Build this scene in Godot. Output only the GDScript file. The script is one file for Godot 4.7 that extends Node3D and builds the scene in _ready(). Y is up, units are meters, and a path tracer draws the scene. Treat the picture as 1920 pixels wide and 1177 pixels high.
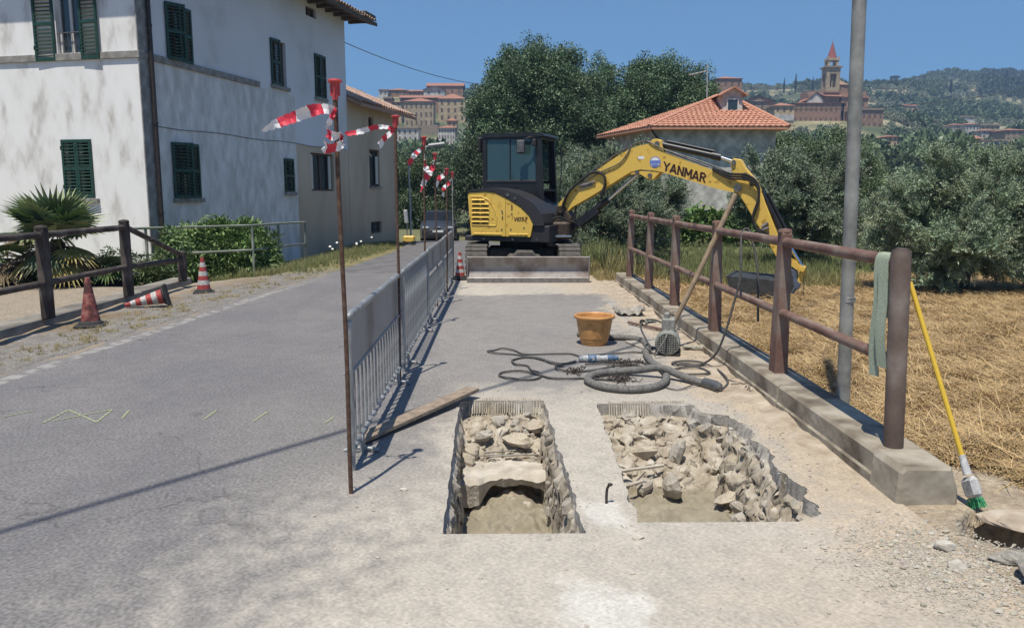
extends Node3D

# ------------------------------------------------------------------ mesh builder
class MB:
	var v := PackedVector3Array()
	var n := PackedVector3Array()
	var u := PackedVector2Array()
	var u2 := PackedVector2Array()
	var c := PackedColorArray()
	var col := Color(1, 1, 1)
	var use_col := false
	func tri(a: Vector3, b: Vector3, d: Vector3) -> void:   # counter-clockwise seen from outside
		var nn := (b - a).cross(d - a).normalized()
		trin(a, b, d, nn, nn, nn)
	func trin(a: Vector3, b: Vector3, d: Vector3, na: Vector3, nb: Vector3, nd: Vector3) -> void:
		v.append(a); v.append(d); v.append(b)
		n.append(na); n.append(nd); n.append(nb)
		if use_col:
			c.append(col); c.append(col); c.append(col)
	func quad(a: Vector3, b: Vector3, d: Vector3, e: Vector3) -> void:
		tri(a, b, d)
		tri(a, d, e)
	func quadn(a: Vector3, b: Vector3, d: Vector3, e: Vector3, na: Vector3, nb: Vector3, nd: Vector3, ne: Vector3) -> void:
		trin(a, b, d, na, nb, nd)
		trin(a, d, e, na, nd, ne)
	func box(p: Vector3, s: Vector3, bs := Basis.IDENTITY, bev := 0.0) -> void:
		var h := s * 0.5
		var e := minf(bev, minf(h.x, minf(h.y, h.z)) * 0.9)
		if e <= 0.0:
			var q := []
			for i in 8:
				q.append(p + bs * Vector3(h.x * (1 if i & 1 else -1), h.y * (1 if i & 2 else -1), h.z * (1 if i & 4 else -1)))
			quad(q[0], q[2], q[3], q[1]); quad(q[4], q[5], q[7], q[6])
			quad(q[0], q[4], q[6], q[2]); quad(q[1], q[3], q[7], q[5])
			quad(q[0], q[1], q[5], q[4]); quad(q[2], q[6], q[7], q[3])
			return
		# chamfered box: hull of three point sets
		var k := h - Vector3(e, e, e)
		for ax in 3:
			for sg in [-1.0, 1.0]:
				var a := (ax + 1) % 3
				var b := (ax + 2) % 3
				var f := func(sa, sb):
					var t := Vector3.ZERO
					t[ax] = h[ax] * sg; t[a] = k[a] * sa; t[b] = k[b] * sb
					return p + bs * t
				if sg > 0: quad(f.call(-1, -1), f.call(1, -1), f.call(1, 1), f.call(-1, 1))
				else: quad(f.call(-1, -1), f.call(-1, 1), f.call(1, 1), f.call(1, -1))
		for ax in 3:
			var a := (ax + 1) % 3
			var b := (ax + 2) % 3
			for sa in [-1.0, 1.0]:
				for sb in [-1.0, 1.0]:
					var g := func(on_a: bool, sx):
						var t := Vector3.ZERO
						t[ax] = k[ax] * sx
						t[a] = (h[a] if on_a else k[a]) * sa
						t[b] = (k[b] if on_a else h[b]) * sb
						return p + bs * t
					if sa * sb > 0: quad(g.call(true, 1), g.call(true, -1), g.call(false, -1), g.call(false, 1))
					else: quad(g.call(true, -1), g.call(true, 1), g.call(false, 1), g.call(false, -1))
		for i in 8:
			var s3 := Vector3(1 if i & 1 else -1, 1 if i & 2 else -1, 1 if i & 4 else -1)
			var x := p + bs * Vector3(h.x * s3.x, k.y * s3.y, k.z * s3.z)
			var y := p + bs * Vector3(k.x * s3.x, h.y * s3.y, k.z * s3.z)
			var z := p + bs * Vector3(k.x * s3.x, k.y * s3.y, h.z * s3.z)
			if s3.x * s3.y * s3.z > 0: tri(x, y, z)
			else: tri(x, z, y)
	func tube(a: Vector3, b: Vector3, ra: float, rb := -1.0, seg := 10, caps := true) -> void:
		if rb < 0: rb = ra
		path(PackedVector3Array([a, b]), [ra, rb], seg, caps)
	func path(pts: PackedVector3Array, rr, seg := 8, caps := true) -> void:
		var m := pts.size()
		var prev := PackedVector3Array()
		var pn := PackedVector3Array()
		var t0 := (pts[1] - pts[0]).normalized()
		var x := t0.cross(Vector3.UP)
		if x.length() < 0.05: x = t0.cross(Vector3.RIGHT)
		x = x.normalized()
		for i in m:
			var t: Vector3
			if i == 0: t = pts[1] - pts[0]
			elif i == m - 1: t = pts[m - 1] - pts[m - 2]
			else: t = (pts[i + 1] - pts[i]).normalized() + (pts[i] - pts[i - 1]).normalized()
			t = t.normalized()
			x = (x - t * x.dot(t)).normalized()
			var y := t.cross(x)
			var r: float = rr[i] if rr is Array else rr
			var ring := PackedVector3Array()
			var rn := PackedVector3Array()
			for k in seg:
				var an := TAU * k / seg
				var d := x * cos(an) + y * sin(an)
				rn.append(d); ring.append(pts[i] + d * r)
			if i > 0:
				for k in seg:
					var k2 := (k + 1) % seg
					quadn(prev[k], prev[k2], ring[k2], ring[k], pn[k], pn[k2], rn[k2], rn[k])
			if caps and i == 0:
				for k in seg: tri(pts[0], ring[(k + 1) % seg], ring[k])
			if caps and i == m - 1:
				for k in seg: tri(pts[i], ring[k], ring[(k + 1) % seg])
			prev = ring; pn = rn
	func lathe(prof: Array, o: Vector3, bs := Basis.IDENTITY, seg := 16) -> void:   # prof: [radius, height]
		for i in prof.size() - 1:
			var p0: Array = prof[i]
			var p1: Array = prof[i + 1]
			var sl: Vector2 = Vector2(p1[1] - p0[1], -(p1[0] - p0[0]))
			if sl.length() < 1e-6: continue
			sl = sl.normalized()
			for k in seg:
				var a0 := TAU * k / seg
				var a1 := TAU * (k + 1) / seg
				var d0 := Vector3(cos(a0), 0, -sin(a0))
				var d1 := Vector3(cos(a1), 0, -sin(a1))
				var up := Vector3.UP
				var n0 := bs * (d0 * sl.x + up * sl.y)
				var n1 := bs * (d1 * sl.x + up * sl.y)
				var q0: Vector3 = o + bs * (d0 * p0[0] + up * p0[1])
				var q1: Vector3 = o + bs * (d1 * p0[0] + up * p0[1])
				var q2: Vector3 = o + bs * (d1 * p1[0] + up * p1[1])
				var q3: Vector3 = o + bs * (d0 * p1[0] + up * p1[1])
				if p0[0] < 1e-5: trin(q0, q2, q3, n0, n1, n0)
				elif p1[0] < 1e-5: trin(q0, q1, q3, n0, n1, n0)
				else: quadn(q0, q1, q2, q3, n0, n1, n1, n0)
	func prism(poly: PackedVector2Array, z0: float, z1: float, xf := Transform3D.IDENTITY, bev := 0.0) -> void:
		var p := poly
		if Geometry2D.is_polygon_clockwise(p):
			p = p.duplicate(); p.reverse()
		var inner := p
		if bev > 0.0:
			var off := Geometry2D.offset_polygon(p, -bev, Geometry2D.JOIN_MITER)
			if off.size() == 1 and off[0].size() == p.size():
				# match the start vertex
				var o2: PackedVector2Array = off[0]
				if Geometry2D.is_polygon_clockwise(o2): o2.reverse()
				var best := 0
				for i in o2.size():
					if o2[i].distance_to(p[0]) < o2[best].distance_to(p[0]): best = i
				inner = PackedVector2Array()
				for i in o2.size(): inner.append(o2[(i + best) % o2.size()])
			else: bev = 0.0
		var ids := Geometry2D.triangulate_polygon(inner)
		for i in range(0, ids.size(), 3):
			var a := inner[ids[i]]
			var b := inner[ids[i + 1]]
			var d := inner[ids[i + 2]]
			if (b - a).cross(d - a) < 0:
				var t := b
				b = d; d = t
			tri(xf * Vector3(a.x, a.y, z1), xf * Vector3(b.x, b.y, z1), xf * Vector3(d.x, d.y, z1))
			tri(xf * Vector3(a.x, a.y, z0), xf * Vector3(d.x, d.y, z0), xf * Vector3(b.x, b.y, z0))
		var m := p.size()
		for i in m:
			var a := p[i]
			var b := p[(i + 1) % m]
			quad(xf * Vector3(a.x, a.y, z0 + bev), xf * Vector3(b.x, b.y, z0 + bev), xf * Vector3(b.x, b.y, z1 - bev), xf * Vector3(a.x, a.y, z1 - bev))
			if bev > 0.0:
				var a2 := inner[i]
				var b2 := inner[(i + 1) % m]
				quad(xf * Vector3(a.x, a.y, z1 - bev), xf * Vector3(b.x, b.y, z1 - bev), xf * Vector3(b2.x, b2.y, z1), xf * Vector3(a2.x, a2.y, z1))
				quad(xf * Vector3(a2.x, a2.y, z0), xf * Vector3(b2.x, b2.y, z0), xf * Vector3(b.x, b.y, z0 + bev), xf * Vector3(a.x, a.y, z0 + bev))
	func rock(o: Vector3, s: Vector3, rng: RandomNumberGenerator, rough := 0.25, la := 7, lo := 9) -> void:
		var f := FastNoiseLite.new()
		f.seed = rng.randi() % 10000; f.frequency = 0.9
		var cuts := []
		for i in 12: cuts.append([Vector3(rng.randfn(), rng.randfn(), rng.randfn()).normalized(), rng.randf_range(0.52, 0.88)])
		var rows := []
		for i in la + 1:
			var row := PackedVector3Array()
			var th := PI * i / la
			for k in lo:
				var ph := TAU * k / lo
				var d := Vector3(sin(th) * cos(ph), cos(th), sin(th) * sin(ph))
				var r := 1.0 + rough * f.get_noise_3dv(d * 1.3) * 2.0
				for q in cuts:
					var dd: float = d.dot(q[0])
					if dd * r > q[1]: r = q[1] / dd
				row.append(o + d * r * s)
			rows.append(row)
		for i in la:
			for k in lo:
				var k2 := (k + 1) % lo
				if i > 0: tri(rows[i][k], rows[i][k2], rows[i + 1][k]) 
				if i < la - 1: tri(rows[i][k2], rows[i + 1][k2], rows[i + 1][k])
				elif i == 0: pass
	func mesh() -> ArrayMesh:
		var a := []
		a.resize(Mesh.ARRAY_MAX)
		a[Mesh.ARRAY_VERTEX] = v
		a[Mesh.ARRAY_NORMAL] = n
		if u.size() == v.size(): a[Mesh.ARRAY_TEX_UV] = u
		if u2.size() == v.size(): a[Mesh.ARRAY_TEX_UV2] = u2
		if use_col: a[Mesh.ARRAY_COLOR] = c
		var m := ArrayMesh.new()
		m.add_surface_from_arrays(Mesh.PRIMITIVE_TRIANGLES, a)
		return m

# ------------------------------------------------------------------ naming and tagging
var used := {}
func numbered(s: String) -> String:
	if not used.has(s):
		used[s] = 0
		return s
	used[s] += 1
	return "%s_%03d" % [s, used[s]]
func tag(o: Node, label: String, category: String, group := "") -> void:
	o.set_meta("label", label)
	o.set_meta("category", category)
	if group != "": o.set_meta("group", group)
func thing(called: String, label: String, category: String, at := Vector3.ZERO, turn := 0.0, group := "") -> Node3D:
	var o := Node3D.new()
	o.name = numbered(called)
	add_child(o)
	o.position = at
	o.rotation.y = turn
	tag(o, label, category, group)
	return o
func part(par: Node, called: String, ms: Mesh, m: Material, at := Vector3.ZERO) -> MeshInstance3D:
	var o := MeshInstance3D.new()
	o.name = called if par != self else numbered(called)
	o.mesh = ms
	o.material_override = m
	par.add_child(o, true)
	o.position = at
	return o
func structure(called: String, ms: Mesh, m: Material) -> MeshInstance3D:
	var o := part(self, called, ms, m)
	o.set_meta("kind", "structure")
	return o
func scatter(par: Node, called: String, ms: Mesh, m: Material, xfs: Array, cols := PackedColorArray()) -> MultiMeshInstance3D:
	var mm := MultiMesh.new()
	mm.transform_format = MultiMesh.TRANSFORM_3D
	mm.use_colors = cols.size() > 0
	mm.mesh = ms
	mm.instance_count = xfs.size()
	for i in xfs.size():
		mm.set_instance_transform(i, xfs[i])
		if cols.size() > 0: mm.set_instance_color(i, cols[i])
	var o := MultiMeshInstance3D.new()
	o.name = called if par != self else numbered(called)
	o.multimesh = mm
	o.material_override = m
	par.add_child(o, true)
	return o

# ------------------------------------------------------------------ materials
var tx := {}
var mt := {}
func noise_bytes(sd: int, freq: float, oct: int, size: int) -> PackedByteArray:
	# value noise that repeats without a seam: lattices of random bytes, enlarged and added up
	var r := rnd(sd * 7 + 1)
	var sum := PackedFloat32Array()
	sum.resize(size * size)
	var cells := maxi(3, int(round(freq * size)))
	var amp := 1.0
	for o in oct:
		if cells > size: break
		var raw := PackedByteArray()
		raw.resize(cells * cells)
		for i in raw.size(): raw[i] = r.randi() & 255
		var one := Image.create_from_data(cells, cells, false, Image.FORMAT_L8, raw)
		var pad := mini(4, cells)
		var big := Image.create_empty(cells + 2 * pad, cells + 2 * pad, false, Image.FORMAT_L8)
		for a in [-1, 0, 1]:
			for b in [-1, 0, 1]: big.blit_rect(one, Rect2i(0, 0, cells, cells), Vector2i(pad + a * cells, pad + b * cells))
		var full := int(round(float(size) * (cells + 2 * pad) / cells))
		big.resize(full, full, Image.INTERPOLATE_CUBIC)
		var off := int(round(float(size) * pad / cells))
		var d := big.get_region(Rect2i(off, off, size, size)).get_data()
		for i in d.size(): sum[i] += d[i] * amp
		amp *= 0.55
		cells *= 2
	var lo := 1e9
	var hi := -1e9
	for v in sum:
		lo = minf(lo, v); hi = maxf(hi, v)
	var out := PackedByteArray()
	out.resize(size * size)
	var k := 255.0 / (hi - lo)
	for i in sum.size(): out[i] = int((sum[i] - lo) * k)
	return out
func grey_tex(called: String, sd: int, freq: float, oct: int, lo: float, hi: float, size := 256) -> ImageTexture:
	if tx.has(called): return tx[called]
	var d := noise_bytes(sd, freq, oct, size)
	for i in d.size(): d[i] = int(255.0 * lerpf(lo, hi, d[i] / 255.0))
	tx[called] = ImageTexture.create_from_image(Image.create_from_data(size, size, false, Image.FORMAT_L8, d))
	return tx[called]
func ramp_tex(called: String, sd: int, freq: float, oct: int, stops: Array, size := 256) -> ImageTexture:   # stops: [at, linear colour]
	if tx.has(called): return tx[called]
	var d := noise_bytes(sd, freq, oct, size)
	var lut := []
	for i in 256:
		var t := i / 255.0
		var cc: Color = stops[0][1]
		for k in stops.size() - 1:
			if t >= stops[k][0]:
				cc = stops[k][1].lerp(stops[k + 1][1], clampf((t - stops[k][0]) / (stops[k + 1][0] - stops[k][0]), 0, 1))
		cc = cc.linear_to_srgb()
		lut.append([int(clampf(cc.r, 0, 1) * 255), int(clampf(cc.g, 0, 1) * 255), int(clampf(cc.b, 0, 1) * 255)])
	var o := PackedByteArray()
	o.resize(size * size * 3)
	for i in d.size():
		var l: Array = lut[d[i]]
		o[i * 3] = l[0]; o[i * 3 + 1] = l[1]; o[i * 3 + 2] = l[2]
	tx[called] = ImageTexture.create_from_image(Image.create_from_data(size, size, false, Image.FORMAT_RGB8, o))
	return tx[called]
func mat(called: String, col: Color, rough: float, metal := 0.0, tex: Texture2D = null, scale := 1.0, bump: Texture2D = null, height := 0.0, world := false) -> StandardMaterial3D:
	if mt.has(called): return mt[called]
	var m := StandardMaterial3D.new()
	m.resource_name = called
	m.albedo_color = col.linear_to_srgb()
	m.roughness = rough
	m.metallic = metal
	if tex != null or bump != null:
		m.uv1_triplanar = true
		m.uv1_world_triplanar = world
		m.uv1_scale = Vector3.ONE * scale
		m.uv1_triplanar_sharpness = 4.0
	if tex != null: m.albedo_texture = tex
	if bump != null:
		m.heightmap_enabled = true
		m.heightmap_texture = bump
		m.heightmap_scale = height
	mt[called] = m
	return m
func M(called: String) -> StandardMaterial3D:
	return mt[called]
func P3(x: float, y: float, d: float) -> Vector3:   # d is the distance ahead
	return Vector3(x, y, -d)
func rnd(sd: int) -> RandomNumberGenerator:
	var r := RandomNumberGenerator.new()
	r.seed = sd
	return r
func smooth(a: float, b: float, x: float) -> float:
	var t := clampf((x - a) / (b - a), 0, 1)
	return t * t * (3 - 2 * t)
func pw(a: Array, x: float) -> float:   # piecewise linear through [x, y] pairs
	if x <= a[0][0]: return a[0][1]
	for i in a.size() - 1:
		if x <= a[i + 1][0]: return lerpf(a[i][1], a[i + 1][1], (x - a[i][0]) / (a[i + 1][0] - a[i][0]))
	return a[-1][1]
func spline(pts: Array, per := 6) -> PackedVector3Array:
	var o := PackedVector3Array()
	var m := pts.size()
	for i in m - 1:
		var p0: Vector3 = pts[maxi(i - 1, 0)]
		var p1: Vector3 = pts[i]
		var p2: Vector3 = pts[i + 1]
		var p3: Vector3 = pts[mini(i + 2, m - 1)]
		for k in per:
			o.append(p1.cubic_interpolate(p2, p0, p3, float(k) / per))
	o.append(pts[m - 1])
	return o
# ------------------------------------------------------------------ scene
func _ready() -> void:
	var cam := Camera3D.new()
	cam.name = "camera"
	cam.fov = 42.843
	cam.near = 0.05
	cam.far = 4000.0
	cam.position = Vector3(0, 1.55, 0)
	cam.rotation_degrees = Vector3(-8.531, -0.755, 0)
	add_child(cam)
	cam.current = true
	var sky_mat := ProceduralSkyMaterial.new()
	sky_mat.sky_top_color = Color(0.112, 0.21, 0.436).linear_to_srgb()
	sky_mat.sky_horizon_color = Color(0.165, 0.425, 0.72).linear_to_srgb()
	sky_mat.sky_curve = 0.14
	sky_mat.ground_bottom_color = Color(0.2, 0.18, 0.15).linear_to_srgb()
	sky_mat.ground_horizon_color = Color(0.3, 0.3, 0.3).linear_to_srgb()
	sky_mat.sun_angle_max = 20.0
	sky_mat.sun_curve = 0.06
	var sky := Sky.new()
	sky.sky_material = sky_mat
	var env := Environment.new()
	env.background_mode = Environment.BG_SKY
	env.sky = sky
	env.background_energy_multiplier = 0.92
	env.tonemap_mode = Environment.TONE_MAPPER_LINEAR
	env.tonemap_exposure = 1.15
	env.sdfgi_enabled = true
	env.ssao_enabled = true
	env.ssil_enabled = true
	env.fog_enabled = true
	env.fog_density = 0.0004
	env.fog_light_color = Color(0.62, 0.74, 0.9)
	var we := WorldEnvironment.new()
	we.name = "world_environment"
	we.environment = env
	add_child(we)
	var sun := DirectionalLight3D.new()
	sun.name = "sun"
	sun.light_energy = 1.5
	sun.light_color = Color(1.0, 0.972, 0.915)
	sun.light_angular_distance = 0.53
	sun.shadow_enabled = true
	add_child(sun)
	sun.look_at_from_position(Vector3.ZERO, Vector3(0.14, -1.0, -0.34), Vector3(0, 0, -1))
	make_materials()
	build_ground()
	build_road()
	build_pits()
	build_kerbs()
	build_house()
	build_far()
	build_railings()
	build_barriers()
	build_excavator()
	build_site_things()
	build_car()
	build_right_house()
	build_plants()
	build_small_plants()

func make_materials() -> void:
	var grain := grey_tex("grain", 1, 0.09, 4, 0.78, 1.0)
	var fine := grey_tex("fine", 2, 0.12, 4, 0.84, 1.0, 512)
	var blotch := grey_tex("blotch", 3, 0.02, 6, 0.66, 1.0, 512)
	var bump := grey_tex("bump", 4, 0.12, 5, 0.0, 1.0)
	var bumpf := grey_tex("bump_fine", 5, 0.14, 4, 0.0, 1.0, 512)
	mat("yellow", Color(0.72, 0.475, 0.09), 0.38, 0.0, ramp_tex("yellow_t", 11, 0.03, 7, [[0, Color(0.4, 0.33, 0.24)], [0.2, Color(0.62, 0.56, 0.47)], [0.3, Color(0.9, 0.89, 0.88)], [0.45, Color(1, 1, 1)], [1, Color(0.92, 0.94, 1.0)]], 512), 0.9)
	mat("cab_black", Color(0.022, 0.023, 0.026), 0.42, 0.0, blotch, 1.2)
	mat("plastic_black", Color(0.03, 0.03, 0.033), 0.55, 0.0, grain, 3.0)
	mat("rubber", Color(0.03, 0.029, 0.028), 0.85, 0.0, blotch, 2.0, bump, 0.4)
	mat("track_dusty", Color(0.14, 0.128, 0.112), 0.9, 0.0, blotch, 2.2, bump, 0.6)
	mat("blade_steel", Color(0.34, 0.315, 0.3), 0.6, 0.25, ramp_tex("blade_t", 12, 0.018, 5, [[0, Color(0.42, 0.34, 0.29)], [0.4, Color(0.75, 0.7, 0.67)], [0.62, Color(1, 1, 1)], [1, Color(0.6, 0.55, 0.52)]]), 0.9, bump, 0.1)
	mat("worn_edge", Color(0.42, 0.39, 0.37), 0.45, 0.7, blotch, 2.0)
	mat("chrome", Color(0.7, 0.7, 0.7), 0.18, 1.0)
	mat("steel_grey", Color(0.22, 0.22, 0.22), 0.5, 0.6, blotch, 2.0)
	mat("bucket_steel", Color(0.09, 0.095, 0.095), 0.55, 0.4, blotch, 1.6, bump, 0.2)
	mat("coupler_blue", Color(0.16, 0.2, 0.27), 0.5, 0.2, blotch, 3.0)
	mat("decal_dark", Color(0.045, 0.015, 0.012), 0.5)
	mat("decal_white", Color(0.75, 0.76, 0.78), 0.5)
	mat("decal_blue", Color(0.14, 0.2, 0.5), 0.5)
	mat("cast_brown", Color(0.085, 0.06, 0.045), 0.6, 0.2, blotch, 3.0, bump, 0.2)
	var gl := mat("cab_glass", Color(0.05, 0.095, 0.1), 0.05)
	gl.transparency = BaseMaterial3D.TRANSPARENCY_ALPHA
	gl.albedo_color.a = 0.62
	gl.metallic_specular = 0.6
	var wg := mat("window_glass", Color(0.03, 0.04, 0.045), 0.04)
	wg.metallic_specular = 0.8
	mat("rust", Color(1, 1, 1), 0.75, 0.1, ramp_tex("rust_t", 13, 0.03, 5, [[0, Color(0.075, 0.036, 0.027)], [0.35, Color(0.15, 0.08, 0.06)], [0.55, Color(0.2, 0.12, 0.094)], [0.72, Color(0.22, 0.16, 0.13)], [1, Color(0.27, 0.22, 0.19)]]), 0.7, bump, 0.06)
	mat("rust_dark", Color(1, 1, 1), 0.8, 0.1, ramp_tex("rust_d", 14, 0.03, 5, [[0, Color(0.03, 0.022, 0.019)], [0.45, Color(0.06, 0.045, 0.038)], [0.8, Color(0.105, 0.085, 0.072)], [1, Color(0.15, 0.13, 0.115)]]), 1.1, bump, 0.15)
	mat("rust_post", Color(1, 1, 1), 0.8, 0.1, ramp_tex("rust_p", 30, 0.03, 6, [[0, Color(0.08, 0.055, 0.045)], [0.45, Color(0.15, 0.11, 0.09)], [0.8, Color(0.22, 0.175, 0.15)], [1, Color(0.3, 0.26, 0.23)]]), 0.9, bump, 0.1)
	mat("rebar", Color(1, 1, 1), 0.8, 0.15, ramp_tex("rebar_t", 15, 0.05, 4, [[0, Color(0.05, 0.026, 0.016)], [0.5, Color(0.105, 0.058, 0.038)], [1, Color(0.17, 0.11, 0.08)]]), 3.0)
	mat("galv", Color(0.46, 0.47, 0.47), 0.5, 0.35, blotch, 1.5)
	mat("galv_pole", Color(0.42, 0.42, 0.39), 0.55, 0.2, blotch, 1.2)
	mat("green_paint_metal", Color(1, 1, 1), 0.6, 0.2, ramp_tex("gpm", 16, 0.025, 5, [[0, Color(0.16, 0.18, 0.13)], [0.5, Color(0.21, 0.24, 0.19)], [0.7, Color(0.34, 0.35, 0.32)], [1, Color(0.45, 0.45, 0.42)]]), 1.0)
	mat("board_grey", Color(0.36, 0.355, 0.35), 0.6, 0.2, ramp_tex("board_t", 17, 0.014, 5, [[0, Color(0.45, 0.42, 0.4)], [0.35, Color(0.8, 0.79, 0.78)], [1, Color(1, 1, 1)]]), 0.8)
	mat("red_plastic", Color(0.6, 0.075, 0.075), 0.45, 0.0, fine, 3.0)
	mat("red_tape", Color(0.62, 0.035, 0.065), 0.6).backlight = Color(0.5, 0.1, 0.1)
	mat("white_tape", Color(0.78, 0.77, 0.77), 0.6).backlight = Color(0.4, 0.4, 0.4)
	mat("cone_red", Color(0.5, 0.07, 0.06), 0.6, 0.0, blotch, 5.0)
	mat("cone_white", Color(0.68, 0.66, 0.63), 0.6, 0.0, blotch, 5.0)
	mat("cone_black", Color(0.045, 0.042, 0.042), 0.8, 0.0, blotch, 4.0)
	mat("cone_faded", Color(1, 1, 1), 0.75, 0.0, ramp_tex("cone_f", 18, 0.03, 5, [[0, Color(0.03, 0.02, 0.02)], [0.4, Color(0.11, 0.035, 0.03)], [0.6, Color(0.24, 0.06, 0.05)], [1, Color(0.38, 0.2, 0.17)]]), 2.5)
	mat("bucket_orange", Color(0.72, 0.36, 0.12), 0.5, 0.0, grey_tex("bucket_dust", 19, 0.03, 5, 0.75, 1.0), 3.0)
	mat("hose_grey", Color(0.225, 0.215, 0.2), 0.85, 0.0, blotch, 5.0, bump, 0.2)
	mat("cable_black", Color(0.11, 0.105, 0.1), 0.75, 0.0, blotch, 6.0)
	mat("motor_grey", Color(0.38, 0.38, 0.345), 0.7, 0.1, blotch, 4.0, bump, 0.1)
	mat("connector_white", Color(0.6, 0.62, 0.63), 0.5, 0.0, blotch, 8.0)
	mat("connector_blue", Color(0.13, 0.22, 0.36), 0.5, 0.0, blotch, 8.0)
	mat("wood_handle", Color(0.42, 0.31, 0.2), 0.7, 0.0, grey_tex("wood_g", 20, 0.05, 4, 0.7, 1.0), 2.0)
	mat("plank_wood", Color(0.4, 0.31, 0.23), 0.8, 0.0, blotch, 2.5, bump, 0.2)
	mat("broom_yellow", Color(0.68, 0.45, 0.04), 0.45, 0.0, fine, 4.0)
	mat("broom_white", Color(0.74, 0.73, 0.72), 0.5, 0.0, blotch, 6.0)
	mat("broom_green", Color(0.05, 0.34, 0.14), 0.6)
	mat("strap_green", Color(0.44, 0.5, 0.38), 0.9, 0.0, grey_tex("weave", 21, 0.4, 2, 0.7, 1.0), 3.0)
	mat("paper", Color(0.5, 0.46, 0.4), 0.9, 0.0, blotch, 3.0)
	mat("kerb_concrete", Color(1, 1, 1), 0.92, 0.0, ramp_tex("kerb_t", 22, 0.02, 7, [[0, Color(0.09, 0.072, 0.054)], [0.34, Color(0.18, 0.15, 0.112)], [0.5, Color(0.27, 0.233, 0.18)], [0.75, Color(0.34, 0.3, 0.237)], [1, Color(0.46, 0.42, 0.35)]], 512), 0.5, bump, 0.7)
	mat("kerb_dark", Color(1, 1, 1), 0.92, 0.0, ramp_tex("kerb_d", 23, 0.02, 5, [[0, Color(0.1, 0.09, 0.08)], [0.5, Color(0.19, 0.175, 0.15)], [1, Color(0.34, 0.31, 0.27)]]), 0.5, bump, 0.3)
	mat("white_paint_road", Color(0.45, 0.44, 0.42), 0.85, 0.0, ramp_tex("paint_t", 24, 0.06, 4, [[0, Color(0.4, 0.4, 0.4)], [0.5, Color(0.8, 0.8, 0.8)], [1, Color(1, 1, 1)]]), 1.0)
	mat("spray_green", Color(0.38, 0.42, 0.25), 0.9, 0.0, fine, 2.0)
	mat("stone_a", Color(1, 1, 1), 0.95, 0.0, ramp_tex("stone_t", 25, 0.03, 5, [[0, Color(0.36, 0.3, 0.22)], [0.5, Color(0.5, 0.435, 0.34)], [1, Color(0.62, 0.56, 0.47)]]), 2.0, bump, 0.3)
	mat("stone_b", Color(1, 1, 1), 0.95, 0.0, ramp_tex("stone_u", 26, 0.03, 5, [[0, Color(0.32, 0.28, 0.235)], [0.5, Color(0.44, 0.4, 0.34)], [1, Color(0.55, 0.52, 0.46)]]), 2.0, bump, 0.3)
	mat("rubble", Color(1, 1, 1), 0.96, 0.0, ramp_tex("rubble_t", 27, 0.035, 5, [[0, Color(0.19, 0.15, 0.105)], [0.42, Color(0.36, 0.31, 0.24)], [0.7, Color(0.43, 0.385, 0.32)], [1, Color(0.56, 0.53, 0.465)]]), 1.6, bump, 0.4)
	mat("mud", Color(1, 1, 1), 0.9, 0.0, ramp_tex("mud_t", 28, 0.03, 4, [[0, Color(0.2, 0.172, 0.127)], [0.5, Color(0.265, 0.232, 0.172)], [1, Color(0.33, 0.295, 0.225)]]), 1.6, bump, 0.5)
	mat("concrete_pale", Color(1, 1, 1), 0.93, 0.0, ramp_tex("conc_t", 29, 0.03, 5, [[0, Color(0.34, 0.3, 0.24)], [0.5, Color(0.46, 0.415, 0.35)], [1, Color(0.58, 0.54, 0.475)]]), 1.8, bump, 0.4)
	mat("gravel", Color(0.42, 0.39, 0.34), 0.95, 0.0, blotch, 6.0)
	gl = null

# height of the ground (the road lies a little above it)
func road_y(d: float) -> float:
	if d < 14.0: return 0.0
	return -0.0008 * (d - 14) * (d - 14) - 0.008 * (d - 14)
func road_left(d: float) -> float:
	return pw([[-8, -4.6], [6.6, -4.35], [9.4, -4.1], [11.7, -3.9], [14.1, -3.62], [17.2, -3.38], [23.7, -3.2], [30, -3.55], [40, -4.9], [60, -9.0]], d)
func road_right(d: float) -> float:
	return pw([[-8, 2.0], [14, 2.0], [18, 1.9], [24, 1.2], [30, 0.2], [40, -1.0], [60, -4.0]], d)
var gnoise: FastNoiseLite
func ground_y(x: float, d: float) -> float:
	if gnoise == null:
		gnoise = FastNoiseLite.new()
		gnoise.seed = 77; gnoise.frequency = 0.5
	var l := road_left(d)
	var r := road_right(d)
	var ry := road_y(d)
	var nz := gnoise.get_noise_2d(x * 2.0, d * 2.0) * 0.035
	if x < l:
		var y := lerpf(ry + 0.012, -0.45, smooth(13.0, 18.0, d) * smooth(0.6, 3.0, l - x))
		y += nz * smooth(0.1, 0.8, l - x)
		if d > 24: y = minf(y, lerpf(y, ry - 0.05, smooth(24, 28, d)))
		return y
	if x > r:
		var t := x - r
		var y := ry - 0.006
		var fall := smooth(0.35, 2.4, t) * smooth(3.4, 5.0, d)
		y = lerpf(y, -0.24, fall) + nz * 1.6 * smooth(0.3, 0.9, t)
		if d > 14: y = lerpf(y, -0.24, smooth(0, 3.0, t))
		# the washed-out hollow at the end of the kerb
		var hx := (x - 2.42) / 0.19
		var hd := (d - 3.53) / 0.17
		y -= 0.38 * smooth(1.2, 0.9, sqrt(hx * hx + hd * hd))
		return y
	if d > 1.0 and d < 9.0 and x > l + 1.0 and x < r - 0.15: return -1.4
	return ry - 0.05

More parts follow.
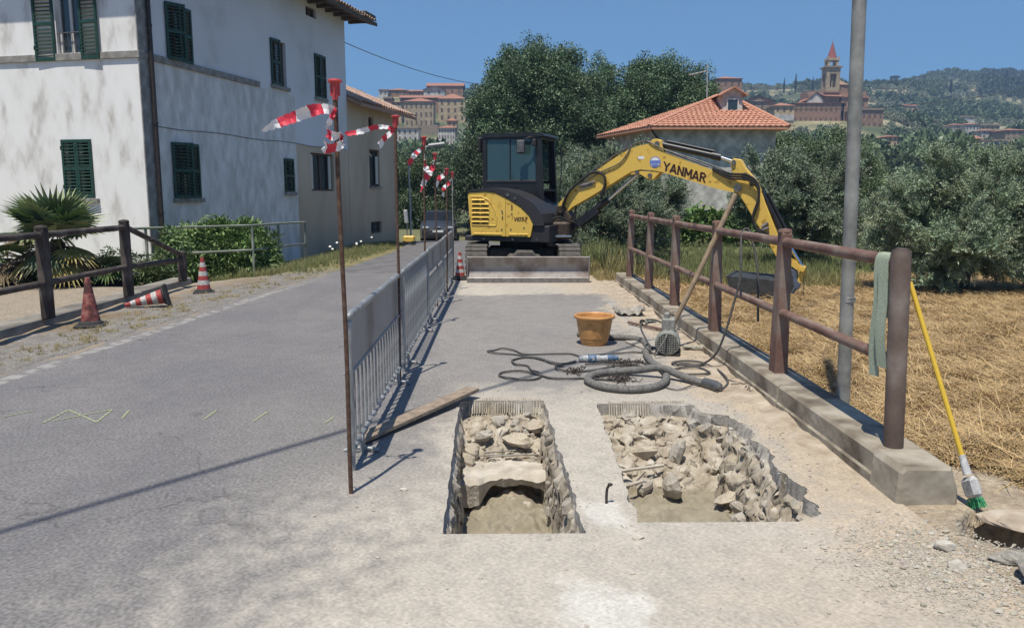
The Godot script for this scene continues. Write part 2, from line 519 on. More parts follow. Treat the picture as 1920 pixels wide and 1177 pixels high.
func build_ground() -> void:
	var w := 700
	var h := 800
	var x0 := -15.0
	var x1 := 20.0
	var d0 := -4.0
	var d1 := 36.0
	var f := FastNoiseLite.new()
	f.seed = 5; f.frequency = 0.9; f.fractal_octaves = 4
	var f2 := FastNoiseLite.new()
	f2.seed = 6; f2.frequency = 4.0; f2.fractal_octaves = 3
	var bytes := PackedByteArray()
	bytes.resize(w * h * 3)
	var k := 0
	for j in h:
		var d := lerpf(d0, d1, (j + 0.5) / h)
		var l := road_left(d)
		for i in w:
			var x := lerpf(x0, x1, (i + 0.5) / w)
			var a := f.get_noise_2d(x, d)
			var b := f2.get_noise_2d(x, d)
			var c: Color
			if x < l + 0.5:
				var soil := Color(0.35, 0.275, 0.19).lerp(Color(0.235, 0.175, 0.11), clampf(0.5 + a * 1.2 + b * 0.6, 0, 1))
				var path := Color(0.44, 0.37, 0.285).lerp(Color(0.34, 0.275, 0.2), 0.5 + b * 0.6)
				var old := Color(0.3, 0.275, 0.245).lerp(Color(0.22, 0.205, 0.19), clampf(0.5 + b, 0, 1))
				soil = old.lerp(soil, smooth(0.7, 1.1, l - x + a * 0.5 + b * 0.3))
				c = soil.lerp(path, smooth(1.1, 1.5, l - x + a * 0.2))
				var grass := Color(0.2, 0.2, 0.08).lerp(Color(0.33, 0.26, 0.12), clampf(0.5 + a, 0, 1))
				c = c.lerp(grass, smooth(14.5, 18.0, d + a * 2.0))
			else:
				var straw := Color(0.37, 0.25, 0.115).lerp(Color(0.235, 0.155, 0.085), clampf(0.45 + a * 1.3 + b * 0.7, 0, 1))
				var dirt := Color(0.5, 0.42, 0.31).lerp(Color(0.36, 0.28, 0.195), clampf(0.5 + a * 0.8 + b * 0.7, 0, 1))
				c = straw.lerp(dirt, smooth(4.6, 3.9, d + a * 0.5 - 0.12 * (x - 2.0)))
				c = c.lerp(dirt, smooth(2.75, 2.35, x + a * 0.3) * 0.6)
				var green := Color(0.1, 0.13, 0.045).lerp(Color(0.2, 0.2, 0.08), clampf(0.5 + a, 0, 1))
				c = c.lerp(green, smooth(15.5, 17.5, d + a * 2.0 + 0.1 * (4.0 - x)))
			var q := c.linear_to_srgb()
			bytes[k] = int(clampf(q.r, 0, 1) * 255); bytes[k + 1] = int(clampf(q.g, 0, 1) * 255); bytes[k + 2] = int(clampf(q.b, 0, 1) * 255)
			k += 3
	var tex := ImageTexture.create_from_image(Image.create_from_data(w, h, false, Image.FORMAT_RGB8, bytes))
	var m := mat("ground_m", Color(1, 1, 1), 0.97, 0.0, tx["grain"], 1.7, tx["bump"], 1.6, true)
	m.detail_enabled = true
	m.detail_albedo = tex
	m.detail_blend_mode = BaseMaterial3D.BLEND_MODE_MUL
	m.detail_uv_layer = BaseMaterial3D.DETAIL_UV_2
	var mb := MB.new()
	var xs := []
	var x := x0
	while x < x1:
		xs.append(x)
		x += 0.07 if (x > 1.9 and x < 4.6) or (x > -6.5 and x < -3.0) else 0.22
	xs.append(x1)
	var ds := []
	var d := d0
	while d < d1:
		ds.append(d)
		d += 0.07 if d > 2.0 and d < 5.0 else 0.16
	ds.append(d1)
	var hh := []
	for b in ds:
		var row := PackedFloat32Array()
		for a in xs: row.append(ground_y(a, b))
		hh.append(row)
	sheet(mb, xs, ds, hh, x0, x1, d0, d1)
	structure("ground", mb.mesh(), m)

func sheet(mb: MB, xs: Array, ds: Array, hh: Array, x0: float, x1: float, d0: float, d1: float) -> void:
	var nx := xs.size()
	var nd := ds.size()
	var nn := []
	for j in nd:
		var row := PackedVector3Array()
		for i in nx:
			var i0 := maxi(i - 1, 0)
			var i1 := mini(i + 1, nx - 1)
			var j0 := maxi(j - 1, 0)
			var j1 := mini(j + 1, nd - 1)
			var gx: float = (hh[j][i1] - hh[j][i0]) / (xs[i1] - xs[i0])
			var gd: float = (hh[j1][i] - hh[j0][i]) / (ds[j1] - ds[j0])
			row.append(Vector3(-gx, 1, gd).normalized())
		nn.append(row)
	for j in nd - 1:
		for i in nx - 1:
			var a := P3(xs[i], hh[j][i], ds[j])
			var b := P3(xs[i + 1], hh[j][i + 1], ds[j])
			var c := P3(xs[i + 1], hh[j + 1][i + 1], ds[j + 1])
			var e := P3(xs[i], hh[j + 1][i], ds[j + 1])
			mb.quadn(a, b, c, e, nn[j][i], nn[j][i + 1], nn[j + 1][i + 1], nn[j + 1][i])
	for p in mb.v:
		mb.u2.append(Vector2((p.x - x0) / (x1 - x0), (-p.z - d0) / (d1 - d0)))

# ------------------------------------------------------------------ road with the two cut-out trenches
var rag_noise: FastNoiseLite
func rag(d: float, k: float) -> float:   # ragged broken edge, about -1 .. 1
	if rag_noise == null:
		rag_noise = FastNoiseLite.new()
		rag_noise.seed = 19; rag_noise.frequency = 3.6; rag_noise.fractal_octaves = 3
	return rag_noise.get_noise_2d(d, k * 13.7) * 1.6
func pit1_l(d: float) -> float:
	return -0.278 + 0.006 * rag(d, 1.0) - 0.035 * smooth(3.6, 5.4, d)
func pit1_r(d: float) -> float:
	return 0.388 - 0.03 * (d - 3.5) + 0.016 * rag(d, 2.0)
func pit2_l(d: float) -> float:
	return 0.648 + 0.03 * (d - 3.6) + 0.018 * rag(d, 3.0)
func pit2_r(d: float) -> float:
	return pw([[3.6, 1.42], [3.7, 1.54], [3.84, 1.57], [4.35, 1.6], [4.9, 1.63], [5.2, 1.67], [5.45, 1.6], [5.55, 1.44], [5.82, 1.38]], d) + 0.05 * rag(d, 4.0)
const P1A := 3.5
const P1B := 5.9
const P2A := 3.62
const P2B := 5.8

func build_road() -> void:
	var w := 1100
	var h := 1500
	var x0 := -5.0
	var x1 := 2.1
	var d0 := -2.0
	var d1 := 16.0
	var f := FastNoiseLite.new()
	f.seed = 31; f.frequency = 0.8; f.fractal_octaves = 4
	var f2 := FastNoiseLite.new()
	f2.seed = 32; f2.frequency = 5.0; f2.fractal_octaves = 4
	var f3 := FastNoiseLite.new()
	f3.seed = 33; f3.frequency = 45.0; f3.fractal_octaves = 1
	var bytes := PackedByteArray()
	bytes.resize(w * h * 3)
	var k := 0
	var asphalt := Color(0.185, 0.177, 0.181)
	var asphalt2 := Color(0.228, 0.215, 0.21)
	var dust := Color(0.51, 0.463, 0.393)
	var soil := Color(0.5, 0.405, 0.295)
	var pale := Color(0.66, 0.635, 0.58)
	for j in h:
		var d := lerpf(d0, d1, (j + 0.5) / h)
		var l := road_left(d)
		for i in w:
			var x := lerpf(x0, x1, (i + 0.5) / w)
			var a := f.get_noise_2d(x, d * 0.7)
			var b := f2.get_noise_2d(x, d)
			var g := f3.get_noise_2d(x, d)
			var n := a * 0.6 + b * 0.4
			var c := asphalt.lerp(asphalt2, clampf(0.35 + a * 0.9 + smooth(-2.2, -0.4, x) * 0.45 + smooth(4.2, 2.0, d) * 0.25, 0, 1))
			c = c * (1.0 + g * 0.34 + b * 0.1)
			var ck := absf(f.get_noise_2d(x * 0.55 + 31.0, d * 0.4 + 7.0) + 0.05 * b)
			if x < -0.9 and ck < 0.006 and f.get_noise_2d(x * 0.3 + 90.0, d * 0.3) > -0.05: c = c * 0.72
			# dust thrown out of the trenches and cement slurry
			var du := 0.0
			du = maxf(du, smooth(-1.75, -0.3, x + n * 0.55 + b * 0.15) * smooth(4.9, 3.2, d + n * 0.7 - smooth(-1.5, 0.5, x) * 0.6))
			du = maxf(du, smooth(-0.75, -0.2, x + n * 0.3) * smooth(7.0, 5.7, d + n * 1.3) * 0.95)
			du = maxf(du, 0.2 * smooth(-0.95, -0.6, x + n * 0.2))
			du = maxf(du, smooth(1.0, 1.5, x + n * 0.5 - 0.25 * smooth(8, 12, d)) * 0.7)
			du = maxf(du, smooth(12.1, 12.6, d + n * 0.5) * smooth(-0.9, -0.6, x + n * 0.2) * 0.95)
			du = clampf(du + g * 0.14 * du + b * 0.16 * du, 0, 1)
			c = c.lerp(dust * (1.0 + b * 0.08 + a * 0.1 + g * 0.07), du)
			# soil blown along the kerb
			var so := smooth(1.3, 1.75, x + n * 0.55) * smooth(3.0, 4.2, d + n)
			so = maxf(so, smooth(0.7, 1.3, x + n * 0.8) * smooth(11.6, 12.6, d + n) * 0.6)
			so = maxf(so, 0.45 * smooth(0.35, 1.4, x + n * 1.2) * smooth(4.0, 2.6, d + n))
			so = maxf(so, smooth(1.35, 1.9, x + n * 0.6) * smooth(4.4, 3.6, d + n))
			c = c.lerp(soil * (1.0 + b * 0.2 + g * 0.1), clampf(so, 0, 1) * 0.85)
			# spilt cement between and before the trenches
			var cm := smooth(0.5, 0.85, 1.0 - maxf(absf(x - 0.42) / 0.42, absf(d - 2.75) / 0.62) + n * 0.55)
			cm = maxf(cm, smooth(0.3, 0.7, 1.0 - maxf(absf(x - 0.5) / 0.17, absf(d - 3.72) / 0.3) + n * 0.5) * 0.8)
			c = c.lerp(pale * (1.0 + b * 0.08), cm * 0.85)
			# the worn white lines along both edges
			var ln := smooth(0.075, 0.06, absf(x - 1.56 - 0.012 * (d - 9.0))) * smooth(7.3, 7.8, d) * smooth(12.2, 11.6, d)
			ln = maxf(ln, smooth(0.085, 0.06, absf(x - l - 0.16)) * 0.75 * smooth(17.0, 12.0, d))
			c = c.lerp(Color(0.42, 0.4, 0.37), ln * clampf(0.5 + b * 1.6, 0.1, 1.0))
			# soil washed over the left edge
			c = c.lerp(Color(0.34, 0.27, 0.19) * (1.0 + g * 0.2), smooth(0.1, -0.05, x - l + n * 0.25))
			var q := c.linear_to_srgb()
			bytes[k] = int(clampf(q.r, 0, 1) * 255); bytes[k + 1] = int(clampf(q.g, 0, 1) * 255); bytes[k + 2] = int(clampf(q.b, 0, 1) * 255)
			k += 3
	var tex := ImageTexture.create_from_image(Image.create_from_data(w, h, false, Image.FORMAT_RGB8, bytes))
	var m := mat("road_m", Color(1, 1, 1), 0.93, 0.0, tx["fine"], 1.3, tx["bump_fine"], 0.4, true)
	m.detail_enabled = true
	m.detail_albedo = tex
	m.detail_blend_mode = BaseMaterial3D.BLEND_MODE_MUL
	m.detail_uv_layer = BaseMaterial3D.DETAIL_UV_2
	var mb := MB.new()
	var rows := []
	var d := -6.0
	while d < 15.999:
		rows.append(d)
		var nd := d + (0.025 if d >= 3.45 and d < 5.95 else 0.25)
		for e in [3.45, P1A, P2A, P2B, P1B, 14.0, 16.0]:
			if e > d + 0.0005 and e < nd: nd = e
		d = nd
	rows.append(16.0)
	for j in rows.size() - 1:
		var a: float = rows[j]
		var b: float = rows[j + 1]
		var mid := (a + b) * 0.5
		var bounds := func(q: float) -> Array: return [minf(road_left(q) - 0.25, -4.0), pit1_l(q), pit1_r(q), pit2_l(q), pit2_r(q), 2.03]
		var ca: Array = bounds.call(a)
		var cb: Array = bounds.call(b)
		for s in 5:
			if s == 1 and mid > P1A and mid < P1B: continue
			if s == 3 and mid > P2A and mid < P2B: continue
			var ya := road_y(a)
			var yb := road_y(b)
			mb.quad(P3(ca[s], ya, a), P3(ca[s + 1], ya, a), P3(cb[s + 1], yb, b), P3(cb[s], yb, b))
	for p in mb.v: mb.u2.append(Vector2((p.x - x0) / (x1 - x0), clampf((-p.z - d0) / (d1 - d0), 0.002, 0.998)))
	structure("road", mb.mesh(), m)
	var far_mb := MB.new()
	var fd := 16.0
	while fd < 70.0:
		var e := fd + 1.0
		far_mb.quad(P3(road_left(fd), road_y(fd), fd), P3(road_right(fd), road_y(fd), fd), P3(road_right(e), road_y(e), e), P3(road_left(e), road_y(e), e))
		fd = e
	structure("road_beyond_bridge", far_mb.mesh(), mat("road_far", Color(0.21, 0.2, 0.2), 0.93, 0.0, tx["blotch"], 0.5, null, 0.0, true))
	# sprayed survey marks
	var marks := [[-3.5, 5.5, -3.38, 5.66], [-3.14, 5.34, -3.14, 5.67], [-3.14, 5.67, -2.78, 5.35], [-3.1, 5.38, -2.83, 5.68], [-2.83, 5.68, -2.78, 5.34], [-2.65, 5.44, -2.7, 5.66], [-2.07, 5.43, -2.065, 5.65], [-1.715, 5.36, -1.685, 5.6], [-1.21, 5.31, -1.18, 5.47]]
	var sp := thing("survey_marks", "faint yellow green spray strokes across the left asphalt lane", "paint marks", P3(-2.4, 0.0, 5.5))
	for q in marks:
		var s := MB.new()
		var pa := P3(q[0] + 2.4, 0.004, q[1] - 5.5)
		var pb := P3(q[2] + 2.4, 0.004, q[3] - 5.5)
		var side := (pb - pa).cross(Vector3.UP).normalized() * 0.009
		for t in 6:
			var u0 := pa.lerp(pb, t / 6.0)
			var u1 := pa.lerp(pb, (t + 0.86) / 6.0)
			s.quad(u0 - side * (0.6 + 0.1 * (t % 3)), u0 + side, u1 + side * 0.8, u1 - side)
		part(sp, "spray_stroke", s.mesh(), M("spray_green"))
# ------------------------------------------------------------------ trenches, stones, gravel
var pn1: FastNoiseLite
var pn2: FastNoiseLite
var pn3: FastNoiseLite
func wall_drop(t: float, lean: float) -> float:
	return pw([[0.0, 0.0], [0.004, -0.07], [0.012 + lean * 0.2, -0.11], [0.03 + lean, -0.75]], t)
func pit_h(which: int, x: float, d: float) -> float:
	var a := pn1.get_noise_2d(x, d)
	var b := pn2.get_noise_2d(x, d)
	var rough := 0.26 + 0.24 * pn3.get_noise_2d(x + 0.03 * b, d + 0.03 * a)
	var l := pit1_l(d) if which == 1 else pit2_l(d)
	var r := pit1_r(d) if which == 1 else pit2_r(d)
	var h := 0.0
	if which == 1:
		var mud := -0.5 + 0.045 * a + 0.03 * b + 0.05 * smooth(0.25, 0.05, absf(x - 0.1)) * smooth(4.3, 5.0, d)
		var prof := pw([[3.5, -0.9], [5.22, -0.9], [5.26, -0.32], [5.48, -0.29], [5.62, -0.2], [5.8, -0.13], [5.885, -0.105], [5.9, 0.0]], d + a * 0.03)
		prof += (0.1 * (rough - 0.26) + 0.02 * b) * smooth(5.4, 5.5, d) * smooth(5.88, 5.8, d) + 0.012 * b
		h = maxf(mud, prof)
		h = maxf(h, wall_drop(x - l, 0.05 + 0.05 * a))
		h = maxf(h, wall_drop(r - x, 0.045 + 0.07 * absf(a) + 0.03 * b) )
		h = maxf(h, wall_drop(d - P1A, 0.03))
	else:
		var mud := -0.44 + 0.025 * a + 0.022 * b
		var prof := pw([[3.6, -0.9], [5.05, -0.75], [5.12, -0.42], [5.2, -0.32], [5.42, -0.27], [5.6, -0.17], [5.74, -0.11], [5.79, -0.08], [5.8, 0.0]], d + a * 0.05 + 0.1 * (x - 1.0))
		prof += (0.09 * (rough - 0.28) + 0.03 * b) * smooth(5.1, 5.2, d) * smooth(5.78, 5.7, d)
		h = maxf(mud, prof)
		h = maxf(h, wall_drop(x - l, 0.04 + 0.05 * absf(a)))
		h = maxf(h, wall_drop(d - P2A, 0.03))
		# broken soil slope under the right edge
		var t := r - x
		var sl := pw([[0.0, 0.0], [0.008, -0.06], [0.06, -0.09], [0.09, -0.2], [0.17, -0.28], [0.2, -0.42], [0.23, -0.75]], t + a * 0.06 + 0.05 * smooth(5.0, 4.3, d))
		sl += (0.13 * (rough - 0.3) + 0.04 * b) * smooth(0.01, 0.08, t)
		h = maxf(h, sl)
	return minf(h, 0.0)

func trench(which: int, called: String, da: float, db: float, m: Material, mudm: Material) -> MeshInstance3D:
	var nx := 76 if which == 1 else 110
	var nd := 210
	var pts := []
	for j in nd + 1:
		var d := lerpf(da, db, float(j) / nd)
		if j == 1: d = da + 0.003
		if j == nd - 1: d = db - 0.003
		var l := pit1_l(d) if which == 1 else pit2_l(d)
		var r := pit1_r(d) if which == 1 else pit2_r(d)
		var row := PackedVector3Array()
		for i in nx + 1:
			var s := float(i) / nx
			if i == 1: s = 0.005
			if i == nx - 1: s = 0.995
			var x := lerpf(l, r, s)
			var y := 0.0 if i == 0 or i == nx or j == 0 or j == nd else pit_h(which, x, d)
			var q := P3(x, y - 0.002, d)
			if y < -0.05 and y > -0.4 and i > 1 and i < nx - 1 and j > 1 and j < nd - 1:
				q += Vector3(pn2.get_noise_3d(x * 0.8, y * 1.6, d * 0.8), 0.3 * pn2.get_noise_3d(x * 2.0, 5.0 + y, d * 2.0), pn2.get_noise_3d(d * 0.8, y * 1.6, x * 0.8)) * 0.045
			row.append(q)
		pts.append(row)
	var nn := []
	for j in nd + 1:
		var row := PackedVector3Array()
		for i in nx + 1:
			var ex: Vector3 = pts[j][mini(i + 1, nx)] - pts[j][maxi(i - 1, 0)]
			var ed: Vector3 = pts[mini(j + 1, nd)][i] - pts[maxi(j - 1, 0)][i]
			row.append(ex.cross(ed).normalized())
		nn.append(row)
	var wall := MB.new()
	var mud := MB.new()
	var crust := MB.new()
	var lim := -0.43 if which == 1 else -0.395
	for j in nd:
		for i in nx:
			var a: Vector3 = pts[j][i]
			var b: Vector3 = pts[j][i + 1]
			var c: Vector3 = pts[j + 1][i + 1]
			var e: Vector3 = pts[j + 1][i]
			var into := mud if maxf(maxf(a.y, b.y), maxf(c.y, e.y)) < lim else (crust if (a.y + b.y + c.y + e.y) > -0.3 else wall)
			if minf(minf(a.y, b.y), minf(c.y, e.y)) > -0.13: into.quad(a, b, c, e)
			else: into.quadn(a, b, c, e, nn[j][i], nn[j][i + 1], nn[j + 1][i + 1], nn[j + 1][i])
	var o := structure(called, wall.mesh(), m)
	part(o, "mud_floor", mud.mesh(), mudm)
	part(o, "paving_layer", crust.mesh(), mat("paving_cut", Color(1, 1, 1), 0.95, 0.0, ramp_tex("cut_t", 32, 0.06, 6, [[0, Color(0.2, 0.185, 0.165)], [0.5, Color(0.34, 0.315, 0.28)], [1, Color(0.52, 0.49, 0.44)]]), 1.2, tx["bump"], 0.4))
	return o

func build_pits() -> void:
	pn1 = FastNoiseLite.new()
	pn1.seed = 41; pn1.frequency = 3.2; pn1.fractal_octaves = 3
	pn2 = FastNoiseLite.new()
	pn2.seed = 42; pn2.frequency = 9.0; pn2.fractal_octaves = 2
	pn3 = FastNoiseLite.new()
	pn3.seed = 43; pn3.frequency = 11.0; pn3.noise_type = FastNoiseLite.TYPE_CELLULAR; pn3.cellular_return_type = FastNoiseLite.RETURN_CELL_VALUE; pn3.fractal_type = FastNoiseLite.FRACTAL_NONE
	var rng := rnd(5)
	var shapes := []
	for i in 7:
		var b := MB.new()
		b.rock(Vector3.ZERO, Vector3.ONE, rng, 0.22, 7, 10)
		shapes.append(b.mesh())
	var t1 := trench(1, "trench", P1A, P1B, M("rubble"), M("mud"))
	var t2 := trench(2, "trench", P2A, P2B, M("rubble"), M("mud"))
	# stones bedded in the trench walls
	var put := func(par: Node, which: int, x: float, d: float, s: Vector3, m: String, up := 0.0) -> void:
		var o := part(par, "stone", shapes[rng.randi() % 7], M(m), P3(x, pit_h(which, x, d) + up, d))
		o.basis = Basis.from_euler(Vector3(rng.randf_range(-0.4, 0.4), rng.randf() * TAU, rng.randf_range(-0.4, 0.4))).scaled_local(s)
	put.call(t1, 1, 0.1, 5.56, Vector3(0.14, 0.075, 0.09), "stone_a", 0.03)
	put.call(t1, 1, -0.13, 5.6, Vector3(0.09, 0.055, 0.07), "stone_b", 0.02)
	put.call(t1, 1, -0.22, 5.42, Vector3(0.06, 0.085, 0.06), "stone_a", 0.04)
	put.call(t1, 1, -0.24, 5.3, Vector3(0.05, 0.1, 0.06), "stone_a", 0.02)
	put.call(t1, 1, 0.24, 5.68, Vector3(0.08, 0.06, 0.07), "stone_a", 0.02)
	put.call(t1, 1, -0.03, 5.74, Vector3(0.08, 0.04, 0.05), "stone_b", 0.02)
	for i in 12:
		var x := rng.randf_range(-0.24, 0.29)
		var s := rng.randf_range(0.014, 0.032)
		put.call(t1, 1, x, rng.randf_range(5.48, 5.84), Vector3(s * 1.3, s * 0.8, s), "stone_b" if i % 3 else "stone_a", 0.006)
	for i in 16:
		var s := rng.randf_range(0.012, 0.028)
		put.call(t1, 1, rng.randf_range(-0.2, 0.25), rng.randf_range(5.24, 5.45), Vector3(s * 1.4, s * 0.7, s), "concrete_pale", 0.004)
	for i in 24:
		var d := rng.randf_range(3.9, 5.5)
		var s := rng.randf_range(0.02, 0.04)
		put.call(t1, 1, pit1_r(d) - rng.randf_range(0.01, 0.05), d, Vector3(s * 0.7, s * 1.3, s * 1.3), "concrete_pale" if i % 2 else "stone_b")
	# far trench wall, right slope
	put.call(t2, 2, 1.0, 5.42, Vector3(0.17, 0.06, 0.06), "stone_a", 0.02)
	put.call(t2, 2, 0.8, 5.38, Vector3(0.05, 0.05, 0.05), "stone_b", 0.04)
	put.call(t2, 2, 1.22, 5.36, Vector3(0.07, 0.1, 0.07), "stone_b", 0.04)
	put.call(t2, 2, 1.12, 5.02, Vector3(0.1, 0.09, 0.08), "concrete_pale", 0.08)
	put.call(t2, 2, 0.97, 5.12, Vector3(0.1, 0.06, 0.06), "concrete_pale", 0.04)
	put.call(t2, 2, 1.42, 4.5, Vector3(0.06, 0.08, 0.09), "stone_b", 0.05)
	put.call(t2, 2, 1.43, 4.85, Vector3(0.09, 0.05, 0.08), "stone_a", 0.04)
	put.call(t2, 2, 1.46, 4.66, Vector3(0.08, 0.05, 0.06), "concrete_pale", 0.03)
	for i in 16:
		var s := rng.randf_range(0.01, 0.024)
		put.call(t2, 2, rng.randf_range(0.74, 1.36), rng.randf_range(5.2, 5.72), Vector3(s * 1.4, s * 0.8, s), ["rubble", "stone_a", "rubble"][i % 3], 0.0)
	for i in 34:
		var d := rng.randf_range(3.68, 5.4)
		var s := rng.randf_range(0.012, 0.028) if i % 5 else rng.randf_range(0.035, 0.055)
		put.call(t2, 2, pit2_r(d) - rng.randf_range(0.03, 0.21), d, Vector3(s * 1.1, s * 0.9, s), ["rubble", "stone_a", "rubble"][i % 3], -0.004)
	for i in 22:
		var d := rng.randf_range(3.75, 5.3)
		var s := rng.randf_range(0.012, 0.028)
		put.call(t2, 2, pit2_l(d) + rng.randf_range(0.01, 0.05), d, Vector3(s, s * 1.2, s), "stone_b")
	# concrete lip over the dark opening
	var lip := MB.new()
	var n := 44
	for i in n:
		var xa := lerpf(-0.3, 0.36, float(i) / n)
		var xb := lerpf(-0.3, 0.36, (i + 1.0) / n)
		var und := func(x: float) -> float: return -0.47 + 0.1 * smooth(-0.16, -0.06, x) * smooth(0.36, 0.24, x) + 0.012 * rag(x, 7.0)
		var top := func(x: float) -> float: return -0.288 + 0.014 * rag(x * 1.5, 8.0)
		var fr := func(x: float) -> float: return 5.05 + 0.03 * rag(x * 1.5, 9.0) - 0.08 * smooth(-0.1, -0.2, x)
		var ua: float = und.call(xa)
		var ub: float = und.call(xb)
		var ta: float = top.call(xa)
		var tb: float = top.call(xb)
		var fa: float = fr.call(xa)
		var fb: float = fr.call(xb)
		lip.quad(P3(xa, ua, fa + 0.02), P3(xb, ub, fb + 0.02), P3(xb, tb - 0.03, fb), P3(xa, ta - 0.03, fa))
		lip.quad(P3(xa, ta - 0.03, fa), P3(xb, tb - 0.03, fb), P3(xb, tb, fb + 0.04), P3(xa, ta, fa + 0.04))
		lip.quad(P3(xa, ta, fa + 0.04), P3(xb, tb, fb + 0.04), P3(xb, tb, 5.36), P3(xa, ta, 5.36))
		lip.quad(P3(xa, ua, 5.3), P3(xb, ub, 5.3), P3(xb, ub, fb + 0.02), P3(xa, ua, fa + 0.02))
	part(t1, "concrete_ledge", lip.mesh(), M("concrete_pale"))
	# reinforcing bars and pipes left in the trenches
	for q in [[-0.12, -0.255, 5.44, 0.22, -0.25, 5.5], [-0.16, -0.262, 5.4, 0.26, -0.268, 5.43], [-0.1, -0.262, 5.37, 0.14, -0.26, 5.4]]:
		var b := MB.new()
		b.tube(P3(q[0], q[1], q[2]), P3(q[3], q[4], q[5]), 0.006, -1, 6)
		part(t1, "reinforcing_bar", b.mesh(), M("gravel"))
	for q in [[0.72, -0.29, 5.12, 1.1, -0.27, 5.2, 0.011], [0.74, -0.36, 5.0, 0.93, -0.33, 5.06, 0.012], [0.9, -0.34, 5.1, 0.95, -0.26, 5.06, 0.008]]:
		var b := MB.new()
		b.tube(P3(q[0], q[1], q[2]), P3(q[3], q[4], q[5]), q[6], -1, 7)
		part(t2, "reinforcing_bar", b.mesh(), M("concrete_pale"))
	# scored edge of the asphalt at the far end of each trench
	for q in [[t1, -0.25, 0.3, 5.885, 5.99], [t2, 0.8, 1.38, 5.785, 5.87]]:
		var b := MB.new()
		var x: float = q[1]
		var k := 0
		while x < q[2]:
			var wd := rng.randf_range(0.007, 0.013)
			var ht := rng.randf_range(0.004, 0.012)
			var y1 := -0.1 + rng.randf_range(-0.02, 0.02)
			b.quad(P3(x, y1, q[3] - 0.02), P3(x + wd, y1, q[3] - 0.02), P3(x + wd, ht, q[3] + 0.02), P3(x, ht, q[3] + 0.02))
			b.quad(P3(x, ht, q[3] + 0.02), P3(x + wd, ht, q[3] + 0.02), P3(x + wd, 0.001, q[4] + rng.randf_range(-0.02, 0.02)), P3(x, 0.001, q[4]))
			b.quad(P3(x + wd, y1, q[3] - 0.02), P3(x + wd, -0.1, q[3] + 0.03), P3(x + wd, 0.0, q[3] + 0.1), P3(x + wd, ht, q[3] + 0.02))
			b.quad(P3(x, y1, q[3] - 0.02), P3(x, ht, q[3] + 0.02), P3(x, 0.0, q[3] + 0.1), P3(x, -0.1, q[3] + 0.03))
			x += wd + rng.randf_range(0.006, 0.012)
			k += 1
		var o := part(q[0], "scored_asphalt_edge", b.mesh(), M("rubble"))
		o.set_meta("kind", "stuff")
	# stub of a bolt standing between the trenches
	var st := thing("steel_stake", "short bent steel stake standing on the concrete strip between both trenches", "stake", P3(0.53, 0.0, 3.86))
	var sb := MB.new()
	sb.path(spline([Vector3(0, -0.01, 0), Vector3(0, 0.05, 0.0), Vector3(0.004, 0.085, 0.003), Vector3(0.016, 0.1, 0.006)], 4), 0.007, 8)
	part(st, "rod", sb.mesh(), M("rust_dark"))
	sb = MB.new()
	sb.lathe([[0.0, 0.0], [0.013, 0.0], [0.013, 0.008], [0.0, 0.008]], Vector3(0.016, 0.098, 0.006), Basis.IDENTITY, 8)
	part(st, "head", sb.mesh(), M("rust_dark"))
	# loose gravel: a patch on the right and crumbs everywhere
	var xfs := []
	var cols := PackedColorArray()
	var crumb := func(x: float, d: float, s: float, pale: float) -> void:
		var y := 0.0
		if x > 2.03 or x < -4.0: y = ground_y(x, d)
		xfs.append(Transform3D(Basis.from_euler(Vector3(rng.randf() * TAU, rng.randf() * TAU, 0)).scaled(Vector3(s * 1.3, s * 0.8, s)), P3(x, y + s * 0.3, d)))
		var g := rng.randf_range(0.75, 1.15) * pale
		cols.append(Color(g * rng.randf_range(0.95, 1.05), g * 0.99, g * rng.randf_range(0.9, 1.02)))
	for i in 5200:
		var x := 1.88 + rng.randfn() * 0.21
		var d := 3.12 + rng.randfn() * 0.22
		if x > 2.6 or d > 3.8: continue
		crumb.call(x, d, rng.randf_range(0.0025, 0.0065) if rng.randf() < 0.95 else rng.randf_range(0.007, 0.016), 0.9)
	for i in 1700:
		var x := rng.randf_range(-1.0, 2.5)
		var d := rng.randf_range(2.2, 7.0)
		if x > -0.34 and x < 1.72 and d > 3.46 and d < 5.95 and not (x > 0.42 and x < 0.6): continue
		crumb.call(x, d, rng.randf_range(0.0015, 0.004) if rng.randf() < 0.93 else rng.randf_range(0.005, 0.011), 0.95)
	for i in 420:
		var d := rng.randf_range(3.5, 5.9)
		var e: float = [pit1_l(d) - 0.03, pit1_r(d) + 0.03, pit2_l(d) - 0.03, pit2_r(d) + 0.04][i % 4]
		crumb.call(e + rng.randfn() * 0.025, d, rng.randf_range(0.002, 0.006), 1.0)
	for i in 700:
		crumb.call(rng.randf_range(1.45, 2.0), rng.randf_range(4.0, 13.5), rng.randf_range(0.003, 0.009), 0.8)
	for i in 900:
		var d := rng.randf_range(5.0, 17.0)
		crumb.call(road_left(d) - 0.2 + rng.randfn() * 0.3, d, rng.randf_range(0.004, 0.012), 0.75)
	var gb := MB.new()
	gb.rock(Vector3.ZERO, Vector3.ONE, rng, 0.2, 4, 6)
	var gm := mat("gravel_grains", Color(0.46, 0.42, 0.36), 0.95)
	gm.vertex_color_use_as_albedo = true
	var go := scatter(self, "loose_gravel", gb.mesh(), gm, xfs, cols)
	tag(go, "loose grey gravel and crumbs strewn over the dusty road", "gravel")
	go.set_meta("kind", "stuff")
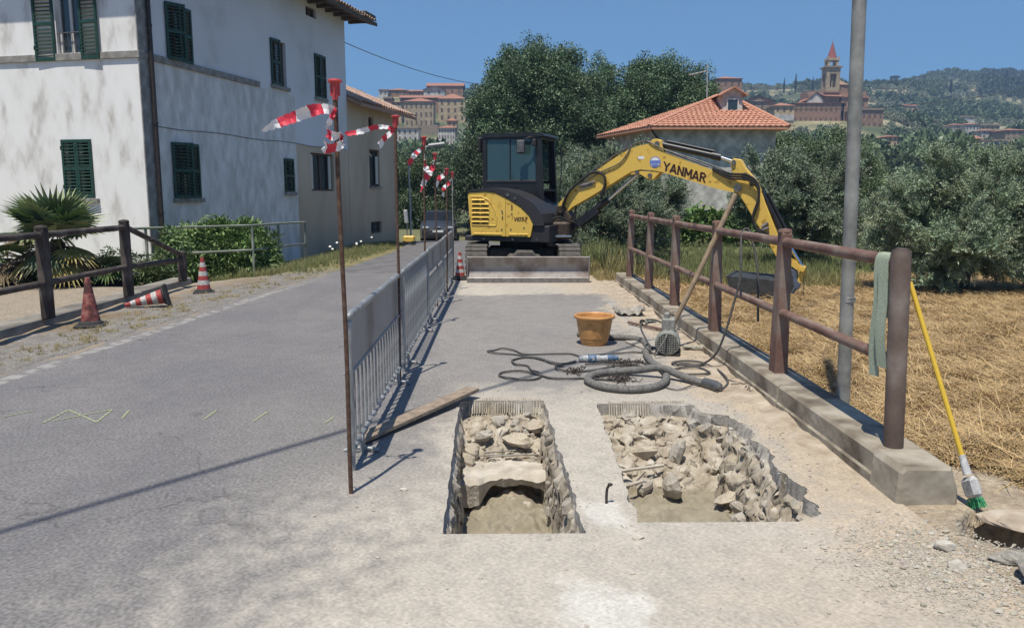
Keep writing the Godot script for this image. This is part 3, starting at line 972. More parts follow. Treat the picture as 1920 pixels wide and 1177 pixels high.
	# larger stones one can pick out
	var big := [
		[2.2, 3.03, 0.13, 0.085, 0.11, "gravel", "large rounded grey boulder at the right edge below the hollow", "boulder"],
		[2.2, 3.2, 0.1, 0.035, 0.06, "gravel", "flat pale rock on the lip of the dark hollow at right", "rock"],
		[1.9, 3.12, 0.05, 0.025, 0.035, "stone_b", "flat pale stone nearest the middle of the gravel patch", "stone"],
		[1.95, 3.3, 0.055, 0.03, 0.04, "stone_b", "pale fist sized stone at the far side of the gravel patch", "stone"],
		[0.62, 3.44, 0.035, 0.014, 0.02, "concrete_pale", "pale concrete crumb just before the strip between both trenches", "concrete crumb"],
		[-0.52, 4.05, 0.028, 0.012, 0.016, "concrete_pale", "small pale chip on the asphalt left of the nearer trench", "stone chip"],
	]
	for q in big:
		var b := MB.new()
		b.rock(Vector3.ZERO, Vector3(q[2], q[3], q[4]), rng, 0.18, 10, 14)
		var o := part(self, str(q[7]).replace(" ", "_"), b.mesh(), M(q[5]), P3(q[0], maxf(ground_y(q[0], q[1]), 0.0 if q[0] < 2.03 else -1.0) + q[3] * 0.55, q[1]))
		tag(o, q[6], q[7])


# ------------------------------------------------------------------ kerbs
func build_kerbs() -> void:
	var kt := thing("concrete_kerb", "worn concrete kerb carrying the rusty railing on the right", "kerb", P3(2.16, 0, 9.0))
	var rng := rnd(9)
	var d := 4.05
	var i := 0
	while d < 13.9:
		var e := minf(d + 1.6, 14.0)
		var b := MB.new()
		var poly := PackedVector2Array([Vector2(-0.155, -0.35), Vector2(0.155, -0.35), Vector2(0.15, 0.168), Vector2(0.135, 0.18), Vector2(-0.13, 0.182), Vector2(-0.15, 0.165), Vector2(-0.15, 0.06), Vector2(-0.165, 0.05)])
		b.prism(poly, -0.5 * (e - d) + 0.004, 0.5 * (e - d) - 0.004, Transform3D.IDENTITY, 0.006)
		var o := part(kt, "kerb_section", b.mesh(), M("kerb_concrete"), P3(rng.randf_range(-0.006, 0.006), rng.randf_range(-0.006, 0.006), (d + e) * 0.5 - 9.0))
		o.rotation.y = rng.randf_range(-0.004, 0.004)
		d = e
		i += 1
	var eb := MB.new()
	eb.prism(PackedVector2Array([Vector2(-0.17, -0.35), Vector2(0.16, -0.35), Vector2(0.15, 0.06), Vector2(0.11, 0.188), Vector2(-0.13, 0.192), Vector2(-0.155, 0.16), Vector2(-0.165, 0.0)]), -0.16, 0.15, Transform3D.IDENTITY, 0.015)
	part(kt, "end_block", eb.mesh(), M("kerb_concrete"), P3(0.0, 0.0, 3.98 - 9.0))
	# soil drifted against the kerb
	var xs := [1.66, 1.74, 1.82, 1.88, 1.93, 1.98, 2.03]
	var ds := []
	var hh := []
	var k := 0
	while k <= 200:
		var dd := 4.1 + k * 0.05
		ds.append(dd)
		var row := PackedFloat32Array()
		for x in xs:
			var up := smooth(1.72 + 0.1 * rag(dd * 0.3, 5.0), 2.02, x)
			row.append(-0.008 + up * (0.035 + 0.03 * rag(dd * 0.35, 6.0)) * smooth(4.15, 5.2, dd) + 0.006 * rag(dd * 1.3 + x * 3.0, 9.5) * up * smooth(4.15, 4.6, dd))
		hh.append(row)
		k += 1
	var sb2 := MB.new()
	sheet(sb2, xs, ds, hh, 1.66, 2.03, 4.1, 14.1)
	structure("soil_drift", sb2.mesh(), mat("soil_m", Color(1, 1, 1), 0.97, 0.0, ramp_tex("soil_t", 31, 0.03, 7, [[0, Color(0.26, 0.205, 0.15)], [0.5, Color(0.385, 0.315, 0.24)], [1, Color(0.5, 0.44, 0.36)]], 512), 0.7, tx["bump"], 1.2, true))
	# crust of earth bridging the hollow by the kerb
	var cb := MB.new()
	cb.rock(Vector3.ZERO, Vector3(0.34, 0.05, 0.17), rnd(77), 0.3, 10, 22)
	var co := part(self, "concrete_slab", cb.mesh(), M("soil_m"), P3(2.58, -0.015, 3.62))
	tag(co, "broken earthy slab roofing the dark hollow at the right edge", "slab")
	var lt := thing("roadside_kerb", "low broken concrete kerb under the left railing", "kerb", P3(-5.5, 0, 10.0))
	d = 4.0
	while d < 14.0:
		var e := minf(d + 2.0, 14.3)
		var b := MB.new()
		b.prism(PackedVector2Array([Vector2(-0.2, -0.3), Vector2(0.13, -0.3), Vector2(0.11, 0.1), Vector2(0.09, 0.115), Vector2(-0.2, 0.11)]), -0.5 * (e - d) + 0.004, 0.5 * (e - d) - 0.004, Transform3D.IDENTITY, 0.008)
		part(lt, "kerb_section", b.mesh(), M("kerb_dark"), P3(rng.randf_range(-0.015, 0.015) - 0.02 * (d - 9.0) * 0.5, rng.randf_range(-0.01, 0.01), (d + e) * 0.5 - 10.0))
		d = e
# ------------------------------------------------------------------ plastered house on the left
# wall in the plane z = 0 of xf, facing +z; openings: [u0, u1, y0, y1]
func wall_face(mb: MB, u0: float, u1: float, y0: float, y1: float, holes: Array, xf: Transform3D, deep := 0.16) -> void:
	var us := [u0, u1]
	var ys := [y0, y1]
	for q in holes:
		for t in [q[0], q[1]]:
			if t > u0 and t < u1 and not us.has(t): us.append(t)
		for t in [q[2], q[3]]:
			if t > y0 and t < y1 and not ys.has(t): ys.append(t)
	us.sort(); ys.sort()
	for i in us.size() - 1:
		for j in ys.size() - 1:
			var cu: float = (us[i] + us[i + 1]) * 0.5
			var cy: float = (ys[j] + ys[j + 1]) * 0.5
			var inside := false
			for q in holes:
				if cu > q[0] and cu < q[1] and cy > q[2] and cy < q[3]: inside = true
			if inside: continue
			mb.quad(xf * Vector3(us[i], ys[j], 0), xf * Vector3(us[i + 1], ys[j], 0), xf * Vector3(us[i + 1], ys[j + 1], 0), xf * Vector3(us[i], ys[j + 1], 0))
	for q in holes:
		if q[0] < u0 - 0.001 or q[1] > u1 + 0.001 or q[2] < y0 - 0.001 or q[3] > y1 + 0.001: continue
		var a := Vector3(q[0], q[2], 0)
		var b := Vector3(q[1], q[2], 0)
		var c := Vector3(q[1], q[3], 0)
		var e := Vector3(q[0], q[3], 0)
		var z := Vector3(0, 0, -deep)
		mb.quad(xf * a, xf * b, xf * (b + z), xf * (a + z)); mb.quad(xf * b, xf * c, xf * (c + z), xf * (b + z))
		mb.quad(xf * c, xf * e, xf * (e + z), xf * (c + z)); mb.quad(xf * e, xf * a, xf * (a + z), xf * (e + z))

func shutter(par: Node, xf: Transform3D, w: float, h: float) -> void:   # lower left corner at origin, hung in the plane z = 0
	var b := MB.new()
	var f := 0.055
	b.box(Vector3(f * 0.5, h * 0.5, 0), Vector3(f, h, 0.045), Basis.IDENTITY, 0.004)
	b.box(Vector3(w - f * 0.5, h * 0.5, 0), Vector3(f, h, 0.045), Basis.IDENTITY, 0.004)
	for y in [f * 0.7, h * 0.5, h - f * 0.7]:
		b.box(Vector3(w * 0.5, y, 0), Vector3(w - 2 * f, f * 1.4, 0.043), Basis.IDENTITY, 0.004)
	b.tube(Vector3(0.0, h * 0.15, 0.025), Vector3(0.0, h * 0.15 + 0.09, 0.025), 0.014, -1, 6)
	b.tube(Vector3(0.0, h * 0.82, 0.025), Vector3(0.0, h * 0.82 + 0.09, 0.025), 0.014, -1, 6)
	var o := part(par, "shutter", b.mesh(), M("shutter_green"))
	o.transform = xf
	if not tx.has("slat_%d" % int(w * 1000)):
		var s := MB.new()
		s.box(Vector3.ZERO, Vector3(w - 2 * f, 0.012, 0.05), Basis(Vector3.RIGHT, 0.6))
		tx["slat_%d" % int(w * 1000)] = s.mesh()
	var n := int(h / 0.085)
	for i in n:
		var y := lerpf(0.12, h - 0.12, float(i) / (n - 1))
		if absf(y - h * 0.5) < 0.045: continue
		part(o, "slat", tx["slat_%d" % int(w * 1000)], M("shutter_green"), Vector3(w * 0.5, y, 0))

func tiled_roof(par: Node, u0: float, u1: float, z_eave: float, y_eave: float, run: float, slope: float, pitch := 0.21, most_rows := 3) -> void:
	# roof slope over x from u0 to u1 rising towards -z, made of rows of half-round tiles
	var b := MB.new()
	var rise := run * slope
	b.quad(Vector3(u0, y_eave, z_eave), Vector3(u1, y_eave, z_eave), Vector3(u1, y_eave + rise, z_eave - run), Vector3(u0, y_eave + rise, z_eave - run))
	b.quad(Vector3(u0, y_eave - 0.12, z_eave), Vector3(u0, y_eave + rise - 0.12, z_eave - run), Vector3(u1, y_eave + rise - 0.12, z_eave - run), Vector3(u1, y_eave - 0.12, z_eave))
	b.quad(Vector3(u0, y_eave - 0.12, z_eave), Vector3(u1, y_eave - 0.12, z_eave), Vector3(u1, y_eave, z_eave), Vector3(u0, y_eave, z_eave))
	b.quad(Vector3(u1, y_eave - 0.12, z_eave), Vector3(u1, y_eave + rise - 0.12, z_eave - run), Vector3(u1, y_eave + rise, z_eave - run), Vector3(u1, y_eave, z_eave))
	b.quad(Vector3(u0, y_eave - 0.12, z_eave), Vector3(u0, y_eave, z_eave), Vector3(u0, y_eave + rise, z_eave - run), Vector3(u0, y_eave + rise - 0.12, z_eave - run))
	var o := part(par, "roof", b.mesh(), M("roof_wood" if most_rows < 5 else "tile_old"))
	var key := "tile_%d" % int(pitch * 1000)
	var dir := Vector3(0, slope, -1).normalized()
	if not tx.has(key):
		var t := MB.new()
		var r := pitch * 0.46
		var seg := 6
		for k in seg:
			var a0 := PI * k / seg
			var a1 := PI * (k + 1) / seg
			var p := func(a: float, s: float, rr: float) -> Vector3: return Vector3(cos(a) * rr, sin(a) * rr * 0.85, 0) + dir * s
			t.quad(p.call(a1, 0.0, r), p.call(a0, 0.0, r), p.call(a0, 0.46, r * 0.8), p.call(a1, 0.46, r * 0.8))
			t.quad(p.call(a0, 0.0, r), p.call(a1, 0.0, r), p.call(a1, 0.0, r * 0.82), p.call(a0, 0.0, r * 0.82))
		tx[key] = t.mesh()
	var rng := rnd(int(u1 * 100))
	var n := int((u1 - u0) / pitch)
	var rows := mini(int(run / 0.4), most_rows)
	for i in n:
		for j in rows:
			var q := part(o, "roof_tile", tx[key], M("tile_old" if rng.randf() < 0.6 else "tile_old_b"), Vector3(u0 + (i + 0.5) * pitch, y_eave + 0.012 + 0.014 * j * 0.0, z_eave + 0.04) + dir * (0.4 * j))
			q.position.y += rng.randf_range(0.0, 0.012)
			q.rotation.y = rng.randf_range(-0.04, 0.04)

func build_house() -> void:
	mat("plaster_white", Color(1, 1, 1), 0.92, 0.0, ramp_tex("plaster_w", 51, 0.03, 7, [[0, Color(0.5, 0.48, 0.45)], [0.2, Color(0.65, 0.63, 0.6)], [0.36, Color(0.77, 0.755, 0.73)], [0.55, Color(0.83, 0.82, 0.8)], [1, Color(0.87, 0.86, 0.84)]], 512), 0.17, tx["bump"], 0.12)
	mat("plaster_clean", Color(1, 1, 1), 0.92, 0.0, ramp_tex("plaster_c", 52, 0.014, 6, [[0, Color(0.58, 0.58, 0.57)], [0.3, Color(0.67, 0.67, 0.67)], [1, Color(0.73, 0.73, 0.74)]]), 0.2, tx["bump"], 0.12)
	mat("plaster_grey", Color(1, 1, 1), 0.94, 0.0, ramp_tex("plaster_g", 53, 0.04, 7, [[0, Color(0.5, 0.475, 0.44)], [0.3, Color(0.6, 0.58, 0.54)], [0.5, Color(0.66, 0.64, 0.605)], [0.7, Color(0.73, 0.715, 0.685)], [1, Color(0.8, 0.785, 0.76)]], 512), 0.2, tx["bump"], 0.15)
	mat("plaster_beige", Color(1, 1, 1), 0.94, 0.0, ramp_tex("plaster_b", 54, 0.014, 6, [[0, Color(0.42, 0.33, 0.235)], [0.5, Color(0.53, 0.43, 0.315)], [1, Color(0.6, 0.5, 0.38)]]), 0.2, tx["bump"], 0.12)
	mt["plaster_white"].uv1_scale = Vector3(0.3, 0.13, 0.3)
	mt["plaster_grey"].uv1_scale = Vector3(0.3, 0.14, 0.3)
	mt["plaster_beige"].uv1_scale = Vector3(0.3, 0.12, 0.3)
	mat("stone_trim", Color(0.4, 0.38, 0.35), 0.9, 0.0, tx["blotch"], 1.0, tx["bump"], 0.2)
	mat("shutter_green", Color(0.022, 0.085, 0.058), 0.5, 0.0, tx["blotch"], 2.0)
	mat("roof_wood", Color(0.16, 0.12, 0.09), 0.85, 0.0, tx["blotch"], 1.0)
	mat("tile_old", Color(1, 1, 1), 0.9, 0.0, ramp_tex("tile_t", 55, 0.05, 4, [[0, Color(0.2, 0.13, 0.1)], [0.5, Color(0.4, 0.24, 0.17)], [1, Color(0.5, 0.38, 0.3)]]), 1.5)
	mat("tile_old_b", Color(1, 1, 1), 0.9, 0.0, ramp_tex("tile_u", 56, 0.05, 4, [[0, Color(0.2, 0.16, 0.13)], [0.5, Color(0.46, 0.34, 0.27)], [1, Color(0.55, 0.45, 0.37)]]), 1.5)
	mat("pipe_brown", Color(0.07, 0.055, 0.05), 0.5, 0.3, tx["blotch"], 2.0)
	mat("frame_white", Color(0.68, 0.67, 0.64), 0.6, 0.0, tx["fine"], 2.0)
	mat("frame_brown", Color(0.12, 0.07, 0.045), 0.6, 0.0, tx["fine"], 2.0)
	mat("curtain", Color(0.55, 0.52, 0.46), 0.9)
	var g := 0.45   # the house's ground lies 0.45 m below the road
	var hs := thing("plastered_house", "tall white plastered house with green shutters beside the road", "house", P3(-7.935, -g, 18.23), deg_to_rad(76.5))
	var side := Transform3D.IDENTITY
	var front := Transform3D(Basis(Vector3(0, 0, 1), Vector3.UP, Vector3(-1, 0, 0)), Vector3.ZERO)   # u runs along +z, so the wall spans u = -8 .. 0
	# openings on the side wall
	var sw := [[1.0, 1.95, 4.62 + g, 5.9 + g], [5.72, 6.62, 4.66 + g, 5.95 + g], [8.46, 9.2, 4.62 + g, 5.97 + g], [0.95, 1.98, 1.45 + g, 2.75 + g], [6.23, 6.8, 1.57 + g, 2.6 + g], [7.98, 9.64, 1.65 + g, 2.86 + g], [8.0, 8.74, 7.05 + g, 7.36 + g]]
	var mb := MB.new()
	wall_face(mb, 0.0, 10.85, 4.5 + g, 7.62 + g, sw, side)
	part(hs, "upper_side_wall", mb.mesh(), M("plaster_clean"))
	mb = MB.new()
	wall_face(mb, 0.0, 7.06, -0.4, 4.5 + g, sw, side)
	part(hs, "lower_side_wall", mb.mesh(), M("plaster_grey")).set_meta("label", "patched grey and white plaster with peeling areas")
	mb = MB.new()
	wall_face(mb, 7.06, 10.85, 3.06 + g, 4.5 + g, sw, side)
	part(hs, "upper_side_wall", mb.mesh(), M("plaster_clean"))
	mb = MB.new()
	wall_face(mb, 7.06, 10.85, -0.4, 3.06 + g, sw, side)
	part(hs, "beige_wall", mb.mesh(), M("plaster_beige"))
	var fw := [[-2.05, -1.4, 4.62 + g, 6.15 + g], [-2.14, -1.36, 1.47 + g, 2.77 + g]]
	mb = MB.new()
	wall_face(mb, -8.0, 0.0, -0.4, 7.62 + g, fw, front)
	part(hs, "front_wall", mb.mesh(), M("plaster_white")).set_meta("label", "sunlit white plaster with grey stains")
	mb = MB.new()
	mb.quad(Vector3(10.85, -0.4, 0), Vector3(10.85, -0.4, -8), Vector3(10.85, 7.62 + g, -8), Vector3(10.85, 7.62 + g, 0))
	mb.quad(Vector3(0, -0.4, -8), Vector3(0, 7.62 + g, -8), Vector3(10.85, 7.62 + g, -8), Vector3(10.85, -0.4, -8))
	mb.quad(Vector3(0, 7.62 + g, 0), Vector3(10.85, 7.62 + g, 0), Vector3(10.85, 7.62 + g, -8), Vector3(0, 7.62 + g, -8))
	part(hs, "rear_wall", mb.mesh(), M("plaster_clean"))
	# string course
	mb = MB.new()
	mb.box(Vector3(2.5, 4.57 + g, 0.02), Vector3(5.02, 0.15, 0.06), Basis.IDENTITY, 0.006)
	mb.box(Vector3(-0.02, 4.57 + g, -4.0), Vector3(0.06, 0.15, 8.1), Basis.IDENTITY, 0.006)
	part(hs, "string_course", mb.mesh(), M("stone_trim"))
	mb = MB.new()
	mb.box(Vector3(0.2, 3.8 + g * 0.5, 0.012), Vector3(0.44, 7.6 + g, 0.03), Basis.IDENTITY, 0.004)
	part(hs, "corner_strip", mb.mesh(), mat("corner_render", Color(0.44, 0.425, 0.4), 0.92, 0.0, tx["blotch"], 0.6, tx["bump"], 0.2))
	# downpipe
	mb = MB.new()
	mb.tube(Vector3(0.3, 0.05, 0.1), Vector3(0.3, 7.45 + g, 0.1), 0.05, -1, 10)
	for y in [1.1, 3.1, 5.2, 7.4]: mb.lathe([[0.05, 0.0], [0.062, 0.0], [0.062, 0.05], [0.05, 0.05]], Vector3(0.3, y + g, 0.1), Basis.IDENTITY, 10)
	part(hs, "downpipe", mb.mesh(), M("pipe_brown"))
	# eaves: roof slopes, rafters
	tiled_roof(hs, -0.8, 11.75, 0.85, 7.5 + g, 5.0, 0.3)
	mb = MB.new()
	mb.box(Vector3(-0.42, 7.68 + g, -3.4), Vector3(0.8, 0.12, 8.4))
	part(hs, "gable_soffit", mb.mesh(), M("roof_wood"))
	mb = MB.new()
	mb.box(Vector3(11.3, 7.68 + g, -3.4), Vector3(0.88, 0.12, 8.4))
	part(hs, "gable_soffit", mb.mesh(), M("roof_wood"))
	for i in 20:
		mb = MB.new()
		mb.box(Vector3(-0.5 + i * 0.62, 7.48 + g, 0.4), Vector3(0.09, 0.12, 0.86))
		part(hs, "rafter", mb.mesh(), M("roof_wood"))
	# windows on the side wall
	var pane := func(u0: float, u1: float, y0: float, y1: float, fr: String, xf: Transform3D) -> void:
		var b := MB.new()
		var cw := (u0 + u1) * 0.5
		for e in [[cw, y0 + 0.03, u1 - u0, 0.06], [cw, y1 - 0.03, u1 - u0, 0.06], [u0 + 0.03, (y0 + y1) * 0.5, 0.06, y1 - y0 - 0.12], [u1 - 0.03, (y0 + y1) * 0.5, 0.06, y1 - y0 - 0.12], [cw, (y0 + y1) * 0.5, 0.07, y1 - y0 - 0.12]]:
			b.box(xf * Vector3(e[0], e[1], -0.12), (xf.basis * Vector3(e[2], e[3], 0.05)).abs(), Basis.IDENTITY, 0.004)
		var w := part(hs, "window", b.mesh(), M(fr))
		b = MB.new()
		b.quad(xf * Vector3(u0, y0, -0.135), xf * Vector3(u1, y0, -0.135), xf * Vector3(u1, y1, -0.135), xf * Vector3(u0, y1, -0.135))
		part(w, "pane", b.mesh(), M("window_glass"))
	for q in sw: pane.call(q[0], q[1], q[2], q[3], "frame_brown", side)
	pane.call(fw[0][0], fw[0][1], fw[0][2], fw[0][3], "frame_white", front)
	pane.call(fw[1][0], fw[1][1], fw[1][2], fw[1][3], "frame_white", front)
	var sh := func(u: float, y: float, w: float, h: float, ang: float, z: float, xf: Transform3D) -> void:
		shutter(hs, xf * Transform3D(Basis(Vector3.UP, ang), Vector3(u, y + g, z)), w, h)
	# upper windows: shutters shut or ajar
	sh.call(0.98, 4.62, 0.49, 1.28, -0.45, 0.03, side)
	sh.call(1.47, 4.62, 0.49, 1.28, 0.0, 0.03, side)
	sh.call(5.7, 4.66, 0.45, 1.3, -0.12, 0.03, side)
	sh.call(8.46, 4.6, 0.375, 1.38, 0.0, 0.03, side)
	sh.call(8.835, 4.6, 0.375, 1.38, 0.0, 0.03, side)
	sh.call(0.93, 1.45, 0.52, 1.3, -0.5, 0.03, side)
	sh.call(1.46, 1.45, 0.52, 1.3, 0.0, 0.03, side)
	sh.call(6.24, 1.58, 0.55, 1.02, 0.0, 0.03, side)
	# front: open pair above, shut pair below
	sh.call(-2.6, 4.5, 0.52, 1.6, 0.04, 0.05, front)
	sh.call(-1.4, 4.5, 0.47, 1.6, -0.04, 0.05, front)
	sh.call(-2.14, 1.47, 0.39, 1.3, 0.0, 0.03, front)
	sh.call(-1.75, 1.47, 0.39, 1.3, 0.0, 0.03, front)
	for q in [[-2.2, -1.25, 1.36], [0.9, 2.05, 1.36], [5.66, 6.7, 4.58], [6.2, 6.85, 1.52], [8.4, 9.25, 4.54]]:
		var on_front: bool = q[0] < 0
		var b := MB.new()
		var xf := front if on_front else side
		b.box(xf * Vector3((q[0] + q[1]) * 0.5, q[2] + 0.04 + g, 0.03), (xf.basis * Vector3(q[1] - q[0], 0.1, 0.12)).abs(), Basis.IDENTITY, 0.008)
		part(hs, "window_sill", b.mesh(), M("stone_trim"))
	# pale blinds at the wide window, iron guard at the upper front window
	for u in [8.06, 9.36]:
		var b := MB.new()
		b.box(Vector3(u + 0.06, 2.25 + g, -0.06), Vector3(0.17, 1.1, 0.03), Basis.IDENTITY, 0.004)
		part(hs, "casement", b.mesh(), M("curtain"))
	var gb := MB.new()
	gb.tube(front * Vector3(-2.05, 5.1 + g, -0.02), front * Vector3(-1.4, 5.1 + g, -0.02), 0.012, -1, 6)
	for i in 6: gb.tube(front * Vector3(-2.0 + i * 0.11, 4.62 + g, -0.02), front * Vector3(-2.0 + i * 0.11, 5.1 + g, -0.02), 0.008, -1, 5)
	part(hs, "window_guard", gb.mesh(), M("steel_grey"))
	# thin cable run along the side wall
	mb = MB.new()
	var pts := []
	for i in 12: pts.append(Vector3(0.4 + i * 0.94, 3.07 + g - 0.02 * sin(i * 1.7), 0.015))
	mb.path(spline(pts, 3), 0.007, 5)
	part(hs, "wall_cable", mb.mesh(), M("cable_black"))

	# lower building behind it, in the same line
	var h2 := thing("low_beige_building", "low beige building with old clay tile roof behind the white house", "building", P3(-7.935, -g, 18.23), deg_to_rad(76.5))
	var sw2 := [[12.75, 13.75, 1.83 + g, 3.22 + g], [12.75, 13.2, 4.05 + g, 4.4 + g], [12.75, 13.8, 0.05 + g, 0.5 + g]]
	mb = MB.new()
	wall_face(mb, 10.87, 15.5, -0.6, 4.75 + g, sw2, side)
	mb.quad(Vector3(15.5, -0.6, 0), Vector3(15.5, -0.6, -7), Vector3(15.5, 4.75 + g, -7), Vector3(15.5, 4.75 + g, 0))
	mb.quad(Vector3(15.5, 4.75 + g, 0), Vector3(15.5, 4.75 + g, -7), Vector3(15.5, 6.4 + g, -5.4), Vector3(15.5, 6.4 + g, -5.4))
	part(h2, "wall", mb.mesh(), M("plaster_beige"))
	tiled_roof(h2, 10.87, 16.6, 0.55, 4.7 + g, 5.5, 0.42, 0.24, 12)
	for q in sw2:
		var b := MB.new()
		var cw: float = (q[0] + q[1]) * 0.5
		for e in [[cw, q[2] + 0.03, q[1] - q[0], 0.06], [cw, q[3] - 0.03, q[1] - q[0], 0.06], [q[0] + 0.03, (q[2] + q[3]) * 0.5, 0.06, q[3] - q[2] - 0.12], [q[1] - 0.03, (q[2] + q[3]) * 0.5, 0.06, q[3] - q[2] - 0.12]]:
			b.box(Vector3(e[0], e[1], -0.1), Vector3(e[2], e[3], 0.05))
		var w := part(h2, "window", b.mesh(), M("frame_brown"))
		b = MB.new()
		b.quad(Vector3(q[0], q[2], -0.12), Vector3(q[1], q[2], -0.12), Vector3(q[1], q[3], -0.12), Vector3(q[0], q[3], -0.12))
		part(w, "pane", b.mesh(), M("window_glass"))
	var cb := MB.new()
	cb.box(Vector3(13.55, 2.45 + g, -0.05), Vector3(0.22, 1.05, 0.03), Basis.IDENTITY, 0.004)
	part(h2, "casement", cb.mesh(), M("curtain"))
	cb = MB.new()
	cb.box(Vector3(13.25, 1.8 + g, 0.03), Vector3(1.15, 0.06, 0.12), Basis.IDENTITY, 0.006)
	part(h2, "window_sill", cb.mesh(), M("stone_trim"))
# ------------------------------------------------------------------ railings, barriers, marker rods
func build_railings() -> void:
	var rng := rnd(21)
	var rl := thing("steel_railing", "rusty reddish steel pipe railing on the concrete kerb at right", "railing", P3(2.15, 0.18, 9.0))
	var ds := [4.22, 6.07, 7.96, 9.85, 11.6, 13.37]
	for i in 6:
		var b := MB.new()
		var lean := Vector3(0.0, 0, 0)
		if i == 0:
			lean = Vector3(-0.03, 0, 0)
			b.path(PackedVector3Array([Vector3.ZERO, Vector3(0, 1.05, 0) + lean, Vector3(0, 1.075, 0) + lean, Vector3(0, 1.085, 0) + lean]), [0.052, 0.052, 0.047, 0.03], 20)
		else:
			# tapered box posts, widest at the foot, with a rounded head
			var q := func(y: float, hw: float, hz: float) -> Array: return [Vector3(-hw, y, hz), Vector3(hw, y, hz), Vector3(hw, y, -hz), Vector3(-hw, y, -hz)]
			var secs := [q.call(0.0, 0.05, 0.07), q.call(0.5, 0.046, 0.062), q.call(1.02, 0.038, 0.05), q.call(1.07, 0.038, 0.05), q.call(1.09, 0.03, 0.04)]
			for s in secs.size() - 1:
				for k in 4: b.quad(secs[s][k], secs[s][(k + 1) % 4], secs[s + 1][(k + 1) % 4], secs[s + 1][k])
			b.quad(secs[-1][0], secs[-1][1], secs[-1][2], secs[-1][3])
			b.lathe([[0.0, 0.0], [0.05, 0.0], [0.053, 0.012], [0.048, 0.03], [0.0, 0.038]], Vector3(0, 1.075, 0), Basis.IDENTITY, 14)
		var o := part(rl, "post", b.mesh(), M("rust_post" if i == 0 else "rust"), P3(rng.randf_range(-0.008, 0.008), 0, ds[i] - 9.0))
		o.rotation = Vector3(rng.randf_range(-0.012, 0.012), 0, rng.randf_range(-0.012, 0.012))
	for i in 5:
		for y in [1.01, 0.47]:
			var b := MB.new()
			var a := P3(0, y, ds[i] - 9.0 + (0.04 if i else 0.05))
			var e := P3(0, y, ds[i + 1] - 9.0 - 0.04)
			if i == 0: a.x -= 0.022 * y
			b.tube(a, e, 0.036 if y > 0.8 else 0.033, -1, 14)
			part(rl, "rail", b.mesh(), M("rust"))
	# left railing of the bridge
	var ll := thing("bridge_railing", "dark brown steel railing with sloped end along the left verge", "railing", P3(-5.33, 0.1, 10.0))
	var ld := [7.3, 9.38, 11.46, 13.45]
	var hs := [1.1, 1.1, 1.1, 0.52]
	for i in 4:
		var b := MB.new()
		b.box(Vector3(0, hs[i] * 0.5 - 0.03, 0), Vector3(0.11, hs[i] - 0.06, 0.13), Basis.IDENTITY, 0.012)
		b.lathe([[0.0, 0.0], [0.07, 0.0], [0.072, 0.03], [0.06, 0.05], [0.0, 0.06]], Vector3(0, hs[i] - 0.065, 0), Basis.IDENTITY, 12)
		part(ll, "post", b.mesh(), M("rust_dark"), P3(-0.01 * i, 0, ld[i] - 10.0))
	for i in 3:
		for k in 2:
			var ya: float = 0.98 if k == 0 else 0.42
			var yb := ya
			if i == 2: yb = 0.46 if k == 0 else 0.36
			var b := MB.new()
			b.tube(P3(-0.01 * i, ya, ld[i] - 10.0 + 0.06), P3(-0.01 * (i + 1), yb, ld[i + 1] - 10.0 - 0.06), 0.04, -1, 12)
			part(ll, "rail", b.mesh(), M("rust_dark"))
	# thin painted pipe fence in front of the house
	var gr := thing("pipe_fence", "thin greenish grey pipe fence in front of the shaded house wall", "fence", P3(-6.0, -0.1, 17.0))
	var gp := [[-8.6, 13.6], [-7.05, 16.0], [-5.38, 17.4], [-5.12, 18.5], [-4.85, 19.9]]
	for i in 5:
		var gy := -0.12 - 0.01 * i
		var b := MB.new()
		b.tube(Vector3(0, -0.2, 0), Vector3(0, 0.98 + gy + 0.12, 0), 0.028, -1, 10)
		part(gr, "post", b.mesh(), M("green_paint_metal"), P3(gp[i][0] + 6.0, 0, gp[i][1] - 17.0))
		if i < 4:
			for y in [0.98, 0.45]:
				b = MB.new()
				b.tube(P3(gp[i][0] + 6.0, y, gp[i][1] - 17.0), P3(gp[i + 1][0] + 6.0, y - (0.0 if i < 3 else 0.02), gp[i + 1][1] - 17.0), 0.026, -1, 10)
				part(gr, "rail", b.mesh(), M("green_paint_metal"))

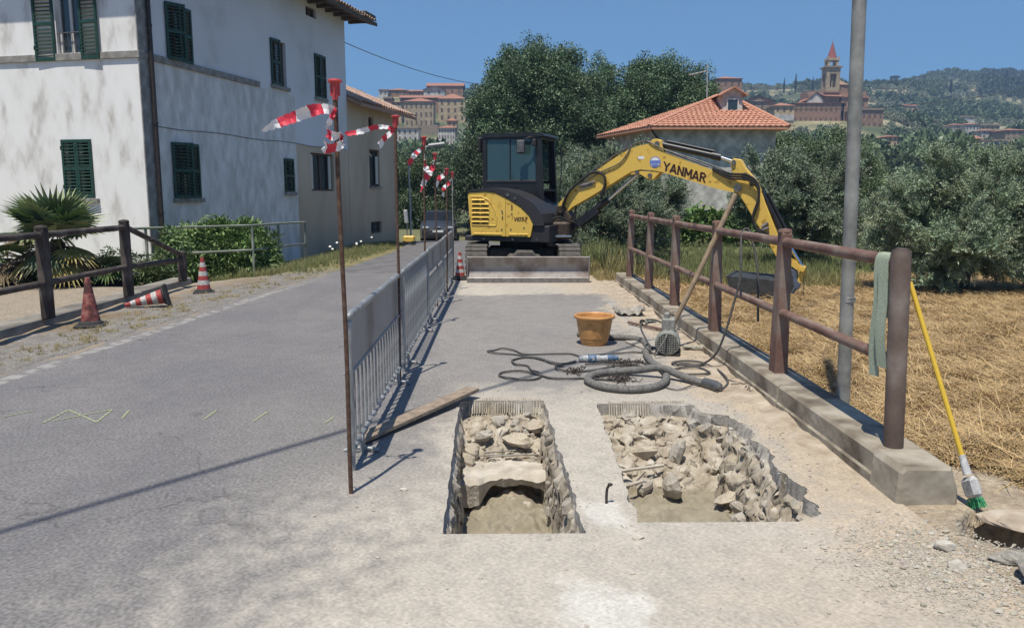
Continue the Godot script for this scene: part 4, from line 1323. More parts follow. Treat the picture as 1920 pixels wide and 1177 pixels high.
func build_barriers() -> void:
	var rng := rnd(22)
	var where := ["nearest", "second", "third", "farthest"]
	var looks := ["nearest galvanised crowd barrier with a grey board along its upper part", "second crowd barrier from the camera, plain vertical bars without board", "third crowd barrier from the camera, with a narrow board at its top", "farthest crowd barrier, ending beside the excavator blade"]
	var starts := [4.33, 6.86, 9.4, 12.0]
	var bar := MB.new()
	bar.tube(Vector3(0, 0.12, 0), Vector3(0, 0.86, 0), 0.0075, -1, 7, false)
	var bar_short := MB.new()
	bar_short.tube(Vector3(0, 0.12, 0), Vector3(0, 0.56, 0), 0.0075, -1, 7, false)
	for i in 4:
		var ln := 2.46
		var t := thing("crowd_barrier", looks[i], "barrier", P3(-0.85 - 0.012 * i, 0, starts[i] + ln * 0.5), rng.randf_range(-0.006, 0.006), "crowd barriers between the lanes")
		var b := MB.new()
		var h := ln * 0.5 - 0.02
		b.path(spline([Vector3(0, 0.1, h), Vector3(0, 0.5, h), Vector3(0, 0.8, h), Vector3(0, 0.865, h - 0.03), Vector3(0, 0.885, h - 0.1), Vector3(0, 0.885, 0), Vector3(0, 0.885, -h + 0.1), Vector3(0, 0.865, -h + 0.03), Vector3(0, 0.8, -h), Vector3(0, 0.5, -h), Vector3(0, 0.1, -h)], 3), 0.0215, 12)
		b.tube(Vector3(0, 0.12, h), Vector3(0, 0.12, -h), 0.017, -1, 10)
		part(t, "frame", b.mesh(), M("galv"))
		var board: bool = i != 1
		var low := 0.56 if i == 0 else 0.62
		if board:
			b = MB.new()
			b.box(Vector3(0, (0.865 + low) * 0.5, 0), Vector3(0.006, 0.865 - low, 2 * h - 0.05))
			b.box(Vector3(0, low, 0), Vector3(0.024, 0.02, 2 * h - 0.04), Basis.IDENTITY, 0.004)
			part(t, "board", b.mesh(), M("board_grey"))
		for k in 17:
			part(t, "bar", (bar_short if board else bar).mesh() if k == 0 else t.get_node("bar").mesh, M("galv"), Vector3(0, 0, -h + (k + 1) * 2 * h / 18.0))
		for z in [-h * 0.72, h * 0.72, h - 0.02]:
			b = MB.new()
			b.path(PackedVector3Array([Vector3(0, 0.12, z), Vector3(0.0, 0.035, z), Vector3(0.0, 0.0, z)]), 0.016, 8)
			if z < h * 0.8:
				b.path(spline([Vector3(-0.11, 0.012, z), Vector3(-0.07, 0.02, z), Vector3(0, 0.03, z), Vector3(0.07, 0.02, z), Vector3(0.1, 0.012, z)], 3), 0.012, 7)
			part(t, "foot", b.mesh(), M("galv"))
		# twisted wire and the two coupling hooks
		b = MB.new()
		var wp := []
		for k in 40: wp.append(Vector3(0.0, 0.12, h - 0.05 - k * (2 * h - 0.1) / 39.0) + Vector3(cos(k * 1.9), sin(k * 1.9), 0) * 0.024)
		b.path(spline(wp, 3), 0.0028, 5)
		part(t, "binding_wire", b.mesh(), M("galv"))
		b = MB.new()
		for y in [0.3, 0.7]: b.path(spline([Vector3(0, y, -h), Vector3(0, y + 0.03, -h - 0.035), Vector3(0, y - 0.01, -h - 0.05), Vector3(0, y - 0.05, -h - 0.045)], 3), 0.007, 6)
		part(t, "coupling_hook", b.mesh(), M("galv"))
	# reinforcing rods with red caps
	var rods := [[-0.79, 4.012, 2.103, -0.807], [-0.852, 6.543, 2.173, -0.843], [-0.9, 9.233, 2.195, -0.871], [-0.89, 11.02, 2.1, -0.897], [-0.868, 12.665, 1.948, -0.85], [-0.876, 14.5, 1.94, -0.874]]
	var rl := ["nearest rusty ribbed steel rod with a bright red mushroom cap", "second rusty rod from the camera, tied at the joint of the first two barriers", "third rusty rod from the camera, with red cap", "fourth rusty rod from the camera, behind its fluttering tape", "fifth marker rod, thin with an orange cap", "farthest marker rod, pale, at the last barrier's end"]
	for i in 6:
		var q: Array = rods[i]
		var t := thing("marker_rod", rl[i], "steel rod", P3(q[0], 0, q[1]), 0.0, "capped steel rods along the barriers")
		var b := MB.new()
		var top := Vector3(q[3] - q[0], q[2] - 0.06, 0)
		var pts := PackedVector3Array()
		var rr := []
		var n := 300 if i < 2 else 60
		for k in n + 1:
			var s := float(k) / n
			pts.append(Vector3(0, -0.02, 0).lerp(top, s) + Vector3(sin(s * 5.0), 0, cos(s * 4.0)) * 0.006 * sin(s * PI))
			rr.append(0.0105 if k % 2 else (0.0128 if i < 2 else 0.0112))
		b.path(pts, rr, 8)
		part(t, "rod", b.mesh(), M("rebar" if i < 5 else "galv_pole"))
		b = MB.new()
		b.lathe([[0.0, -0.042], [0.0145, -0.042], [0.016, 0.02], [0.018, 0.036], [0.032, 0.041], [0.035, 0.047], [0.033, 0.054], [0.018, 0.058], [0.0, 0.058]], top, Basis.IDENTITY, 20)
		for k in 4: b.box(top + Vector3(cos(k * PI / 2) * 0.018, 0.008, sin(k * PI / 2) * 0.018), Vector3(0.012, 0.06, 0.004), Basis(Vector3.UP, -k * PI / 2))
		part(t, "cap", b.mesh(), M("red_plastic"))
		if i < 2:
			b = MB.new()
			for y in [0.62, 0.2]:
				var ring := []
				for k in 10: ring.append(Vector3(cos(k * 1.4) * 0.016 - 0.02 * (k % 2), y + k * 0.0025, sin(k * 1.4) * 0.018 - 0.012))
				b.path(spline(ring, 3), 0.002, 5)
			part(t, "tie_wire", b.mesh(), M("galv"))
	# red and white tape ends
	tape("long streamer of red and white tape blowing left from the nearest rod", P3(-0.8, 1.95, 4.0), [[0, 0, 0.0], [-0.06, 0.006, 0.03], [-0.12, -0.008, 0.05], [-0.19, -0.03, 0.03], [-0.27, -0.062, 0.05], [-0.36, -0.1, 0.02]], [0.02, 0.032, 0.038, 0.034, 0.03, 0.008], 5, false, 0.4)
	tape("crumpled loop of red and white tape knotted round the nearest rod", P3(-0.8, 1.96, 4.0), [[0.0, 0, 0.014], [-0.022, -0.05, 0.03], [-0.042, -0.1, 0.03], [-0.02, -0.135, 0.045], [0.02, -0.13, 0.03], [0.03, -0.16, 0.02], [0.0, -0.185, 0.03], [-0.05, -0.19, 0.03], [-0.06, -0.15, 0.01]], [0.012, 0.018, 0.02, 0.028, 0.022, 0.02, 0.03, 0.034, 0.02], 8, true, 0.9)
	tape("long tape streamer blowing left from the second rod", P3(-0.85, 2.06, 6.54), [[0, 0, 0], [-0.07, 0.016, 0.02], [-0.16, 0.01, 0.05], [-0.27, -0.02, 0.03], [-0.385, -0.04, 0.04]], [0.012, 0.02, 0.026, 0.028, 0.022], 5, true, 0.5)
	tape("short tape tail hanging from the second rod", P3(-0.85, 2.06, 6.54), [[0, 0, 0.01], [-0.04, -0.04, 0.03], [-0.08, -0.075, 0.04], [-0.12, -0.13, 0.03]], [0.012, 0.026, 0.03, 0.03], 4, true, 0.5)
	tape("upper tape streamer of the third rod", P3(-0.88, 2.05, 9.23), [[0, 0.02, 0], [-0.05, -0.02, 0.02], [-0.1, -0.07, 0.04], [-0.17, -0.17, 0.02]], [0.015, 0.03, 0.04, 0.035], 5, true, 0.3)
	tape("lower hanging tape tail of the third rod", P3(-0.88, 2.0, 9.23), [[0.01, 0, 0.01], [0.015, -0.1, 0.03], [0.035, -0.19, 0.04], [0.02, -0.28, 0.03]], [0.015, 0.035, 0.045, 0.035], 4, false, 0.2)
	tape("hanging tape streamer of the fourth rod", P3(-0.9, 2.0, 11.0), [[0, 0, 0], [-0.03, -0.1, 0.03], [-0.08, -0.2, 0.05], [-0.15, -0.3, 0.03], [-0.19, -0.42, 0.03]], [0.02, 0.045, 0.05, 0.05, 0.02], 6, false, 0.3)
	tape("small tape streamer of the fifth rod", P3(-0.86, 1.88, 12.66), [[0, 0, 0], [-0.05, -0.05, 0.03], [-0.11, -0.1, 0.03], [-0.16, -0.22, 0.03]], [0.02, 0.045, 0.05, 0.04], 4, true, 0.3)
	tape("tape streamer blowing left from the farthest rod", P3(-0.876, 1.83, 14.5), [[0, 0, 0], [-0.08, -0.1, 0.03], [-0.15, -0.2, 0.04], [-0.17, -0.33, 0.03]], [0.015, 0.045, 0.055, 0.05], 5, false, 0.3)

func tape(label: String, at: Vector3, pts: Array, hw: Array, stripes: int, red_first: bool, roll: float) -> void:
	var t := thing("warning_tape", label, "warning tape", at, 0.0, "red and white tape on the rods")
	var v := []
	for p in pts: v.append(Vector3(p[0], p[1], p[2]))
	var cs := spline(v, 8)
	var n := cs.size()
	for i in n: cs[i] += Vector3(0, sin(i * 2.1), cos(i * 1.3)) * 0.0035
	var wd := []
	for i in n:
		var s := float(i) / (n - 1) * (hw.size() - 1)
		var k := mini(int(s), hw.size() - 2)
		var tan := (cs[mini(i + 1, n - 1)] - cs[maxi(i - 1, 0)]).normalized()
		var up := Vector3(0.15 * sin(i * 0.5), 1, 0.5 * sin(i * 0.33 + roll * 4.0) + roll * 0.4)
		up = (up - tan * up.dot(tan)).normalized()
		wd.append(up * lerpf(hw[k], hw[k + 1], s - k) * 0.78)
	for s in stripes:
		var b := MB.new()
		var i0 := int(round(float(s) * (n - 1) / stripes))
		var i1 := int(round(float(s + 1) * (n - 1) / stripes))
		for i in range(i0, i1):
			var m0: Vector3 = wd[i].cross(Vector3(1, 0, 0)) * 0.2
			var m1: Vector3 = wd[i + 1].cross(Vector3(1, 0, 0)) * 0.2
			b.quad(cs[i] - wd[i], cs[i + 1] - wd[i + 1], cs[i + 1] + m1, cs[i] + m0)
			b.quad(cs[i] + m0, cs[i + 1] + m1, cs[i + 1] + wd[i + 1], cs[i] + wd[i])
		part(t, "red_stripe" if (s % 2 == 0) == red_first else "white_stripe", b.mesh(), M("red_tape") if (s % 2 == 0) == red_first else M("white_tape"))
# ------------------------------------------------------------------ excavator
func pv(a: Array) -> PackedVector2Array:
	var o := PackedVector2Array()
	for q in a: o.append(Vector2(q[0], q[1]))
	return o
const STROKES := {
	"Y": [[0.0, 1.0, 0.36, 0.48], [0.72, 1.0, 0.36, 0.48], [0.36, 0.5, 0.36, 0.0]],
	"A": [[0.0, 0.0, 0.36, 1.0], [0.72, 0.0, 0.36, 1.0], [0.15, 0.28, 0.57, 0.28]],
	"N": [[0.06, 0.0, 0.06, 1.0], [0.06, 1.0, 0.66, 0.0], [0.66, 0.0, 0.66, 1.0]],
	"M": [[0.04, 0.0, 0.06, 1.0], [0.06, 1.0, 0.42, 0.25], [0.42, 0.25, 0.78, 1.0], [0.78, 1.0, 0.8, 0.0]],
	"R": [[0.06, 0.0, 0.06, 1.0], [0.06, 0.94, 0.5, 0.94], [0.5, 0.94, 0.62, 0.74], [0.62, 0.74, 0.5, 0.52], [0.5, 0.52, 0.06, 0.52], [0.34, 0.52, 0.66, 0.0]],
	"V": [[0.0, 1.0, 0.34, 0.0], [0.34, 0.0, 0.68, 1.0]],
	"i": [[0.06, 0.0, 0.06, 0.66], [0.06, 0.84, 0.06, 0.98]],
	"O": [[0.2, 0.06, 0.06, 0.3], [0.06, 0.3, 0.06, 0.7], [0.06, 0.7, 0.2, 0.94], [0.2, 0.94, 0.5, 0.94], [0.5, 0.94, 0.64, 0.7], [0.64, 0.7, 0.64, 0.3], [0.64, 0.3, 0.5, 0.06], [0.5, 0.06, 0.2, 0.06]],
	"5": [[0.6, 0.94, 0.1, 0.94], [0.1, 0.94, 0.06, 0.54], [0.06, 0.56, 0.5, 0.56], [0.5, 0.56, 0.6, 0.36], [0.6, 0.36, 0.48, 0.06], [0.48, 0.06, 0.04, 0.06]],
	"7": [[0.04, 0.94, 0.62, 0.94], [0.62, 0.94, 0.26, 0.0]]}
func lettering(par: Node, called: String, text: String, height: float, m: Material, xf: Transform3D, stretch := 1.0, weight := 0.2) -> void:
	# block letters built of strokes, centred on the origin of xf
	var wide := 0.0
	for ch in text: wide += (0.3 if ch == "i" else (1.0 if ch == "M" else 0.9))
	var x := -wide * 0.5
	var holder: MeshInstance3D = null
	for ch in text:
		var b := MB.new()
		for q in STROKES[ch]:
			var a := Vector2(x + q[0], q[1] - 0.5)
			var e := Vector2(x + q[2], q[3] - 0.5)
			var dr := (e - a).normalized() * weight * 0.45
			var sd := Vector2(-dr.y, dr.x).normalized() * weight * 0.5
			if absf(dr.x) < absf(dr.y): sd = Vector2(weight * 0.58, 0) * (-1.0 if dr.y > 0 else 1.0)
			var h := Vector2(height * stretch, height)
			var pts := []
			for p in [a - sd, e - sd, e + sd, a + sd]: pts.append(Vector3(p.x * h.x, p.y * h.y, 0))
			b.quad(xf * pts[0], xf * pts[1], xf * pts[2], xf * pts[3])
		part(par, called, b.mesh(), m)
		x += 0.3 if ch == "i" else (1.0 if ch == "M" else 0.9)

func build_excavator() -> void:
	var ex := thing("excavator", "yellow and black compact excavator with bent boom reaching over the railing", "excavator", P3(0.47, 0, 15.75))
	var up := Transform3D(Basis(Vector3.UP, deg_to_rad(-20)), Vector3.ZERO)
	var P := func(called: String, b: MB, m: String, xf: Transform3D) -> MeshInstance3D:
		var o := part(ex, called, b.mesh(), M(m))
		o.transform = xf
		return o
	var id := Transform3D.IDENTITY
	var b := MB.new()
	# ---- tracks
	for s in [[-0.93, "l"], [0.78, "r"]]:
		b = MB.new()
		var poly := PackedVector2Array()
		var hl := 1.22
		var hh := 0.29
		for k in 13:
			var a := -PI / 2 + PI * k / 12.0
			poly.append(Vector2(hl - hh + cos(a) * hh, hh + 0.02 + sin(a) * hh))
		for k in 13:
			var a := PI / 2 + PI * k / 12.0
			poly.append(Vector2(-hl + hh + cos(a) * hh, hh + 0.02 + sin(a) * hh))
		# profile in (z, y), extruded along x
		var fx := Transform3D(Basis(Vector3(0, 0, 1), Vector3.UP, Vector3(-1, 0, 0)), Vector3(s[0], 0, 0))
		b.prism(poly, -0.19, 0.19, fx, 0.01)
		var tr: MeshInstance3D = P.call("track", b, "track_dusty", id)
		var pad := MB.new()
		pad.box(Vector3.ZERO, Vector3(0.4, 0.035, 0.075), Basis.IDENTITY, 0.008)
		var pm := pad.mesh()
		var per := 2 * (2 * hl - 2 * hh) + TAU * hh
		var n := 46
		for k in n:
			var t := per * k / n
			var st := 2 * hl - 2 * hh
			var pos := Vector2.ZERO
			var an := 0.0
			if t < st:
				pos = Vector2(-hl + hh + t, 2 * hh + 0.02); an = 0.0
			elif t < st + PI * hh:
				an = (t - st) / hh
				pos = Vector2(hl - hh + sin(an) * hh, hh + 0.02 + cos(an) * hh)
			elif t < 2 * st + PI * hh:
				pos = Vector2(hl - hh - (t - st - PI * hh), 0.02); an = PI
			else:
				an = PI + (t - 2 * st - PI * hh) / hh
				pos = Vector2(-hl + hh + sin(an) * hh, hh + 0.02 + cos(an) * hh)
			var o := part(tr, "track_pad", pm, M("track_dusty"), Vector3(s[0], pos.y, pos.x))
			o.rotation.x = an
		b = MB.new()
		for z in [-0.8, -0.4, 0.0, 0.4, 0.8]: b.tube(Vector3(s[0] - 0.2, 0.22, z), Vector3(s[0] + 0.2, 0.22, z), 0.1, -1, 14)
		part(tr, "rollers", b.mesh(), M("rubber"))
	# ---- carriage body, slew ring
	b = MB.new()
	b.box(Vector3(-0.07, 0.4, 0), Vector3(1.3, 0.26, 0.9), Basis.IDENTITY, 0.04)
	b.box(Vector3(-0.05, 0.36, 0.75), Vector3(0.62, 0.18, 0.7), Basis.IDENTITY, 0.04)
	b.prism(pv([[-0.28, 0.4], [0.2, 0.4], [0.1, 0.52], [-0.18, 0.52]]), 0.75, 1.25, id, 0.02)
	P.call("carriage", b, "track_dusty", id)
	b = MB.new()
	b.lathe([[0.0, 0.5], [0.5, 0.5], [0.5, 0.67], [0.0, 0.67]], Vector3.ZERO, Basis.IDENTITY, 28)
	P.call("slew_ring", b, "rubber", id)
	# ---- dozer blade
	b = MB.new()
	var zf := 1.69
	var prof := []
	for k in 9:
		var s := k / 8.0
		prof.append(Vector2(zf - 0.075 * sin(s * PI) + 0.02 * s, 0.06 + s * 0.385))
	for k in 8:
		var p0: Vector2 = prof[k]
		var p1: Vector2 = prof[k + 1]
		b.quad(Vector3(-1.072, p0.y, p0.x), Vector3(1.075, p0.y, p0.x), Vector3(1.075, p1.y, p1.x), Vector3(-1.072, p1.y, p1.x))
		b.quad(Vector3(1.075, p0.y, p0.x - 0.03), Vector3(-1.072, p0.y, p0.x - 0.03), Vector3(-1.072, p1.y, p1.x - 0.03), Vector3(1.075, p1.y, p1.x - 0.03))
	b.box(Vector3(0, 0.45, zf + 0.0), Vector3(2.15, 0.022, 0.06), Basis.IDENTITY, 0.006)
	for s in [-1.075, 1.078]: b.box(Vector3(s, 0.24, zf - 0.05), Vector3(0.02, 0.44, 0.13), Basis.IDENTITY, 0.004)
	b.box(Vector3(0, 0.27, zf - 0.16), Vector3(1.9, 0.12, 0.1), Basis.IDENTITY, 0.02)
	for s in [-0.42, 0.42]: b.box(Vector3(s, 0.26, zf - 0.6), Vector3(0.12, 0.14, 0.9), Basis.IDENTITY, 0.02)
	var bl: MeshInstance3D = P.call("dozer_blade", b, "blade_steel", id)
	b = MB.new()
	b.box(Vector3(0, 0.045, zf + 0.012), Vector3(2.15, 0.085, 0.022), Basis.IDENTITY, 0.004)
	part(bl, "cutting_edge", b.mesh(), M("worn_edge"))
	# ---- slewing platform
	b = MB.new()
	b.prism(pv([[-0.92, 0.68], [0.76, 0.665], [0.76, 0.97], [0.46, 0.97], [0.4, 0.76], [-0.9, 0.775]]), -0.85, 0.9, id, 0.015)
	P.call("platform", b, "plastic_black", up)
	for u in [-0.52, 0.05, 0.52]:
		b = MB.new()
		b.tube(Vector3(u, 0.72, 0.9), Vector3(u, 0.72, 0.915), 0.022, -1, 10)
		P.call("platform_bolt", b, "steel_grey", up)
	# counterweight, round in plan
	b = MB.new()
	var cw := PackedVector2Array()
	for k in 15:
		var a := PI * 0.56 + PI * 0.88 * k / 14.0
		cw.append(Vector2(cos(a) * 1.0, sin(a) * 0.88))
	cw.append(Vector2(-0.3, -0.8)); cw.append(Vector2(-0.3, 0.8))
	var flat := Transform3D(Basis(Vector3.RIGHT, Vector3(0, 0, -1), Vector3.UP), Vector3.ZERO)
	b.prism(cw, 0.73, 1.13, flat, 0.03)
	P.call("counterweight", b, "plastic_black", up)
	# ---- yellow side cover
	b = MB.new()
	var yel := pv([[-0.83, 1.55], [-0.8, 1.575], [-0.48, 1.59], [-0.28, 1.567], [-0.023, 1.448], [0.203, 1.316], [0.372, 1.159], [0.451, 1.015], [0.405, 0.78], [0.39, 0.765], [-0.763, 0.783], [-0.804, 1.149]])
	b.prism(yel, 0.35, 0.8, id)
	var core: MeshInstance3D = P.call("radiator", b, "plastic_black", up)
	# the cover is cut into bands so that the louvre slots and the door gap are real openings
	var ends := [-0.5, -0.42, -0.41, -0.41, -0.41, -0.42]
	var cuts := [0.7]
	for k in range(5, -1, -1):
		cuts.append(1.418 - k * 0.0805 - 0.017)
		cuts.append(1.418 - k * 0.0805 + 0.017)
	cuts.append(1.7)
	var rect := func(x0: float, x1: float, y0: float, y1: float) -> PackedVector2Array: return PackedVector2Array([Vector2(x0, y0), Vector2(x1, y0), Vector2(x1, y1), Vector2(x0, y1)])
	b = MB.new()
	for k in cuts.size() - 1:
		var pieces := []
		for pc in Geometry2D.intersect_polygons(yel, rect.call(-2.0, 2.0, cuts[k], cuts[k + 1])): pieces.append(pc)
		var takes := [rect.call(-0.084, -0.077, 0.0, 3.0)]
		if k % 2 == 1:
			takes.append(rect.call(-0.745, -0.595, 0.0, 3.0))
			takes.append(rect.call(-0.57, ends[5 - (k - 1) / 2] - 0.01, 0.0, 3.0))
		for tk in takes:
			var left := []
			for pc in pieces:
				for r in Geometry2D.clip_polygons(pc, tk): left.append(r)
			pieces = left
		for pc in pieces: b.prism(pc, 0.78, 0.93, id)
	var cover: MeshInstance3D = P.call("side_cover", b, "yellow", up)
	core.name = "radiator_core"
	for k in 6:
		var y := 1.418 - k * 0.0805
		b = MB.new()
		b.prism(pv([[0.93, y + 0.018], [0.958, y + 0.016], [0.93, y + 0.04]]), -0.75, ends[k] + 0.01, Transform3D(Basis(Vector3(0, 0, 1), Vector3.UP, Vector3(-1, 0, 0)) * Basis.from_scale(Vector3(1, 1, -1)), Vector3.ZERO))
		part(cover, "louvre_blade", b.mesh(), M("yellow"))
	b = MB.new()
	for q in [[-0.77, 1.47, -0.75, 0.98], [-0.75, 0.97, -0.27, 0.965], [-0.27, 0.965, -0.25, 1.12], [-0.25, 1.12, -0.3, 1.28], [-0.3, 1.28, -0.42, 1.44], [-0.42, 1.44, -0.55, 1.5], [-0.55, 1.5, -0.77, 1.5]]:
		b.tube(Vector3(q[0], q[1], 0.928), Vector3(q[2], q[3], 0.928), 0.014, -1, 6)
	part(cover, "pressed_rim", b.mesh(), M("yellow"))
	for q in [[0.045, 1.3, 0.024, 0.1], [-0.14, 1.11, 0.022, 0.07]]:
		b = MB.new()
		b.box(Vector3(q[0], q[1], 0.931), Vector3(q[2], q[3], 0.01), Basis.IDENTITY, 0.003)
		part(cover, "latch", b.mesh(), M("plastic_black"))
	for q in [[-0.152, 0.9], [0.026, 0.903], [0.283, 0.933], [0.045, 1.19], [-0.14, 1.2], [-0.15, 1.24]]:
		b = MB.new()
		b.tube(Vector3(q[0], q[1], 0.925), Vector3(q[0], q[1], 0.939), 0.014, -1, 10)
		part(cover, "bolt", b.mesh(), M("steel_grey"))
	for q in [[-0.72, -0.15, 0.81], [-0.02, 0.36, 0.81]]:
		b = MB.new()
		b.box(Vector3((q[0] + q[1]) * 0.5, q[2], 0.932), Vector3(q[1] - q[0], 0.04, 0.02), Basis.IDENTITY, 0.009)
		part(cover, "pressed_rib", b.mesh(), M("yellow"))
	lettering(cover, "model_lettering", "ViO57", 0.075, M("decal_dark"), Transform3D(Basis(Vector3(1, 0, 0), Vector3(0.22, 1, 0), Vector3(0, 0, 1)), Vector3(0.225, 1.09, 0.934)), 0.9, 0.2)
	# ---- black hood over it
	b = MB.new()
	b.prism(pv([[-0.85, 1.55], [-0.8, 1.61], [-0.72, 1.635], [-0.365, 1.665], [-0.079, 1.63], [0.203, 1.53], [0.455, 1.383], [0.622, 1.187], [0.668, 1.03], [0.66, 0.975], [0.455, 0.975], [0.452, 1.03], [0.378, 1.17], [0.21, 1.33], [-0.018, 1.462], [-0.275, 1.58], [-0.48, 1.603], [-0.8, 1.588]]), 0.1, 0.945, id, 0.02)
	b.prism(pv([[-0.8, 0.8], [0.6, 0.8], [0.6, 1.1], [0.4, 1.35], [0.15, 1.5], [-0.3, 1.6], [-0.8, 1.6]]), -0.85, 0.36, id, 0.02)
	var hood: MeshInstance3D = P.call("hood", b, "plastic_black", up)
	for q in [[-0.03, 1.535, 0.033, 0.948], [0.11, 1.47, 0.026, 0.948]]:
		b = MB.new()
		b.tube(Vector3(q[0], q[1], 0.93), Vector3(q[0], q[1], q[3] + 0.008), q[2], -1, 14)
		part(hood, "filler_cap", b.mesh(), M("steel_grey"))
	# ---- cab
	b = MB.new()
	var zc := 0.05
	var zl := -0.93
	var post := func(u0: float, v0: float, u1: float, v1: float, z: float, w: float) -> void:
		var dr := Vector3(u1 - u0, v1 - v0, 0)
		b.box(Vector3((u0 + u1) * 0.5, (v0 + v1) * 0.5, z), Vector3(w, dr.length(), 0.07), Basis(Vector3.BACK, atan2(-dr.x, dr.y)), 0.012)
	for z in [zc - 0.035, zl + 0.035]:
		post.call(-0.835, 1.25, -0.83, 2.66, z, 0.09)
		post.call(0.34, 1.2, 0.27, 2.64, z, 0.1)
		post.call(0.26, 1.25, 0.235, 2.6, z, 0.06)
	for z in [zc - 0.035, zl + 0.035]: b.box(Vector3(-0.28, 1.785, z), Vector3(1.12, 0.06, 0.066), Basis.IDENTITY, 0.01)
	for z in [zc - 0.035, zl + 0.035]: b.box(Vector3(-0.28, 2.63, z), Vector3(1.16, 0.06, 0.066), Basis.IDENTITY, 0.01)
	b.box(Vector3(-0.84, 2.62, (zc + zl) * 0.5), Vector3(0.07, 0.07, zc - zl - 0.1), Basis.IDENTITY, 0.01)
	b.box(Vector3(0.275, 2.62, (zc + zl) * 0.5), Vector3(0.07, 0.07, zc - zl - 0.1), Basis.IDENTITY, 0.01)
	b.box(Vector3(0.34, 1.62, (zc + zl) * 0.5), Vector3(0.04, 0.05, zc - zl - 0.1), Basis.IDENTITY, 0.008)
	var cab: MeshInstance3D = P.call("cab", b, "cab_black", up)
	b = MB.new()
	b.prism(pv([[-0.9, 2.655], [-0.87, 2.7], [-0.78, 2.72], [0.2, 2.715], [0.34, 2.7], [0.4, 2.66], [0.4, 2.64], [-0.88, 2.64]]), zl - 0.02, zc + 0.02, id, 0.018)
	part(cab, "roof", b.mesh(), M("cab_black"))
	b = MB.new()
	b.box(Vector3(-0.25, 1.5, zc - 0.03), Vector3(1.16, 0.56, 0.04), Basis.IDENTITY, 0.01)
	b.box(Vector3(-0.25, 1.4, zl + 0.03), Vector3(1.16, 0.4, 0.04), Basis.IDENTITY, 0.01)
	b.box(Vector3(-0.84, 1.5, (zc + zl) * 0.5), Vector3(0.04, 0.56, 0.9), Basis.IDENTITY, 0.01)
	b.box(Vector3(-0.25, 1.22, (zc + zl) * 0.5), Vector3(1.2, 0.06, 0.95), Basis.IDENTITY, 0.01)
	part(cab, "lower_panel", b.mesh(), M("cab_black"))
	var glass := func(called: String, c: Vector3, s: Vector3) -> void:
		var g := MB.new()
		g.box(c, s)
		part(cab, called, g.mesh(), M("cab_glass"))
	glass.call("side_glass", Vector3(-0.55, 2.21, zc - 0.03), Vector3(0.47, 0.78, 0.006))
	glass.call("side_glass", Vector3(-0.04, 2.21, zc - 0.04), Vector3(0.54, 0.78, 0.006))
	glass.call("door_glass", Vector3(-0.28, 2.21, zl + 0.03), Vector3(1.02, 0.78, 0.006))
	glass.call("rear_glass", Vector3(-0.84, 2.21, (zc + zl) * 0.5), Vector3(0.006, 0.76, 0.84))
	b = MB.new()
	b.box(Vector3(-0.31, 2.21, zc - 0.028), Vector3(0.022, 0.78, 0.014), Basis.IDENTITY, 0.003)
	part(cab, "window_rail", b.mesh(), M("cab_black"))
	# seat and levers seen through the panes
	b = MB.new()
	b.box(Vector3(-0.5, 1.95, -0.45), Vector3(0.14, 0.6, 0.46), Basis(Vector3.BACK, 0.12), 0.06)
	b.box(Vector3(-0.56, 2.32, -0.45), Vector3(0.1, 0.2, 0.26), Basis(Vector3.BACK, 0.12), 0.04)
	b.box(Vector3(-0.25, 1.66, -0.45), Vector3(0.5, 0.14, 0.48), Basis.IDENTITY, 0.05)
	b.box(Vector3(-0.25, 1.42, -0.45), Vector3(0.4, 0.36, 0.4), Basis.IDENTITY, 0.03)
	part(cab, "operator_seat", b.mesh(), M("rubber"))
	b = MB.new()
	for z in [-0.12, -0.78]:
		b.box(Vector3(-0.05, 1.72, z), Vector3(0.34, 0.2, 0.14), Basis.IDENTITY, 0.03)
		b.tube(Vector3(0.05, 1.8, z), Vector3(0.08, 2.0, z), 0.018, 0.026, 8)
	b.box(Vector3(0.2, 1.8, -0.14), Vector3(0.06, 0.3, 0.2), Basis.IDENTITY, 0.02)
	part(cab, "control_levers", b.mesh(), M("plastic_black"))
	# mirrors, work light, grab rail
	b = MB.new()
	b.box(Vector3(-0.03, 2.44, 0.2), Vector3(0.17, 0.26, 0.05), Basis(Vector3.UP, 0.25), 0.02)
	b.path(spline([Vector3(0.22, 2.6, 0.06), Vector3(0.15, 2.62, 0.16), Vector3(0.04, 2.58, 0.19)], 4), 0.012, 7)
	part(cab, "mirror", b.mesh(), M("plastic_black"))
	b = MB.new()
	b.box(Vector3(-0.03, 2.44, 0.222), Vector3(0.135, 0.215, 0.014), Basis(Vector3.UP, 0.25), 0.006)
	part(cab, "mirror_face", b.mesh(), M("steel_grey"))
	b = MB.new()
	b.box(Vector3(-1.02, 2.52, -0.3), Vector3(0.06, 0.3, 0.24), Basis(Vector3.UP, -0.3), 0.05)
	b.path(spline([Vector3(-0.86, 2.62, -0.5), Vector3(-0.95, 2.64, -0.42), Vector3(-1.0, 2.58, -0.34)], 4), 0.012, 7)
	part(cab, "rear_mirror", b.mesh(), M("plastic_black"))
	b = MB.new()
	b.box(Vector3(0.2, 2.52, 0.1), Vector3(0.09, 0.13, 0.07), Basis.IDENTITY, 0.015)
	part(cab, "work_light", b.mesh(), M("plastic_black"))
	b = MB.new()
	b.path(spline([Vector3(0.38, 2.55, -0.9), Vector3(0.45, 2.45, -0.92), Vector3(0.46, 2.0, -0.92), Vector3(0.44, 1.6, -0.9)], 5), 0.012, 7)
	part(cab, "grab_rail", b.mesh(), M("plastic_black"))
	b = MB.new()
	b.box(Vector3(-0.86, 1.72, 0.0), Vector3(0.05, 0.1, 0.05), Basis.IDENTITY, 0.006)
	part(cab, "side_lamp", b.mesh(), M("decal_white"))

